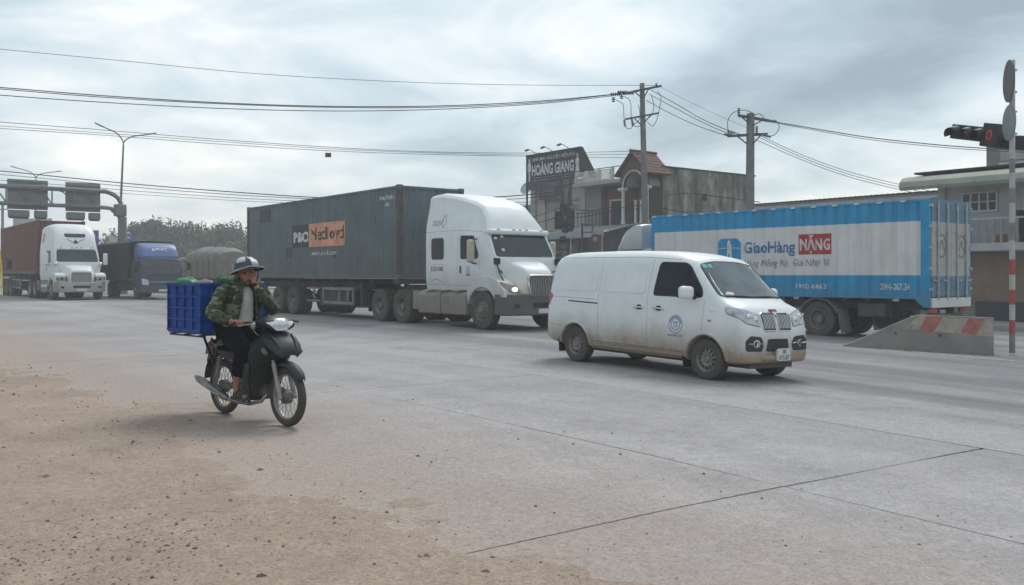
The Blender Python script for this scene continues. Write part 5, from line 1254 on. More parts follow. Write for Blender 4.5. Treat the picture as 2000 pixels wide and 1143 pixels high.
# frame tunnel, seat, side panels and tail
secs = []
for x, z, hw, hh in ((0.30, 0.66, 0.07, 0.16), (0.2, 0.56, 0.075, 0.13), (0.08, 0.50, 0.085, 0.11), (-0.04, 0.53, 0.095, 0.13), (-0.16, 0.58, 0.105, 0.14)):
    secs.append([(x, hw * math.cos(a), z + hh * math.sin(a)) for a in [2 * math.pi * k / 14 for k in range(14)]])
b = MB(); b.loft(secs); b.build('frame_cover', m_mb, moto, smooth=60)
secs = []
for x, z, hw, hh in ((0.03, 0.715, 0.07, 0.03), (-0.08, 0.735, 0.10, 0.045), (-0.25, 0.745, 0.12, 0.05), (-0.45, 0.775, 0.115, 0.05), (-0.62, 0.80, 0.10, 0.045), (-0.70, 0.80, 0.06, 0.03)):
    secs.append([(x, hw * math.cos(a), z + hh * math.sin(a)) for a in [2 * math.pi * k / 16 for k in range(16)]])
b = MB(); b.loft(secs); b.build('seat', m_seat, moto, smooth=60)
for s in (-1, 1):
    secs = []
    for x, z0, z1, y in ((0.02, 0.50, 0.70, 0.085), (-0.10, 0.50, 0.705, 0.11), (-0.28, 0.54, 0.71, 0.125), (-0.48, 0.62, 0.735, 0.125), (-0.66, 0.70, 0.775, 0.10), (-0.78, 0.76, 0.80, 0.06)):
        secs.append([(x, s * (y - 0.02), z0), (x, s * (y + 0.012), z0 + (z1 - z0) * 0.35), (x, s * (y + 0.014), z0 + (z1 - z0) * 0.7), (x, s * y, z1)])
    b = MB(); b.loft(secs, closed=False); b.build('side_panel', m_mb, moto, smooth=60, solid=0.008)
    b = MB(); b.tube([(-0.02, s * 0.118, 0.62), (-0.14, s * 0.138, 0.585), (-0.26, s * 0.143, 0.60)], [0.006, 0.01, 0.004], 5); b.build('side_stripe', m_alu, moto)
    b = MB(); b.tube([(-0.35, s * 0.14, 0.70), (-0.52, s * 0.145, 0.725), (-0.66, s * 0.12, 0.76)], [0.004, 0.008, 0.004], 5); b.build('side_stripe', m_alu, moto)
    # rear shock with coil spring, swing arm
    p0, p1 = Vector((-0.59, s * 0.105, 0.33)), Vector((-0.50, s * 0.12, 0.63)); b = MB(); b.cyl(p0, p1, 0.012, n=8)
    co_ = [p0.lerp(p1, 0.2 + 0.75 * i / 72) + Vector((0.026 * math.cos(i * 2 * math.pi / 8), 0.026 * math.sin(i * 2 * math.pi / 8), 0)) for i in range(73)]
    b.tube(co_, 0.0055, 5); b.build('rear_shock', m_alu, moto, smooth=60)
    b = MB(); b.bar((-0.62, s * 0.085, WR), (-0.12, s * 0.08, 0.33), 0.03, 0.045); b.build('swing_arm', m_eng, moto)
    b = MB(); b.tube([(-0.02, s * 0.12, 0.235), (-0.02, s * 0.25, 0.245)], 0.02, 8); b.build('foot_peg', m_black, moto, smooth=60)
secs = []
for i in range(13):
    a = R(30 + 145 * i / 12); row = []
    for k in range(7):
        th = R(-75 + 150 * k / 6); rr = WR + 0.05 - 0.05 * (1 - math.cos(th)); row.append((-0.605 + rr * math.cos(a) * 1.02, 0.08 * math.sin(th), WR + 0.03 + rr * math.sin(a) * 1.1))
    secs.append(row)
b = MB(); b.loft(secs, closed=False); b.build('rear_mudguard', m_black, moto, smooth=60, solid=0.005)
b = MB(); b.bar((-0.83, 0, 0.74), (-0.93, 0, 0.50), 0.15, 0.012, up=(0, 1, 0)); b.build('rear_flap', m_black, moto)
b = MB(); b.box((-0.86, 0, 0.68), (0.012, 0.17, 0.13), Matrix.Rotation(R(20), 3, 'Y')); b.build('number_plate', m_plate, moto)
b = MB(); b.ell((-0.80, 0, 0.74), (0.05, 0.09, 0.04), 12, 8); b.build('tail_lamp', m_red, moto, smooth=80)
# engine, exhaust, chain case
b = MB(); b.b2(-0.14, 0.14, -0.12, 0.12, 0.21, 0.37); b.build('engine', m_eng, moto, bevel=0.04, seg=3)
b = MB(); b.cyl((0.12, 0, 0.30), (0.30, 0, 0.33), 0.07, 0.062, 16)
for i in range(6): b.cyl((0.14 + i * 0.025, 0, 0.303 + i * 0.004), (0.15 + i * 0.025, 0, 0.304 + i * 0.004), 0.082, n=16)
b.build('cylinder', m_eng, moto)
for s in (-1, 1):
    b = MB(); b.cyl((0.0, s * 0.118, 0.29), (0.0, s * 0.15, 0.29), 0.095, 0.085, 24); b.build('engine_cover', m_eng, moto, smooth=40)
b = MB(); b.tube([(0.28, -0.03, 0.29), (0.26, -0.08, 0.22), (0.12, -0.135, 0.185), (-0.12, -0.15, 0.185), (-0.28, -0.155, 0.205)], 0.018, 10); b.build('exhaust_pipe', m_exh, moto, smooth=60)
b = MB(); b.tube([(-0.26, -0.157, 0.20), (-0.33, -0.16, 0.218), (-0.58, -0.170, 0.29), (-0.82, -0.180, 0.36), (-0.87, -0.182, 0.375)], [0.022, 0.036, 0.041, 0.039, 0.028], 16); mu = b.build('muffler', m_exh, moto, smooth=60)
b = MB(); b.tube([(-0.36, -0.198, 0.232), (-0.52, -0.211, 0.275), (-0.66, -0.218, 0.315)], [0.010, 0.018, 0.010], 8, flat=0.4); b.build('heat_shield', m_chrome, mu, smooth=60)
b = MB(); b.cyl((-0.865, -0.182, 0.374), (-0.89, -0.183, 0.381), 0.02, n=12); b.build('tail_pipe', m_black, mu)
b = MB(); b.tube([(-0.02, 0.09, 0.32), (-0.3, 0.095, 0.34), (-0.6, 0.095, 0.32)], 0.03, 8, flat=0.5); b.build('chain_case', m_black, moto, smooth=60)
b = MB(); b.tube([(-0.1, 0.1, 0.22), (-0.2, 0.2, 0.2), (-0.3, 0.24, 0.23)], 0.01, 6); b.build('side_stand', m_black, moto)
# luggage rack made of flat steel, carrying the crates
b = MB()
for y in (-0.34, -0.1, 0.1, 0.34): b.bar((-1.14, y, 0.835), (-0.40, y, 0.835), 0.03, 0.014)
for x in (-1.10, -0.78, -0.46): b.bar((x, -0.37, 0.848), (x, 0.39, 0.848), 0.03, 0.012)
for s in (-1, 1):
    b.bar((-0.55, s * 0.10, 0.83), (-0.60, s * 0.12, 0.60), 0.02); b.bar((-0.9, s * 0.10, 0.83), (-0.62, s * 0.12, 0.52), 0.02)
b.build('luggage_rack', m_black, moto)
# ================================================================== crates and bags
m_crate = M('royal blue plastic', (0.005, 0.056, 0.27), 0.55, var=0.25, vs=9, spec=0.3)
def crate(label, x0, x1, y0, y1, z0, z1):
    c = thing('plastic_crate', label, 'crate', (0, 0, 0), 0, 'blue crates on the motorcycle')
    p = MC + MF * ((x0 + x1) / 2) + Vector((-MF.y, MF.x, 0)) * ((y0 + y1) / 2); c.location = (p.x, p.y, z0); c.rotation_euler = (0, 0, MANG)
    hx, hy, H_ = (x1 - x0) / 2, (y1 - y0) / 2, z1 - z0
    def wall(axis, s):
        w_ = MB(); L = hx if axis == 'x' else hy; off = (hy if axis == 'x' else hx) * s
        def pt(a, d, z): return (a, off - s * d, z) if axis == 'x' else (off - s * d, a, z)
        def bx(a0, a1, d0, d1, za, zb):
            q = [pt(a, d, z) for z in (za, zb) for a, d in ((a0, d0), (a1, d0), (a1, d1), (a0, d1))]; w_.add(q, [(3, 2, 1, 0), (4, 5, 6, 7), (0, 1, 5, 4), (1, 2, 6, 5), (2, 3, 7, 6), (3, 0, 4, 7)])
        bx(-L + 0.012, L - 0.012, 0.020, 0.026, 0.03, H_ - 0.03)                       # thin back wall
        w0 = w_; o1 = w0.build('wall', m_crate, c); w_ = MB()
        for i in range(5):                                                             # horizontal ribs
            z = 0.02 + (H_ - 0.05) * i / 4; w_ = MB(); bx(-L, L, 0.0, 0.0195, z, z + (0.03 if i in (0, 4) else 0.016)); w_.build('rib', m_crate, o1)
        n = 5 if axis == 'x' else 4
        for i in range(n):
            a = -L + 0.012 + (2 * L - 0.024) * i / (n - 1); w_ = MB(); bx(a - 0.008, a + 0.008, 0.002, 0.0192, 0.02, H_ - 0.01); w_.build('rib', m_crate, o1)
    for s in (-1, 1): wall('x', s); wall('y', s)
    b = MB(); b.b2(-hx + 0.01, hx - 0.01, -hy + 0.01, hy - 0.01, 0.004, 0.018); b.build('base', m_crate, c)
    return c
crate('blue plastic crate on the near side of the motorcycle rack, beside the rider', -1.15, -0.41, -0.385, 0.003, 0.857, 1.385)
crate('blue plastic crate on the far side of the motorcycle rack, mostly behind the rider', -1.15, -0.41, 0.013, 0.40, 0.857, 1.385)
m_bag = M('green plastic bag', (0.02, 0.15, 0.06), 0.45, var=0.3, vs=9, bump=0.5, bs=14)
m_gbag = M('dark green netting', (0.02, 0.09, 0.05), 0.7, var=0.35, vs=14, bump=0.6, bs=20)
def blob(name, label, cx, cy, z, rx, ry, rz, mat, seed, group='bags in the crates'):
    p = MC + MF * cx + Vector((-MF.y, MF.x, 0)) * cy
    b = MB(); n, m_ = 28, 14; vs = []
    for j in range(m_ + 1):
        th = math.pi * j / m_
        for i in range(n):
            a = 2 * math.pi * i / n; d = Vector((math.sin(th) * math.cos(a), math.sin(th) * math.sin(a), math.cos(th)))
            k = 1 + 0.22 * mn.noise(d * 2.1 + Vector((seed, 0, 0))) + 0.12 * mn.noise(d * 5.5 + Vector((seed, 3, 0)))
            vs.append((d.x * rx * k, d.y * ry * k, max(-rz * 0.7, d.z * rz * k)))
    fs = [(j * n + i, (j + 1) * n + i, (j + 1) * n + (i + 1) % n, j * n + (i + 1) % n) for j in range(m_) for i in range(n)]
    b.add(vs, fs); o = b.build(name, mat, None, smooth=180); o.location = (p.x, p.y, z); o.rotation_euler = (0, 0, MANG); tag(o, label, 'bag', group); return o
blob('plastic_bag', 'bright green bag bulging over the rim of the near crate', -0.93, -0.27, 1.375, 0.20, 0.10, 0.07, m_bag, 1.0)
blob('plastic_bag', 'dark green bag heaped in the far crate behind the rider', -0.62, 0.26, 1.40, 0.2, 0.12, 0.12, m_gbag, 5.0)
blob('plastic_bag', 'dull purple-grey bundle showing over the near crate rim beside the green bag', -0.64, -0.21, 1.36, 0.16, 0.12, 0.06, M('grey bundle', (0.12, 0.11, 0.14), 0.7, var=0.3, vs=8), 9.0)
blob('net_bag', 'dark green net bag in the front of the near crate, behind the rider\'s shoulder', -0.47, -0.10, 1.30, 0.07, 0.12, 0.16, m_gbag, 12.0)
# ================================================================== rider
m_skin = M('sunburnt skin', (0.30, 0.15, 0.105), 0.55, var=0.1, vs=9)
m_hair = M('black hair', (0.012, 0.011, 0.01), 0.7)
def camo_mat():
    m = bpy.data.materials.new('green camouflage cloth'); m.use_nodes = True; t = m.node_tree; b = t.nodes['Principled BSDF']; b.inputs['Roughness'].default_value = 0.9
    tcn = N(t, 'ShaderNodeTexCoord'); mp = N(t, 'ShaderNodeMapping'); mp.inputs['Scale'].default_value = (1, 1, 1.7); t.links.new(tcn.outputs['Object'], mp.inputs[0])
    def n_(sc, off):
        q = N(t, 'ShaderNodeTexNoise'); q.noise_dimensions = '4D'; q.inputs['W'].default_value = off; q.inputs['Scale'].default_value = sc; q.inputs['Detail'].default_value = 3; q.inputs['Distortion'].default_value = 1.0; t.links.new(mp.outputs[0], q.inputs['Vector']); return q.outputs[0]
    c = mixc(t, ramp(t, n_(8, 1.0), [(0.49, (0, 0, 0)), (0.51, (1, 1, 1))]), (0.052, 0.075, 0.035), (0.022, 0.035, 0.02))
    c = mixc(t, ramp(t, n_(9, 7.0), [(0.56, (0, 0, 0)), (0.575, (1, 1, 1))]), c, (0.16, 0.17, 0.11))
    c = mixc(t, ramp(t, n_(11, 13.0), [(0.60, (0, 0, 0)), (0.615, (1, 1, 1))]), c, (0.012, 0.014, 0.012))
    c = mixc(t, ramp(t, n_(10, 21.0), [(0.62, (0, 0, 0)), (0.635, (1, 1, 1))]), c, (0.07, 0.05, 0.03))
    t.links.new(c, b.inputs['Base Color'])
    bp = N(t, 'ShaderNodeBump'); bp.inputs['Strength'].default_value = 0.5; bp.inputs['Distance'].default_value = 0.02; t.links.new(n_(14, 3.0), bp.inputs['Height']); t.links.new(bp.outputs[0], b.inputs['Normal'])
    MATS['camo'] = m; return m
m_camo = camo_mat()
m_shirt = M('pale grey undershirt', (0.44, 0.44, 0.41), 0.9, var=0.08, vs=6, bump=0.3, bs=12)
m_trs = M('navy black trousers', (0.008, 0.009, 0.016), 0.95, spec=0.1, var=0.2, vs=6, bump=0.4, bs=10)
m_sand = M('dusty grey sandal', (0.06, 0.062, 0.058), 0.8, var=0.2)
rider = thing('person', 'rider in camouflage jacket and wide-brimmed helmet covering the face with one hand', 'person', (MC.x, MC.y, 0), MANG)
def skin_obj(name, verts, edges, mat, parent, sub=2, root=0, folds=0.0, fseed=0.0, fscale=16.0):
    """verts: (x, y, z, r) or (x, y, z, rx, ry)"""
    me = bpy.data.meshes.new(name); me.from_pydata([v_[:3] for v_ in verts], edges, [])
    o = bpy.data.objects.new(name, me); COL.objects.link(o)
    o.modifiers.new('skin', 'SKIN').use_smooth_shade = True
    sk = me.skin_vertices[0].data
    for i, v_ in enumerate(verts): sk[i].radius = (v_[3], v_[4] if len(v_) > 4 else v_[3]); sk[i].use_root = (i == root)
    q = o.modifiers.new('sub', 'SUBSURF'); q.levels = q.render_levels = sub
    dg = bpy.context.evaluated_depsgraph_get(); m2 = bpy.data.meshes.new_from_object(o.evaluated_get(dg)); bpy.data.objects.remove(o); bpy.data.meshes.remove(me)
    if folds:
        m2.update(); nn = [v_.normal.copy() for v_ in m2.vertices]
        for v_, n2_ in zip(m2.vertices, nn):
            c = v_.co * fscale; k = mn.noise(Vector((c.x * 0.8, c.y * 0.8, c.z * 1.25 + fseed))) + 0.5 * abs(mn.noise(c * 1.9 + Vector((fseed, 0, 0)))); v_.co += n2_ * (k * folds)
    m2.name = name; m2.materials.clear(); m2.materials.append(mat); m2.polygons.foreach_set('use_smooth', [True] * len(m2.polygons))
    return obj(name, m2, parent)
# joints (local bike space)
HIP = (-0.30, 0, 0.86); KNEE = {-1: (0.14, -0.21, 0.74), 1: (0.14, 0.21, 0.74)}; ANK = {-1: (0.0, -0.21, 0.345), 1: (0.02, 0.21, 0.345)}
SHO = {-1: (-0.265, -0.205, 1.315), 1: (-0.23, 0.205, 1.31)}
ELB = {-1: (-0.16, -0.40, 1.08), 1: (-0.08, 0.27, 1.08)}
WRI = {-1: (0.165, -0.335, 1.005), 1: (-0.02, 0.01, 1.36)}
HEAD = Vector((-0.165, 0.0, 1.475))
bd = [(*HIP, 0.13, 0.10), (-0.31, 0, 1.0, 0.10, 0.075), (-0.30, 0, 1.16, 0.105, 0.075), (-0.27, 0, 1.28, 0.105, 0.07), (-0.225, 0, 1.355, 0.06), (-0.20, 0, 1.40, 0.052), (-0.185, 0, 1.45, 0.06)]
ed = [(0, 1), (1, 2), (2, 3), (3, 4), (4, 5), (5, 6)]
for s in (-1, 1):
    i = len(bd); bd += [(*SHO[s], 0.048), (*ELB[s], 0.038), (*WRI[s], 0.028)]; ed += [(3, i), (i, i + 1), (i + 1, i + 2)]
    i = len(bd); k_, a_ = KNEE[s], ANK[s]
    bd += [(-0.23, s * 0.11, 0.84, 0.09), (*k_, 0.06), ((k_[0] + a_[0]) / 2 - 0.02, (k_[1] + a_[1]) / 2, 0.53, 0.052), (*a_, 0.036), (a_[0] + 0.02, a_[1], 0.285, 0.036, 0.03), (a_[0] + 0.13, a_[1], 0.268, 0.036, 0.022), (a_[0] + 0.19, a_[1], 0.264, 0.026, 0.016)]
    ed += [(0, i), (i, i + 1), (i + 1, i + 2), (i + 2, i + 3), (i + 3, i + 4), (i + 4, i + 5), (i + 5, i + 6)]
skin_obj('body', bd, ed, m_skin, rider)
# head with face
hb_ = MB(); n, m_ = 24, 18; vs = []
for j in range(m_ + 1):
    th = math.pi * j / m_
    for i in range(n):
        a = 2 * math.pi * i / n; d = Vector((math.sin(th) * math.cos(a), math.sin(th) * math.sin(a), math.cos(th)))
        x, y, z = d.x * 0.098, d.y * 0.077, d.z * 0.118
        fr = max(0, d.x)
        if z < 0: y *= 1 - 0.30 * (-z / 0.118) ** 1.5; x = x * (1 - 0.12 * (-z / 0.118)) + 0.012 * fr
        x += 0.022 * math.exp(-((y / 0.016) ** 2 + ((z + 0.012) / 0.024) ** 2)) * (fr > 0.5)        # nose
        x += 0.006 * math.exp(-((y / 0.03) ** 2 + ((z + 0.058) / 0.010) ** 2)) * (fr > 0.5)         # lips
        x -= 0.010 * (math.exp(-(((abs(y) - 0.032) / 0.018) ** 2 + ((z - 0.018) / 0.014) ** 2))) * (fr > 0.4)  # eye sockets
        x += 0.006 * math.exp(-((z - 0.04) / 0.012) ** 2) * (fr > 0.6)
        vs.append((x, y, z))
hb_.add(vs, [(j * n + i, (j + 1) * n + i, (j + 1) * n + (i + 1) % n, j * n + (i + 1) % n) for j in range(m_) for i in range(n)])
hrot = Matrix.Translation(HEAD) @ Matrix.Rotation(R(-22), 4, 'Z') @ Matrix.Rotation(R(4), 4, 'Y')
head = hb_.build('head', m_skin, rider, smooth=180); head.matrix_local = hrot
for s in (-1, 1):
    b = MB(); b.ell((0.082, s * 0.032, 0.018), (0.012, 0.015, 0.009), 10, 8); b.build('eye', m_hair, head, smooth=180)
    b = MB(); b.ell((0.0, s * 0.078, 0.0), (0.022, 0.010, 0.034), 10, 8); b.build('ear', m_skin, head, smooth=180)
b = MB(); b.tube([(0.09, -0.022, -0.057), (0.098, 0, -0.056), (0.09, 0.022, -0.057)], 0.004, 5); b.build('mouth', M('lips', (0.2, 0.07, 0.06), 0.6), head)
b = MB(); b.lathe([(0.0795, 0.02), (0.082, -0.03), (0.075, -0.07), (0.06, -0.085)], (-0.018, 0, 0.0), (0, 0, 1), 16, R(75), R(285), xdir=(1, 0, 0)); b.build('hair', m_hair, head, smooth=60, solid=0.006)
# bucket-shaped helmet, striped navy and white, with a wide dark brim
m_navyh = M('navy helmet shell', (0.02, 0.035, 0.075), 0.35, coat=0.3); m_whiteh = M('white helmet patch', (0.55, 0.56, 0.56), 0.4)
prof = [(0.1275, 0.0), (0.129, 0.03), (0.124, 0.07), (0.108, 0.108), (0.08, 0.134), (0.04, 0.148), (0.0001, 0.152)]
def hshell(a0, a1, mt, off, p, nm, par):
    q = MB(); q.lathe([(r + off, h) for r, h in p], (0, 0, 0), (0, 0, 1), 20, R(a0), R(a1), xdir=(1, 0, 0)); return q.build(nm, mt, par, smooth=60, solid=0.003)
hel = MB(); hel.lathe(prof, (0, 0, 0), (0, 0, 1), 36); helm = hel.build('helmet', m_navyh, rider, smooth=60, solid=0.004); helm.matrix_local = hrot @ Matrix.Translation((-0.012, 0, 0.03)) @ Matrix.Rotation(R(-13), 4, 'Y') @ Matrix.Rotation(R(9), 4, 'X')
hshell(-55, -5, m_whiteh, 0.003, [(0.118, 0.085), (0.108, 0.108), (0.08, 0.134), (0.055, 0.143)], 'helmet_patch', helm)
hshell(-140, -95, m_whiteh, 0.003, [(0.1275, 0.002), (0.129, 0.03), (0.124, 0.07), (0.115, 0.095)], 'helmet_patch', helm)
hshell(20, 70, m_whiteh, 0.003, [(0.129, 0.03), (0.124, 0.07), (0.112, 0.1)], 'helmet_patch', helm)
hshell(-90, 90, M('pale helmet band', (0.3, 0.32, 0.33), 0.5), 0.003, [(0.128, 0.004), (0.1295, 0.026)], 'helmet_band', helm)
br = MB(); rowi, rowo = [], []; NB = 40
secs = []
for i in range(NB):
    a = 2 * math.pi * i / NB; f = 0.5 + 0.5 * math.cos(a); wd = 0.008 + 0.105 * f ** 1.7; dr = 0.012 * f - 0.01 - 0.03 * abs(math.sin(a)) * f
    secs.append([(math.cos(a) * (0.126 + wd * q), math.sin(a) * (0.126 + wd * q * 0.95), 0.012 + dr * q ** 1.4) for q in (0, 0.35, 0.7, 1.0)])
secs.append(secs[0]); br.loft(secs, closed=False); br.build('brim', [M('dark brim underside', (0.016, 0.016, 0.02), 0.6)], helm, smooth=60, solid=0.006)
b = MB(); b.tube([q[-1] for q in secs[:-1]], 0.006, 6, closed=True); b.build('brim_edge', M('pale brim edge', (0.36, 0.33, 0.3), 0.7), helm, smooth=60)
for s in (-1, 1):
    b = MB(); b.tube([(0.0, s * 0.122, 0.0), (0.02, s * 0.088, -0.09), (0.04, s * 0.03, -0.155)], 0.005, 5, flat=0.5); b.build('chin_strap', m_black, helm)
# clothes
sh = [(-0.29, 0, 0.88, 0.17, 0.132), (-0.29, 0, 1.03, 0.16, 0.118), (-0.27, 0, 1.17, 0.165, 0.12), (-0.245, 0, 1.275, 0.165, 0.108), (-0.22, 0, 1.345, 0.10, 0.09), (-0.205, 0, 1.38, 0.068, 0.062)]
skin_obj('undershirt', sh, [(0, 1), (1, 2), (2, 3), (3, 4), (4, 5)], m_shirt, rider, folds=0.012, fseed=4.0, fscale=14.0)
# jacket: open down the front, made of a back shell and two sleeves
def jacket_shell():
    rows_ = [(0.75, -0.33, 0.235, 0.165), (0.86, -0.31, 0.225, 0.165), (0.98, -0.295, 0.205, 0.155), (1.10, -0.28, 0.205, 0.15), (1.21, -0.26, 0.215, 0.148), (1.295, -0.242, 0.212, 0.135), (1.345, -0.23, 0.165, 0.115), (1.375, -0.222, 0.105, 0.09), (1.405, -0.228, 0.098, 0.088)]
    secs = []
    for z, cx, ry, rx in catmull(rows_, 3):
        row = []; op = 25 - 11 * sstep(0.98, 1.30, z) + 6 * sstep(1.30, 1.40, z) + 3 * mn.noise(Vector((z * 9, 0, 0)))
        for k in range(49):
            a = R(op + (360 - 2 * op) * k / 48); f = 0.95 + 0.07 * mn.noise(Vector((math.cos(a) * 2.5, math.sin(a) * 2.5, z * 7))) + 0.03 * mn.noise(Vector((math.cos(a) * 6, math.sin(a) * 6, z * 17)))
            ca, sa = math.cos(a), math.sin(a)
            row.append((cx + rx * f * math.copysign(abs(ca) ** 0.8, ca), ry * f * math.copysign(abs(sa) ** 0.8, sa), z + 0.01 * mn.noise(Vector((ca * 3, sa * 3, 9)))))
        secs.append(row)
    b = MB(); b.loft(secs, closed=False); return b
jk = jacket_shell().build('jacket', m_camo, rider, smooth=180, solid=0.012)
def lerp3(a, b_, t_): return tuple(a[i] + (b_[i] - a[i]) * t_ for i in range(3))
for s in (-1, 1):
    S_, E_, W_ = SHO[s], ELB[s], WRI[s]
    S0 = (S_[0] - 0.0, S_[1] * 0.62, S_[2] - 0.01)
    vv = [(*S0, 0.082), (*S_, 0.082), (*lerp3(S_, E_, 0.5), 0.070), (*lerp3(S_, E_, 0.85), 0.068), (*E_, 0.066), (*lerp3(E_, W_, 0.25), 0.060), (*lerp3(E_, W_, 0.55), 0.056), (*lerp3(E_, W_, 0.80), 0.050), (*lerp3(E_, W_, 0.90), 0.053)]
    skin_obj('sleeve', vv, [(i, i + 1) for i in range(len(vv) - 1)], m_camo, jk, sub=3, folds=0.017, fseed=2.0 + s, fscale=24)
    cl_ = MB(); a0 = 25 if s > 0 else -25; a1 = 150 if s > 0 else -150
    cl_.lathe([(0.093, 1.39), (0.108, 1.42), (0.125, 1.395), (0.13, 1.36)], (-0.225, 0, 0), (0, 0, 1), 12, R(a0), R(a1), xdir=(1, 0, 0)); cl_.build('collar', m_camo, jk, smooth=80, solid=0.006)
tv = [(*HIP[:2], 0.865, 0.185, 0.14)]; te = []
for s in (-1, 1):
    k_, a_ = KNEE[s], ANK[s]; i = len(tv)
    tv += [(-0.22, s * 0.125, 0.835, 0.118), (*lerp3((-0.22, s * 0.125, 0.835), k_, 0.55), 0.105), (k_[0], k_[1], k_[2], 0.09), (k_[0] - 0.04, k_[1], 0.63, 0.085), (*lerp3(k_, a_, 0.55), 0.082), (*lerp3(k_, a_, 0.72), 0.078)]
    te += [(0, i)] + [(i + q, i + q + 1) for q in range(5)]
skin_obj('trousers', tv, te, m_trs, rider, folds=0.009, fseed=6.0)
for s in (-1, 1):
    a_ = ANK[s]; b = MB(); cx, cy = a_[0] + 0.075, a_[1]
    ol = rpoly([(cx - 0.13, cy - 0.036), (cx + 0.06, cy - 0.048), (cx + 0.14, cy - 0.035), (cx + 0.14, cy + 0.035), (cx + 0.06, cy + 0.048), (cx - 0.13, cy + 0.036)], 0.035)
    b.prism(ol, 'xy', 0.232, 0.25); so_ = b.build('sandal', m_sand, rider, bevel=0.004)
    for x, rr in ((cx + 0.05, 0.05), (cx - 0.02, 0.05), (cx + 0.075, 0.046)):
        st_ = MB(); st_.tube([(x, cy + rr * math.cos(t_), 0.248 + rr * 1.22 * math.sin(t_)) for t_ in [math.pi * k / 10 for k in range(11)]], 0.017, 8, flat=0.3); st_.build('strap', m_sand, so_, smooth=80)
# hands
def hand(wr, dirv, palmn, curls, spread, side, name='hand'):
    """dirv: wrist to knuckles; palmn: the way the palm faces; side: +1 thumb towards dirv x palmn"""
    d = Vector(dirv).normalized(); p = Vector(palmn).normalized(); p = (p - d * p.dot(d)).normalized(); x = d.cross(p) * side; w_ = Vector(wr)
    vs = [(*w_, 0.029, 0.021), (*(w_ + d * 0.045), 0.041, 0.017), (*(w_ + d * 0.085), 0.042, 0.0145)]; es = [(0, 1), (1, 2)]
    for k, (off, ln) in enumerate(((0.032, 0.072), (0.011, 0.080), (-0.011, 0.075), (-0.031, 0.060))):
        base = w_ + d * 0.088 + x * off; dd = (d + x * spread * off * 10).normalized(); q = base; i0 = 2; ang = 0.0
        for j, fr in enumerate((0.42, 0.32, 0.26)):
            ang += curls[k][j]; v_ = dd * math.cos(ang) + p * math.sin(ang); q = q + v_ * (ln * fr)
            if j == 0: vs.append((*base, 0.0105)); es.append((i0, len(vs) - 1)); i0 = len(vs) - 1
            vs.append((*q, 0.0095 - 0.001 * j)); es.append((i0, len(vs) - 1)); i0 = len(vs) - 1
    tb = w_ + d * 0.025 + x * 0.028 + p * 0.006; t1 = tb + (x * 0.75 + d * 0.6 + p * 0.25).normalized() * 0.042; t2 = t1 + (x * 0.25 + d * 0.9 + p * 0.35).normalized() * 0.036; t3 = t2 + (d * 0.9 + p * 0.5).normalized() * 0.024
    for k, q in enumerate((tb, t1, t2, t3)): vs.append((*q, (0.016, 0.0125, 0.011, 0.009)[k])); es.append((0 if k == 0 else len(vs) - 2, len(vs) - 1))
    return skin_obj(name, vs, es, m_skin, rider, sub=1)
fw = Vector(WRI[1]); face = HEAD + Vector((0.115, 0.0, 0.005))
hand(fw, Vector((-0.035, -0.03, 0.17)), (-0.927, 0.3, -0.1), [(0.15, 0.2, 0.15), (0.05, 0.15, 0.15), (0.05, 0.15, 0.15), (0.1, 0.25, 0.2)], 0.55, -1)
hand(WRI[-1], Vector((0.225, -0.325, 1.018)) - Vector(WRI[-1]) + Vector((0.03, 0.0, 0.008)), (0.1, 0, -1), [(0.9, 1.1, 0.7), (0.95, 1.1, 0.7), (1.0, 1.1, 0.7), (1.0, 1.1, 0.7)], 0.1, 1)
# ================================================================== buildings along the far footpath
def tof(px, s):
    k = (px - 1000) / FPX; Z = (s + Q0.dot(LD)) / (LD.x * k + LD.y); X = k * Z; rel = Vector((X, Z, 0)) - Q0
    return rel.dot(FD), Z
def zof(py, Z): return CH + (HOR - py) / FPX * Z
def bthing(name, label, t0, s0, cat='building'):
    p = road(t0, s0); return thing(name, label, cat, (p.x, p.y, p.z), ROADANG)
def PB(root, name, mat, x0, x1, y0, y1, z0, z1, bevel=0.0):
    b = MB(); b.b2(x0, x1, y0, y1, z0, z1); return b.build(name, mat, root, bevel=bevel)
m_cream = M('cream render', (0.36, 0.34, 0.30), 0.9, var=0.08, vs=1.2, streak=((0.25, 0.23, 0.2), 0.5))
m_grend = M('grey render', (0.25, 0.245, 0.235), 0.9, var=0.1, vs=1.2, streak=((0.17, 0.16, 0.15), 0.5))
m_dbrown = M('dark brown wall', (0.10, 0.075, 0.065), 0.85, var=0.15, vs=1.5)
m_rbrown = M('red brown wall', (0.16, 0.075, 0.06), 0.85, var=0.15, vs=1.5)
m_shut = M('roller shutter', (0.22, 0.20, 0.175), 0.7, var=0.1)
m_dk = M('dark interior', (0.02, 0.02, 0.022), 0.9)
m_blk = M('black signboard', (0.012, 0.014, 0.016), 0.5, var=0.2)
m_sgn = M('white sign lettering', (0.55, 0.56, 0.55), 0.6)
m_wcol = M('white painted column', (0.55, 0.54, 0.51), 0.8, var=0.06, streak=((0.4, 0.37, 0.33), 0.4))
m_sheet = M('galvanised roof sheet', (0.34, 0.36, 0.37), 0.5, 0.25, var=0.15, vs=2)
m_tile = M('terracotta roof tile', (0.125, 0.052, 0.042), 0.8, var=0.25, vs=9)
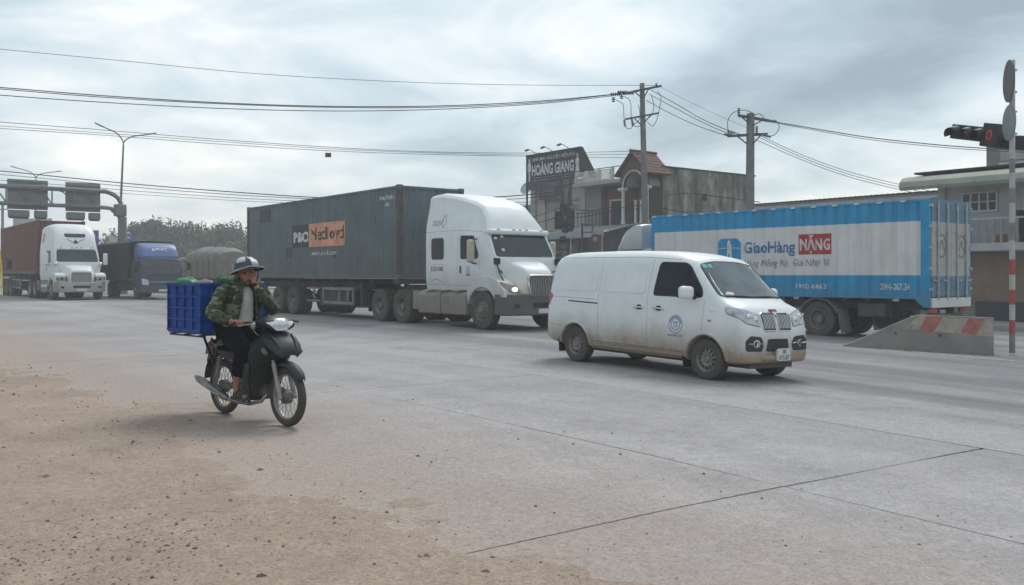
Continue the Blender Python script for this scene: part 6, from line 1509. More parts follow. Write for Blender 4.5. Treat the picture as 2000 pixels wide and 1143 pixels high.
def window(root, x0, x1, z0, z1, y=-0.01, bars=2, fm=None):
    w_ = PB(root, 'window', m_glass, x0, x1, y - 0.03, y, z0, z1)
    fm = fm or m_wcol
    for a, b_, c, d in ((x0 - 0.06, x1 + 0.06, z0 - 0.07, z0), (x0 - 0.06, x1 + 0.06, z1, z1 + 0.06)): PB(w_, 'frame', fm, a, b_, y - 0.08, y + 0.0, c, d)
    for i in range(bars + 2):
        x = x0 + (x1 - x0) * i / (bars + 1); PB(w_, 'frame', fm, x - 0.03, x + 0.03, y - 0.06, y - 0.031, z0, z1)
    PB(w_, 'frame', fm, x0 + 0.03, x1 - 0.03, y - 0.055, y - 0.032, (z0 + z1) / 2 - 0.02, (z0 + z1) / 2 + 0.02)
    return w_
# ---- tailor's shop
ts_ = bthing('tailor_shop', 'narrow cream tailor\'s shop with black roof billboard and floodlights', -24.0, 20.0)
PB(ts_, 'ground_wall', m_grend, 0, 5.0, 0.02, 9, 0, 3.55); PB(ts_, 'upper_wall', m_cream, 0, 5.0, 0.0, 9, 3.56, 7.1)
for i in range(2): 
    d_ = PB(ts_, 'shutter', m_shut, 0.4 + i * 2.3, 2.4 + i * 2.3, -0.02, 0.018, 0.1, 2.7)
    for k in range(12): PB(d_, 'slat', m_shut, 0.42 + i * 2.3, 2.38 + i * 2.3, -0.035, -0.0205, 0.15 + k * 0.21, 0.29 + k * 0.21)
for x in (0.0, 0.95, 4.55): PB(ts_, 'pilaster', m_cream, x, x + 0.45, -0.14, -0.002, 3.56, 7.0, 0.01)
for z in (3.9, 5.45, 5.85): PB(ts_, 'string_course', m_grend, 1.41, 4.54, -0.08, -0.002, z, z + 0.12)
PB(ts_, 'window', m_glass, 2.25, 4.05, -0.03, -0.003, 4.12, 5.3); PB(ts_, 'window_frame', m_grend, 2.15, 2.245, -0.09, -0.003, 4.05, 5.38); PB(ts_, 'window_frame', m_wcol, 4.06, 4.12, -0.07, -0.003, 4.05, 5.38); PB(ts_, 'window_frame', m_grend, 3.1, 3.16, -0.06, -0.031, 4.12, 5.3)
PB(ts_, 'balcony_slab', m_cream, -0.1, 4.9, -0.5, -0.145, 3.62, 3.78)
m_awn = M('pale awning edge', (0.42, 0.41, 0.38), 0.8, var=0.15)
aw = PB(ts_, 'awning', m_awn, -0.8, 4.0, -2.3, -0.51, 4.06, 4.16); aw.rotation_euler = (R(2), 0, 0)
PB(ts_, 'awning_fascia', m_awn, -0.8, 3.9, -2.36, -2.31, 3.86, 4.12)
PB(ts_, 'shop_fascia', M('worn brown fascia', (0.20, 0.185, 0.165), 0.85, var=0.2), -0.2, 5.0, -0.6, -0.52, 2.75, 3.4); PB(ts_, 'shop_fascia', M('pale fascia', (0.35, 0.34, 0.32), 0.85, var=0.15), -0.2, 2.4, -0.66, -0.602, 2.5, 2.72)
# black billboard
bl = PB(ts_, 'billboard', m_blk, 0.02, 4.98, -0.42, -0.28, 7.12, 8.86)
for x in (-0.05, 0.0):
    pass
b = MB(); b.b2(-0.06, 0.01, -0.44, -0.34, 3.0, 8.9); b.build('billboard_post', m_blk, ts_)
b = MB(); b.prism([(-0.27, 7.12), (0.95, 7.12), (-0.27, 8.84)], 'yz', 4.90, 4.985); b.build('billboard_return', m_blk, ts_)
b = MB(); b.b2(0.0, 5.0, -0.45, -0.422, 8.80, 8.87); b.build('billboard_trim', m_black, ts_)
def sign_txt(txt, x0, z0, x1, z1, y, root, mt=m_sgn, **k):
    vs2, fs = fit_text(txt, x0, z0, x1, z1, **k); flat2d(vs2, fs, lambda a, b_: (a, y, b_)).build('sign_lettering', mt, root, fix=False, **({'kind': 'stuff'} if z1 - z0 < 0.5 else {}))
sign_txt('NHÀ MAY NGUYỄN HIỆN ĐẠI', 0.55, 8.36, 4.45, 8.74, -0.425, bl, bold=0.015)
sign_txt('HOÀNG GIANG', 0.5, 7.52, 4.35, 8.36, -0.425, bl, bold=0.035)
sign_txt('CHUYÊN MAY VESTON - ÁO DÀI - SƠ MI - QUẦN TÂY', 0.55, 7.36, 4.3, 7.44, -0.425, bl)
sign_txt('NHẬN MAY ĐỒNG PHỤC CÔNG TY - TRƯỜNG HỌC', 0.55, 7.20, 4.3, 7.28, -0.425, bl)
man = [(-0.07, 0), (0.07, 0), (0.075, 0.62), (0.15, 0.55), (0.17, 0.95), (0.13, 1.12), (0.045, 1.17), (0.07, 1.25), (0.06, 1.37), (0, 1.42), (-0.06, 1.37), (-0.07, 1.25), (-0.045, 1.17), (-0.13, 1.12), (-0.17, 0.95), (-0.15, 0.55), (-0.075, 0.62)]
lady = [(-0.22, 0), (0.22, 0), (0.11, 0.62), (0.16, 0.72), (0.15, 0.98), (0.045, 1.06), (0.08, 1.16), (0.06, 1.28), (0, 1.33), (-0.06, 1.28), (-0.08, 1.16), (-0.045, 1.06), (-0.15, 0.98), (-0.16, 0.72), (-0.11, 0.62)]
for pts, x in ((man, 0.25), (lady, 4.66)):
    b = MB(); b.add([(x + a, -0.425, 7.22 + c) for a, c in pts], [tuple(range(len(pts)))]); b.build('figure_silhouette', m_sgn, bl, fix=False)
for x in (0.8, 2.3, 3.8):
    b = MB(); b.tube([(x + 0.1, -0.4, 8.87), (x, -0.7, 9.06), (x - 0.06, -0.95, 9.1)], 0.02, 6); b.box((x - 0.08, -1.0, 9.06), (0.2, 0.2, 0.1), Matrix.Rotation(R(25), 3, 'X')); b.build('billboard_lamp', m_black, ts_)
m_purp = M('faded purple banner', (0.075, 0.062, 0.085), 0.7, var=0.25, vs=3)
pb_ = PB(ts_, 'banner', m_purp, 0.05, 4.6, -0.4, -0.35, 6.72, 7.10)
sg_ = PB(ts_, 'hanging_sign', m_purp, 1.3, 2.9, -0.56, -0.5, 6.0, 6.7); sign_txt('ÁO DÀI', 1.6, 6.3, 2.75, 6.6, -0.565, sg_, M('pink lettering', (0.35, 0.13, 0.16), 0.7)); sign_txt('VESTON', 2.0, 6.82, 4.4, 7.04, -0.405, pb_, M('pink lettering', (0.35, 0.13, 0.16), 0.7))
# ---- house with the tiled porch
hs = bthing('two_storey_house', 'two-storey house with arched red-tiled porch and stained grey side wall', -19.0, 20.0)
def stain_mat():
    m = bpy.data.materials.new('rain stained grey wall'); m.use_nodes = True; t = m.node_tree; b = t.nodes['Principled BSDF']; b.inputs['Roughness'].default_value = 0.95
    tcn = N(t, 'ShaderNodeTexCoord'); mp = N(t, 'ShaderNodeMapping'); mp.inputs['Scale'].default_value = (1, 1, 0.35); t.links.new(tcn.outputs['Object'], mp.inputs[0])
    f1 = nz(t, mp.outputs[0], 1.1, 8, 0.68); f2 = nz(t, tcn.outputs['Object'], 0.8, 6, 0.7)
    c = ramp(t, f1, [(0.38, (0.05, 0.048, 0.046)), (0.47, (0.13, 0.125, 0.11)), (0.56, (0.25, 0.245, 0.215)), (0.64, (0.36, 0.36, 0.33))])
    c = mixc(t, ramp(t, f2, [(0.5, (0, 0, 0)), (0.62, (0.7, 0.7, 0.7))]), c, (0.115, 0.10, 0.08)); t.links.new(c, b.inputs['Base Color']); return m
m_stain = stain_mat()
b = MB(); b.b2(3.2, 5.5, 0.35, 8.2, 0, 7.33); b.build('side_block', m_stain, hs)
PB(hs, 'parapet_coping', m_black, 3.15, 5.56, 0.30, 8.26, 7.332, 7.40)
PB(hs, 'wall_vent', m_dk, 5.502, 5.53, 3.6, 3.95, 5.7, 6.1); PB(hs, 'wall_vent', m_dk, 5.502, 5.53, 7.4, 7.6, 5.3, 5.6)
PB(hs, 'rear_block', m_dbrown, 0.02, 3.18, 1.5, 8, 0, 6.7); PB(hs, 'ground_wall', m_grend, 0.02, 5.48, -0.02, 0.3, 0, 4.1)
PB(hs, 'balcony_floor', m_grend, 0.02, 5.48, -0.9, 1.48, 4.105, 4.3)
PB(hs, 'wall_panel', m_grend, 0.03, 1.3, -0.1, 0.25, 4.31, 6.55); PB(hs, 'wall_panel', m_rbrown, 1.3, 3.7, 0.2, 0.34, 4.31, 6.55); PB(hs, 'niche', m_cream, 0.3, 0.95, -0.13, -0.101, 5.3, 5.4)
dr = PB(hs, 'balcony_door', M('dark blue door', (0.03, 0.04, 0.07), 0.5), 1.9, 2.75, 0.13, 0.19, 4.31, 5.6); PB(dr, 'door_frame', m_wcol, 1.8, 1.89, 0.08, 0.19, 4.31, 5.7); PB(dr, 'door_frame', m_wcol, 1.8, 2.85, 0.08, 0.19, 5.71, 5.8)
PB(hs, 'terrace_slab', m_cream, -0.05, 3.72, -1.05, 1.49, 6.56, 6.78, 0.02)
# terrace railing with lattice panels
rl = PB(hs, 'terrace_rail', m_black, -0.0, 3.7, -0.95, -0.91, 7.44, 7.48)
for i in range(3):
    x0 = 0.05 + i * 1.05; fr_ = MB()
    for a0, a1, c0, c1 in ((x0, x0 + 0.8, 6.8, 6.86), (x0, x0 + 0.8, 7.32, 7.38), (x0, x0 + 0.05, 6.86, 7.32), (x0 + 0.75, x0 + 0.8, 6.86, 7.32)): fr_.b2(a0, a1, -0.97, -0.92, c0, c1)
    fo_ = fr_.build('lattice_frame', m_wcol, hs)
    lt = MB()
    for k in range(5): lt.bar((x0 + 0.05 + k * 0.14, -0.945, 6.86), (min(x0 + 0.75, x0 + 0.05 + k * 0.14 + 0.3), -0.945, 7.32), 0.025); lt.bar((x0 + 0.75 - k * 0.14, -0.935, 6.86), (max(x0 + 0.05, x0 + 0.75 - k * 0.14 - 0.3), -0.935, 7.32), 0.025)
    lt.build('lattice', m_wcol, fo_, kind='stuff')
    PB(hs, 'rail_post', m_wcol, x0 + 0.85, x0 + 1.0, -0.98, -0.85, 6.785, 7.43)
# porch: arched front, columns, gabled tile roof running back
def arch_front(y0, y1, mt, nm):
    x0, x1, xc, zs, rr = 3.72, 5.66, 4.69, 6.28, 0.76; pts_o = []; n = 18
    inner = [(xc + rr * math.cos(math.pi * i / n), zs + rr * 1.05 * math.sin(math.pi * i / n)) for i in range(n + 1)]
    outer = [(x1, zs), (x1, 7.02), (x1 - 0.3, 7.35), (xc, 8.02), (x0 + 0.3, 7.35), (x0, 7.02), (x0, zs)]
    poly = [(x1, zs)] + outer[1:] + list(reversed(inner))
    b = MB(); b.prism(poly, 'xz', y0, y1); return b.build(nm, mt, hs)
arch_front(-0.95, -0.75, m_dbrown, 'porch_gable')
tr_ = MB(); tr_.tube([(4.69 + 0.79 * math.cos(math.pi * i / 18), -0.96, 6.28 + 0.83 * math.sin(math.pi * i / 18)) for i in range(19)], 0.05, 6); tr_.build('arch_trim', m_wcol, hs, smooth=60)
vault = MB(); vault.loft([[(4.69 + 0.75 * math.cos(math.pi * i / 18), y, 6.28 + 0.8 * math.sin(math.pi * i / 18)) for i in range(19)] for y in (-0.74, 1.0)], closed=False); vault.build('porch_vault', m_grend, hs, smooth=60, solid=0.05)
PB(hs, 'porch_back_wall', m_dbrown, 3.75, 5.6, 0.3, 0.34, 4.31, 6.9)
PB(hs, 'porch_beam', m_wcol, 3.55, 4.05, -1.0, -0.7, 6.12, 6.26); PB(hs, 'porch_beam', m_wcol, 5.38, 5.8, -1.0, -0.7, 6.12, 6.26)
for x in (3.82, 4.75, 5.15, 5.58):
    c_ = MB(); c_.lathe([(0.13, 4.31), (0.13, 4.45), (0.095, 4.5), (0.09, 6.0), (0.12, 6.06), (0.13, 6.115)], (x, -0.85, 0), (0, 0, 1), 14)
    if x in (3.82, 5.58): c_.build('porch_column', m_wcol, hs, smooth=40)
    else: 
        c2 = MB(); c2.lathe([(0.10, 4.31), (0.07, 4.45), (0.07, 5.5), (0.10, 5.55)], (x, -0.85, 0), (0, 0, 1), 12); c2.build('baluster_post', m_wcol, hs, smooth=40)
RSL = 0.75
for s in (-1, 1):
    xe = 4.69 + s * 1.22; top = (4.69, 8.12); low = (xe, 6.92)
    b = MB(); b.loft([[(top[0], y, top[1]), (low[0], y, low[1]), (low[0], y, low[1] - 0.08), (top[0], y, top[1] - 0.08)] for y in (-1.15, RSL)]); ro = b.build('porch_roof', m_tile, hs)
    nx, nzv = Vector((low[0] - top[0], low[1] - top[1])).normalized(); L_ = Vector((low[0] - top[0], low[1] - top[1])).length
    for r_ in range(7):        # rows of tiles lapping over each other
        for k in range(6):
            y0 = -1.16 + k * 0.307; d0 = L_ * r_ / 7; d1 = L_ * (r_ + 1.12) / 7
            nrm = Vector((-nzv * s, nx * s)) if s > 0 else Vector((nzv, -nx)); nrm = Vector((nrm[0], abs(nrm[1])))
            q = []
            for d_, lift in ((d0, 0.012), (d1, 0.035)):
                for y in (y0, y0 + 0.29): q.append((top[0] + nx * d_ + nrm[0] * lift * s * (1 if s > 0 else -1), y, top[1] + nzv * d_ + nrm[1] * lift + 0.01))
            t_ = MB(); t_.add(q + [(a, y, z - 0.02) for a, y, z in q], [(0, 1, 3, 2), (4, 6, 7, 5), (0, 2, 6, 4), (1, 5, 7, 3), (2, 3, 7, 6), (0, 4, 5, 1)]); t_.build('tile', m_tile, ro)
b = MB(); b.tube([(4.69, -1.2, 8.16), (4.69, RSL + 0.05, 8.16)], 0.08, 8); b.build('ridge_tile', m_tile, hs, smooth=60)
PB(hs, 'balcony_rail', m_black, 0.1, 5.4, -0.9, -0.86, 5.05, 5.1)
for i in range(18):
    PB(hs, 'baluster', m_black, 0.2 + i * 0.3, 0.23 + i * 0.3, -0.89, -0.87, 4.31, 5.05)
b = MB(); secs = []
for i in range(25):
    x = -0.6 + 5.4 * i / 24; secs.append([(x, -3.2, 3.78 + (0.03 if i % 2 else 0)), (x, -0.95, 4.26 + (0.03 if i % 2 else 0))])
b.loft(secs, closed=False); b.build('sheet_canopy', m_sheet, hs, solid=0.01)
PB(hs, 'canopy_fascia', m_sheet, -0.6, 4.8, -3.25, -3.21, 3.55, 3.9)
for x in (-0.4, 2.2, 4.6): PB(hs, 'canopy_post', m_steel, x - 0.04, x + 0.04, -3.19, -3.11, 0, 3.6)
for i in range(3):
    d_ = PB(hs, 'shutter', m_shut, 0.2 + i * 1.75, 1.8 + i * 1.75, -0.06, -0.022, 0.1, 3.0)
    for k in range(14): PB(d_, 'slat', m_shut, 0.22 + i * 1.75, 1.78 + i * 1.75, -0.075, -0.0605, 0.14 + k * 0.205, 0.28 + k * 0.205)
# ---- low house left of the shop
lh = bthing('low_house', 'low grey house with stepped flat roofs left of the tailor\'s shop', -31.5, 20.0)
m_lroof = M('mauve grey roof', (0.15, 0.145, 0.155), 0.8, var=0.1)
PB(lh, 'wall', m_grend, 0, 7.3, 0.1, 8, 0, 4.7); PB(lh, 'upper_roof', m_lroof, -0.2, 7.35, 0.6, 8, 5.1, 5.9); PB(lh, 'roof_edge', m_dk, -0.25, 7.38, 0.5, 0.59, 5.0, 5.12); PB(lh, 'middle_roof', m_lroof, -0.2, 7.35, -0.4, 0.49, 4.62, 4.86); PB(lh, 'roof_edge', m_dk, -0.2, 7.35, -0.5, -0.41, 4.4, 4.62)
PB(lh, 'upper_wall', m_lroof, 0, 7.3, 0.65, 7.9, 4.71, 5.09)
for i in range(2): window(lh, 1.0 + i * 3, 2.6 + i * 3, 1.5, 3.2, 0.09)
PB(lh, 'door', m_dbrown, 3.0, 3.9, 0.05, 0.09, 0, 2.3)
dd = road(-25.2, 20.6); dish = MB(); dish.lathe([(0.0001, 0.0), (0.15, 0.02), (0.3, 0.09), (0.42, 0.18)], (0, 0, 1.0), (-0.5, -0.7, 0.4), 20); do_ = dish.build('satellite_dish', m_steel, None, smooth=60, solid=0.01)
dish_root = thing('satellite_dish', 'round satellite dish on the low roof beside the tailor\'s shop', 'dish', (dd.x, dd.y, dd.z + 5.9), 0); do_.name = 'reflector'; do_.parent = dish_root
b = MB(); b.cyl((0, 0, 0.0), (0, 0, 1.0), 0.03); b.build('mast', m_steel, dish_root)
# ---- long low shed behind the blue truck
sh_ = bthing('low_shed', 'long low shed with dark-edged metal roof behind the blue truck', -10.2, 24.0)
PB(sh_, 'wall', m_grend, 0, 10.2, 0.1, 8, 0, 5.1)
secs = []
for i in range(81):
    x = -0.3 + 10.8 * i / 80; dzr = 0.03 * (i % 2); secs.append([(x, -0.5, 5.52 + dzr), (x, 8.2, 6.0 + dzr)])
b = MB(); b.loft(secs, closed=False); b.build('metal_roof', M('dark roof sheet', (0.07, 0.072, 0.078), 0.6, var=0.15), sh_, solid=0.02)
PB(sh_, 'gutter', M('pale gutter', (0.36, 0.37, 0.38), 0.6), -0.3, 10.5, -0.48, -0.38, 5.22, 5.36); PB(sh_, 'fascia', m_grend, -0.25, 10.45, -0.37, -0.3, 5.1, 5.5)
for i in range(5): PB(sh_, 'shutter', m_shut, 0.3 + i * 2, 2.0 + i * 2, 0.03, 0.09, 0.0, 3.2)
# ---- balcony building at the right edge
bd_ = bthing('balcony_building', 'grey two-storey building with pale green canopy and balcony at the right edge', 1.7, 20.0)
m_pale = M('pale grey wall', (0.40, 0.40, 0.40), 0.85, var=0.08, vs=1.5); m_cano = M('pale green canopy', (0.31, 0.335, 0.27), 0.75, var=0.1, vs=1.5, streak=((0.22, 0.23, 0.19), 0.4)); m_tan = M('tan brick tile', (0.25, 0.175, 0.125), 0.8, var=0.12, vs=1.5)
PB(bd_, 'ground_wall', m_grend, 0, 10, 0.05, 9, 0, 2.75); PB(bd_, 'upper_wall', m_pale, 0, 10, 0.04, 9, 3.06, 5.6)
PB(bd_, 'tiled_wall', m_tan, 0.4, 10, -0.02, 0.048, 0.75, 2.7)
for r_ in range(11):
    for k in range(15):
        x0 = 0.42 + k * 0.66 + (0.33 if r_ % 2 else 0); 
        if x0 + 0.64 < 10: PB(bd_, 'wall_tile', m_tan, x0, x0 + 0.64, -0.03, -0.021, 0.77 + r_ * 0.175, 0.93 + r_ * 0.175)
PB(bd_, 'dark_plinth', M('dark slate plinth', (0.035, 0.042, 0.05), 0.6, var=0.15), 1.55, 10, -0.32, -0.04, 0.0, 0.86)
PB(bd_, 'balcony_slab', m_pale, 0.3, 10, -1.3, 0.03, 2.76, 3.05, 0.01); 
PB(bd_, 'handrail', m_steel, 0.3, 10, -1.24, -1.18, 3.92, 3.98)
for i in range(34): PB(bd_, 'baluster', m_grend, 0.35 + i * 0.28, 0.43 + i * 0.28, -1.24, -1.19, 3.051, 3.92)
for x in (0.9, 3.2, 6.2):
    window(bd_, x, x + (1.3 if x < 1 else 1.9), 4.35, 5.0, 0.035, 3)
dd_ = PB(bd_, 'balcony_door', m_dk, 2.9, 4.6, 0.0, 0.036, 3.06, 4.28); PB(dd_, 'door_frame', m_pale, 3.7, 3.78, -0.03, -0.001, 3.06, 4.28)
b = MB(); secs = []
for x in [-0.8 + 0.4 * i for i in range(29)]:
    secs.append([(x, -1.5, 5.18), (x, -1.62, 5.3), (x, -1.58, 5.5), (x, -1.35, 5.68), (x, -0.9, 5.76), (x, 0.6, 5.8), (x, 0.6, 5.6), (x, -0.8, 5.45), (x, -1.2, 5.24)])
b.loft(secs); b.build('canopy', m_cano, bd_, smooth=40)
PB(bd_, 'roof_edge', m_dk, -0.4, 10, -1.2, 0.7, 5.81, 5.88)
PB(bd_, 'roof_room', m_grend, 1.45, 10, 0.8, 6, 5.885, 7.0); PB(bd_, 'roof_room_band', m_wcol, 1.95, 10, 0.7, 0.79, 6.0, 6.2); PB(bd_, 'roof_room_panel', m_pale, 2.0, 10, 0.74, 0.79, 6.25, 6.85); PB(bd_, 'roof_room_cap', m_pale, 1.38, 10, 0.65, 6, 7.001, 7.08)
PB(bd_, 'side_column', m_pale, -0.05, 0.25, -0.05, 0.035, 0, 5.5)
# cardboard box on the balcony
bp_ = road(1.7, 20.0) + FD * 2.9 + LD * -0.6; bx_ = MB(); bx_.b2(-0.35, 0.35, -0.25, 0.25, 0, 0.32); bo2 = bx_.build('cardboard_box', M('brown cardboard', (0.22, 0.13, 0.08), 0.9), None, bevel=0.01); bo2.location = (bp_.x, bp_.y, road(1.7, 20).z + 3.05); bo2.rotation_euler = (0, 0, ROADANG); tag(bo2, 'brown box standing on the balcony floor behind the railing', 'box')
# ---- far white gabled house beyond the trucks
fh = thing('gabled_house', 'small pale gabled house far off beneath the overhead sign gantry', 'house', (-44.2, 100, terrain(-44, 100)), R(-25)); fh.scale = (0.36, 0.36, 0.82)
m_fw = M('far white wall', (0.5, 0.5, 0.48), 0.9); b = MB(); b.prism([(-3.2, 0), (3.2, 0), (3.2, 4.2), (0, 6.6), (-3.2, 4.2)], 'xz', 0, 8); b.build('wall', m_fw, fh)
for s in (-1, 1):
    b = MB(); b.loft([[(0, y, 6.75), (s * 3.7, y, 3.95), (s * 3.7, y, 3.8), (0, y, 6.6)] for y in (-0.5, 8.5)]); b.build('roof', M('far grey roof', (0.2, 0.19, 0.18), 0.9), fh)
PB(fh, 'window', m_glass, -0.7, 0.7, -0.05, -0.005, 2.4, 3.6)
# ================================================================== poles, wires, gantry, lamps, signs
m_pole = M('weathered concrete pole', (0.17, 0.168, 0.165), 0.9, var=0.15, vs=2, streak=((0.13, 0.125, 0.12), 0.5))
m_ins = M('brown insulator', (0.035, 0.028, 0.026), 0.35)
m_wire = M('black cable', (0.02, 0.02, 0.022), 0.7)
def upole(label, px_top, py_top, px_bot, Y, r0, r1):
    top = P(px_top, py_top, Y); x0 = (px_bot - 1000) / FPX * Y; z0 = terrain(x0, Y)
    t_ = thing('utility_pole', label, 'utility pole', (x0, Y, z0), 0, 'concrete utility poles')
    tp = top - Vector((x0, Y, z0)); b = MB(); b.cyl((0, 0, 0), tp, r0, r1, 16); b.build('shaft', m_pole, t_, smooth=40)
    return t_, tp, Vector((x0, Y, z0))
def loc(root0, px, py, Y): return P(px, py, Y) - root0
YA = 44.9; YB = 39.8
pa, pat, pa0 = upole('tall utility pole before the tiled porch with two crossarms', 1254, 163, 1264, YA, 0.20, 0.12)
pb2, pbt, pb0 = upole('thicker grey utility pole in front of the stained wall', 1466, 222, 1463, YB, 0.21, 0.17)
def crossarm(root, r0, a, b_, Y0, Y1, w_=0.09, nm='crossarm'):
    m_ = MB(); m_.bar(P(*a, Y0) - r0, P(*b_, Y1) - r0, w_, w_ * 1.1); return m_.build(nm, m_dsteel, root)
def insul(root, p, d, n=4, nm='insulator', r=0.07, L=0.32):
    d = Vector(d).normalized(); prof = [(0.02, 0)]
    for i in range(n): prof += [(0.03, L * (i + 0.1) / n), (r, L * (i + 0.35) / n), (r, L * (i + 0.5) / n), (0.03, L * (i + 0.7) / n)]
    prof.append((0.0001, L)); b = MB(); b.lathe(prof, p, d, 10); return b.build(nm, m_ins, root, smooth=40)
def loop(root, pts, Y, r=0.016):
    q = catmull([[P(a, b_, Y)[i] - pa0[i] if root is pa else P(a, b_, Y)[i] - pb0[i] for i in range(3)] for a, b_ in pts], 5); b = MB(); b.tube(q, r, 5); b.build('jumper_wire', m_wire, root, smooth=60)
crossarm(pa, pa0, (1218, 183), (1291, 168), YA - 1.0, YA + 0.6, 0.1); crossarm(pa, pa0, (1222, 233), (1286, 221), YA - 1.0, YA + 0.6, 0.08)
for a, b_ in (((1238, 178), (1254, 192)), ((1268, 172), (1257, 192)), ((1240, 232), (1254, 246)), ((1270, 226), (1258, 240))):
    m_ = MB(); m_.bar(P(*a, YA - 0.1) - pa0, P(*b_, YA - 0.15) - pa0, 0.05); m_.build('arm_brace', m_dsteel, pa)
for px, py in ((1212, 184), (1226, 180), (1238, 182)): insul(pa, P(px, py, YA - 0.9) - pa0, (-1, -0.3, -0.08), 5, L=0.55, r=0.09)
for px, py in ((1198, 190), (1214, 184)): insul(pa, P(px, py, YA - 0.8) - pa0, (0, 0, -1), 3, L=0.25, r=0.1)
for px, py in ((1219, 234), (1234, 233)): insul(pa, P(px, py, YA - 0.8) - pa0, (0.15, 0, -1), 4, L=0.35, r=0.08)
insul(pa, P(1282, 170, YA + 0.4) - pa0, (0, 0, 1), 3, L=0.2); 
loop(pa, [(1198, 193), (1208, 198), (1217, 205), (1219, 232), (1223, 249), (1232, 251), (1240, 240)], YA - 0.8)
loop(pa, [(1214, 188), (1226, 192), (1232, 203), (1233, 231), (1240, 247), (1252, 246)], YA - 0.8)
loop(pa, [(1247, 205), (1250, 225), (1246, 238), (1240, 240)], YA - 0.3)
loop(pa, [(1272, 186), (1277, 205), (1274, 222), (1268, 230)], YA + 0.2); loop(pa, [(1284, 178), (1291, 190), (1288, 212), (1282, 236), (1274, 246), (1264, 238)], YA + 0.3)
crossarm(pb2, pb0, (1443, 226), (1502, 236), YB - 0.4, YB + 0.4, 0.1); crossarm(pb2, pb0, (1422, 266), (1498, 262), YB - 0.5, YB + 0.3, 0.1)
for a, b_ in (((1448, 228), (1462, 240)), ((1490, 234), (1470, 246)), ((1440, 266), (1460, 282)), ((1486, 264), (1470, 282))):
    m_ = MB(); m_.bar(P(*a, YB - 0.2) - pb0, P(*b_, YB - 0.22) - pb0, 0.05); m_.build('arm_brace', m_dsteel, pb2)
for px, py, d in ((1443, 226, (0, 0, 1)), (1478, 262, (0, 0, 1)), (1430, 264, (-1, 0.2, 0.15)), (1436, 260, (-1, 0.2, 0.3)), (1490, 264, (1, -0.2, -0.3)), (1500, 236, (1, -0.3, -0.1))): insul(pb2, P(px, py, YB - 0.3) - pb0, d, 4, L=0.36, r=0.08)
loop(pb2, [(1424, 264), (1421, 240), (1430, 222), (1450, 215), (1468, 220), (1474, 226)], YB - 0.3)
loop(pb2, [(1474, 226), (1482, 222), (1490, 228), (1492, 234)], YB - 0.3); loop(pb2, [(1512, 236), (1520, 240), (1521, 252), (1512, 264), (1498, 266), (1490, 264)], YB - 0.3)
# dark pole crowded with meter boxes and cable coils
pc, pct, pc0 = upole('dark short utility pole hung with meter boxes and cable coils by the tailor\'s shop', 1106, 372, 1106, 49.5, 0.22, 0.18)
for px, py, w_, h_ in ((1099, 405, 0.32, 0.4), (1111, 416, 0.3, 0.45), (1101, 436, 0.45, 0.4), (1113, 452, 0.3, 0.4), (1099, 468, 0.34, 0.36)):
    q = P(px, py, 49.15) - pc0; b = MB(); b.box(q, (w_, 0.25, h_)); b.build('meter_box', m_black, pc, bevel=0.02)
for px, py, r_ in ((1102, 428, 0.32), (1110, 446, 0.28), (1103, 478, 0.36)):
    c_ = P(px, py, 48.95) - pc0; b = MB()
    for k in range(3): b.tube([c_ + Vector((r_ * (1 + 0.12 * k) * math.cos(a), 0.04 * k, r_ * 0.8 * math.sin(a + 0.3 * k))) for a in [2 * math.pi * i / 16 for i in range(16)]], 0.028, 5, closed=True)
    b.build('cable_coil', m_wire, pc)
for px in (1097, 1114):
    b = MB(); b.cyl(P(px, 352, 49.3) - pc0, P(px, 402, 49.3) - pc0, 0.07, n=8); b.build('riser_pipe', m_dsteel, pc)
crossarm(pc, pc0, (1094, 402), (1120, 400), 49.3, 49.2, 0.1)
# ---- overhead wires
NW = [0]
def wirep(label, pts, Y0, Y1, r=0.022, n=6, group='overhead cables'):
    if pts[0][0] == -160:          # the span runs on to a pole well outside the picture
        (a0, b0), (a1, b1) = pts[0], pts[1]; k = 620; Y0 -= (Y1 - Y0) * k / (pts[-1][0] - a0) * 0.5; pts = [(a0 - k, b0 + (b0 - b1) / (a1 - a0) * k * 1.15)] + pts
    L = pts[-1][0] - pts[0][0]; q = [list(P(a, b_, Y0 + (Y1 - Y0) * (a - pts[0][0]) / L)) for a, b_ in pts]
    b = MB(); b.tube(catmull(q, n), r * 0.82, 5); o = b.build('overhead_cable', m_wire, None, smooth=60); tag(o, label, 'cable', group); return o
wirep('topmost thin cable from the upper left to the tall pole', [(-160, 78), (0, 96), (250, 120), (500, 144), (760, 159), (1000, 166), (1282, 167)], 36, YA + 0.4, 0.014)
wirep('upper of the paired thick cables ending at the tall pole\'s top arm', [(-160, 158), (0, 171), (200, 187), (430, 201), (650, 208), (860, 207), (1050, 198), (1212, 183)], 34, YA - 1, 0.026)
wirep('middle thick cable just under the upper one, ending at the tall pole', [(-160, 160), (0, 174), (200, 190), (430, 203), (650, 210), (860, 209.5), (1050, 200.5), (1222, 182)], 34.3, YA - 0.9, 0.022)
wirep('lower of the thick cables ending at the tall pole\'s top arm', [(-160, 172), (0, 186), (200, 200), (430, 212), (650, 217), (850, 214), (1050, 203), (1200, 187)], 33.5, YA - 1, 0.022)
wirep('upper cable of the middle pair passing the double street lamp', [(-160, 224), (0, 238.5), (200, 254), (420, 272), (650, 288), (850, 297), (1060, 299), (1255, 295)], 36, YA, 0.015)
wirep('middle cable of the pair carrying the small red tag', [(-160, 232), (0, 246), (200, 260), (420, 276), (650, 291), (850, 299), (1060, 303), (1256, 301)], 36, YA, 0.013)
wirep('lower cable of the middle pair passing the double street lamp', [(-160, 238), (0, 251), (200, 264), (420, 281), (650, 295), (850, 302), (1060, 306), (1256, 309)], 36, YA, 0.014)
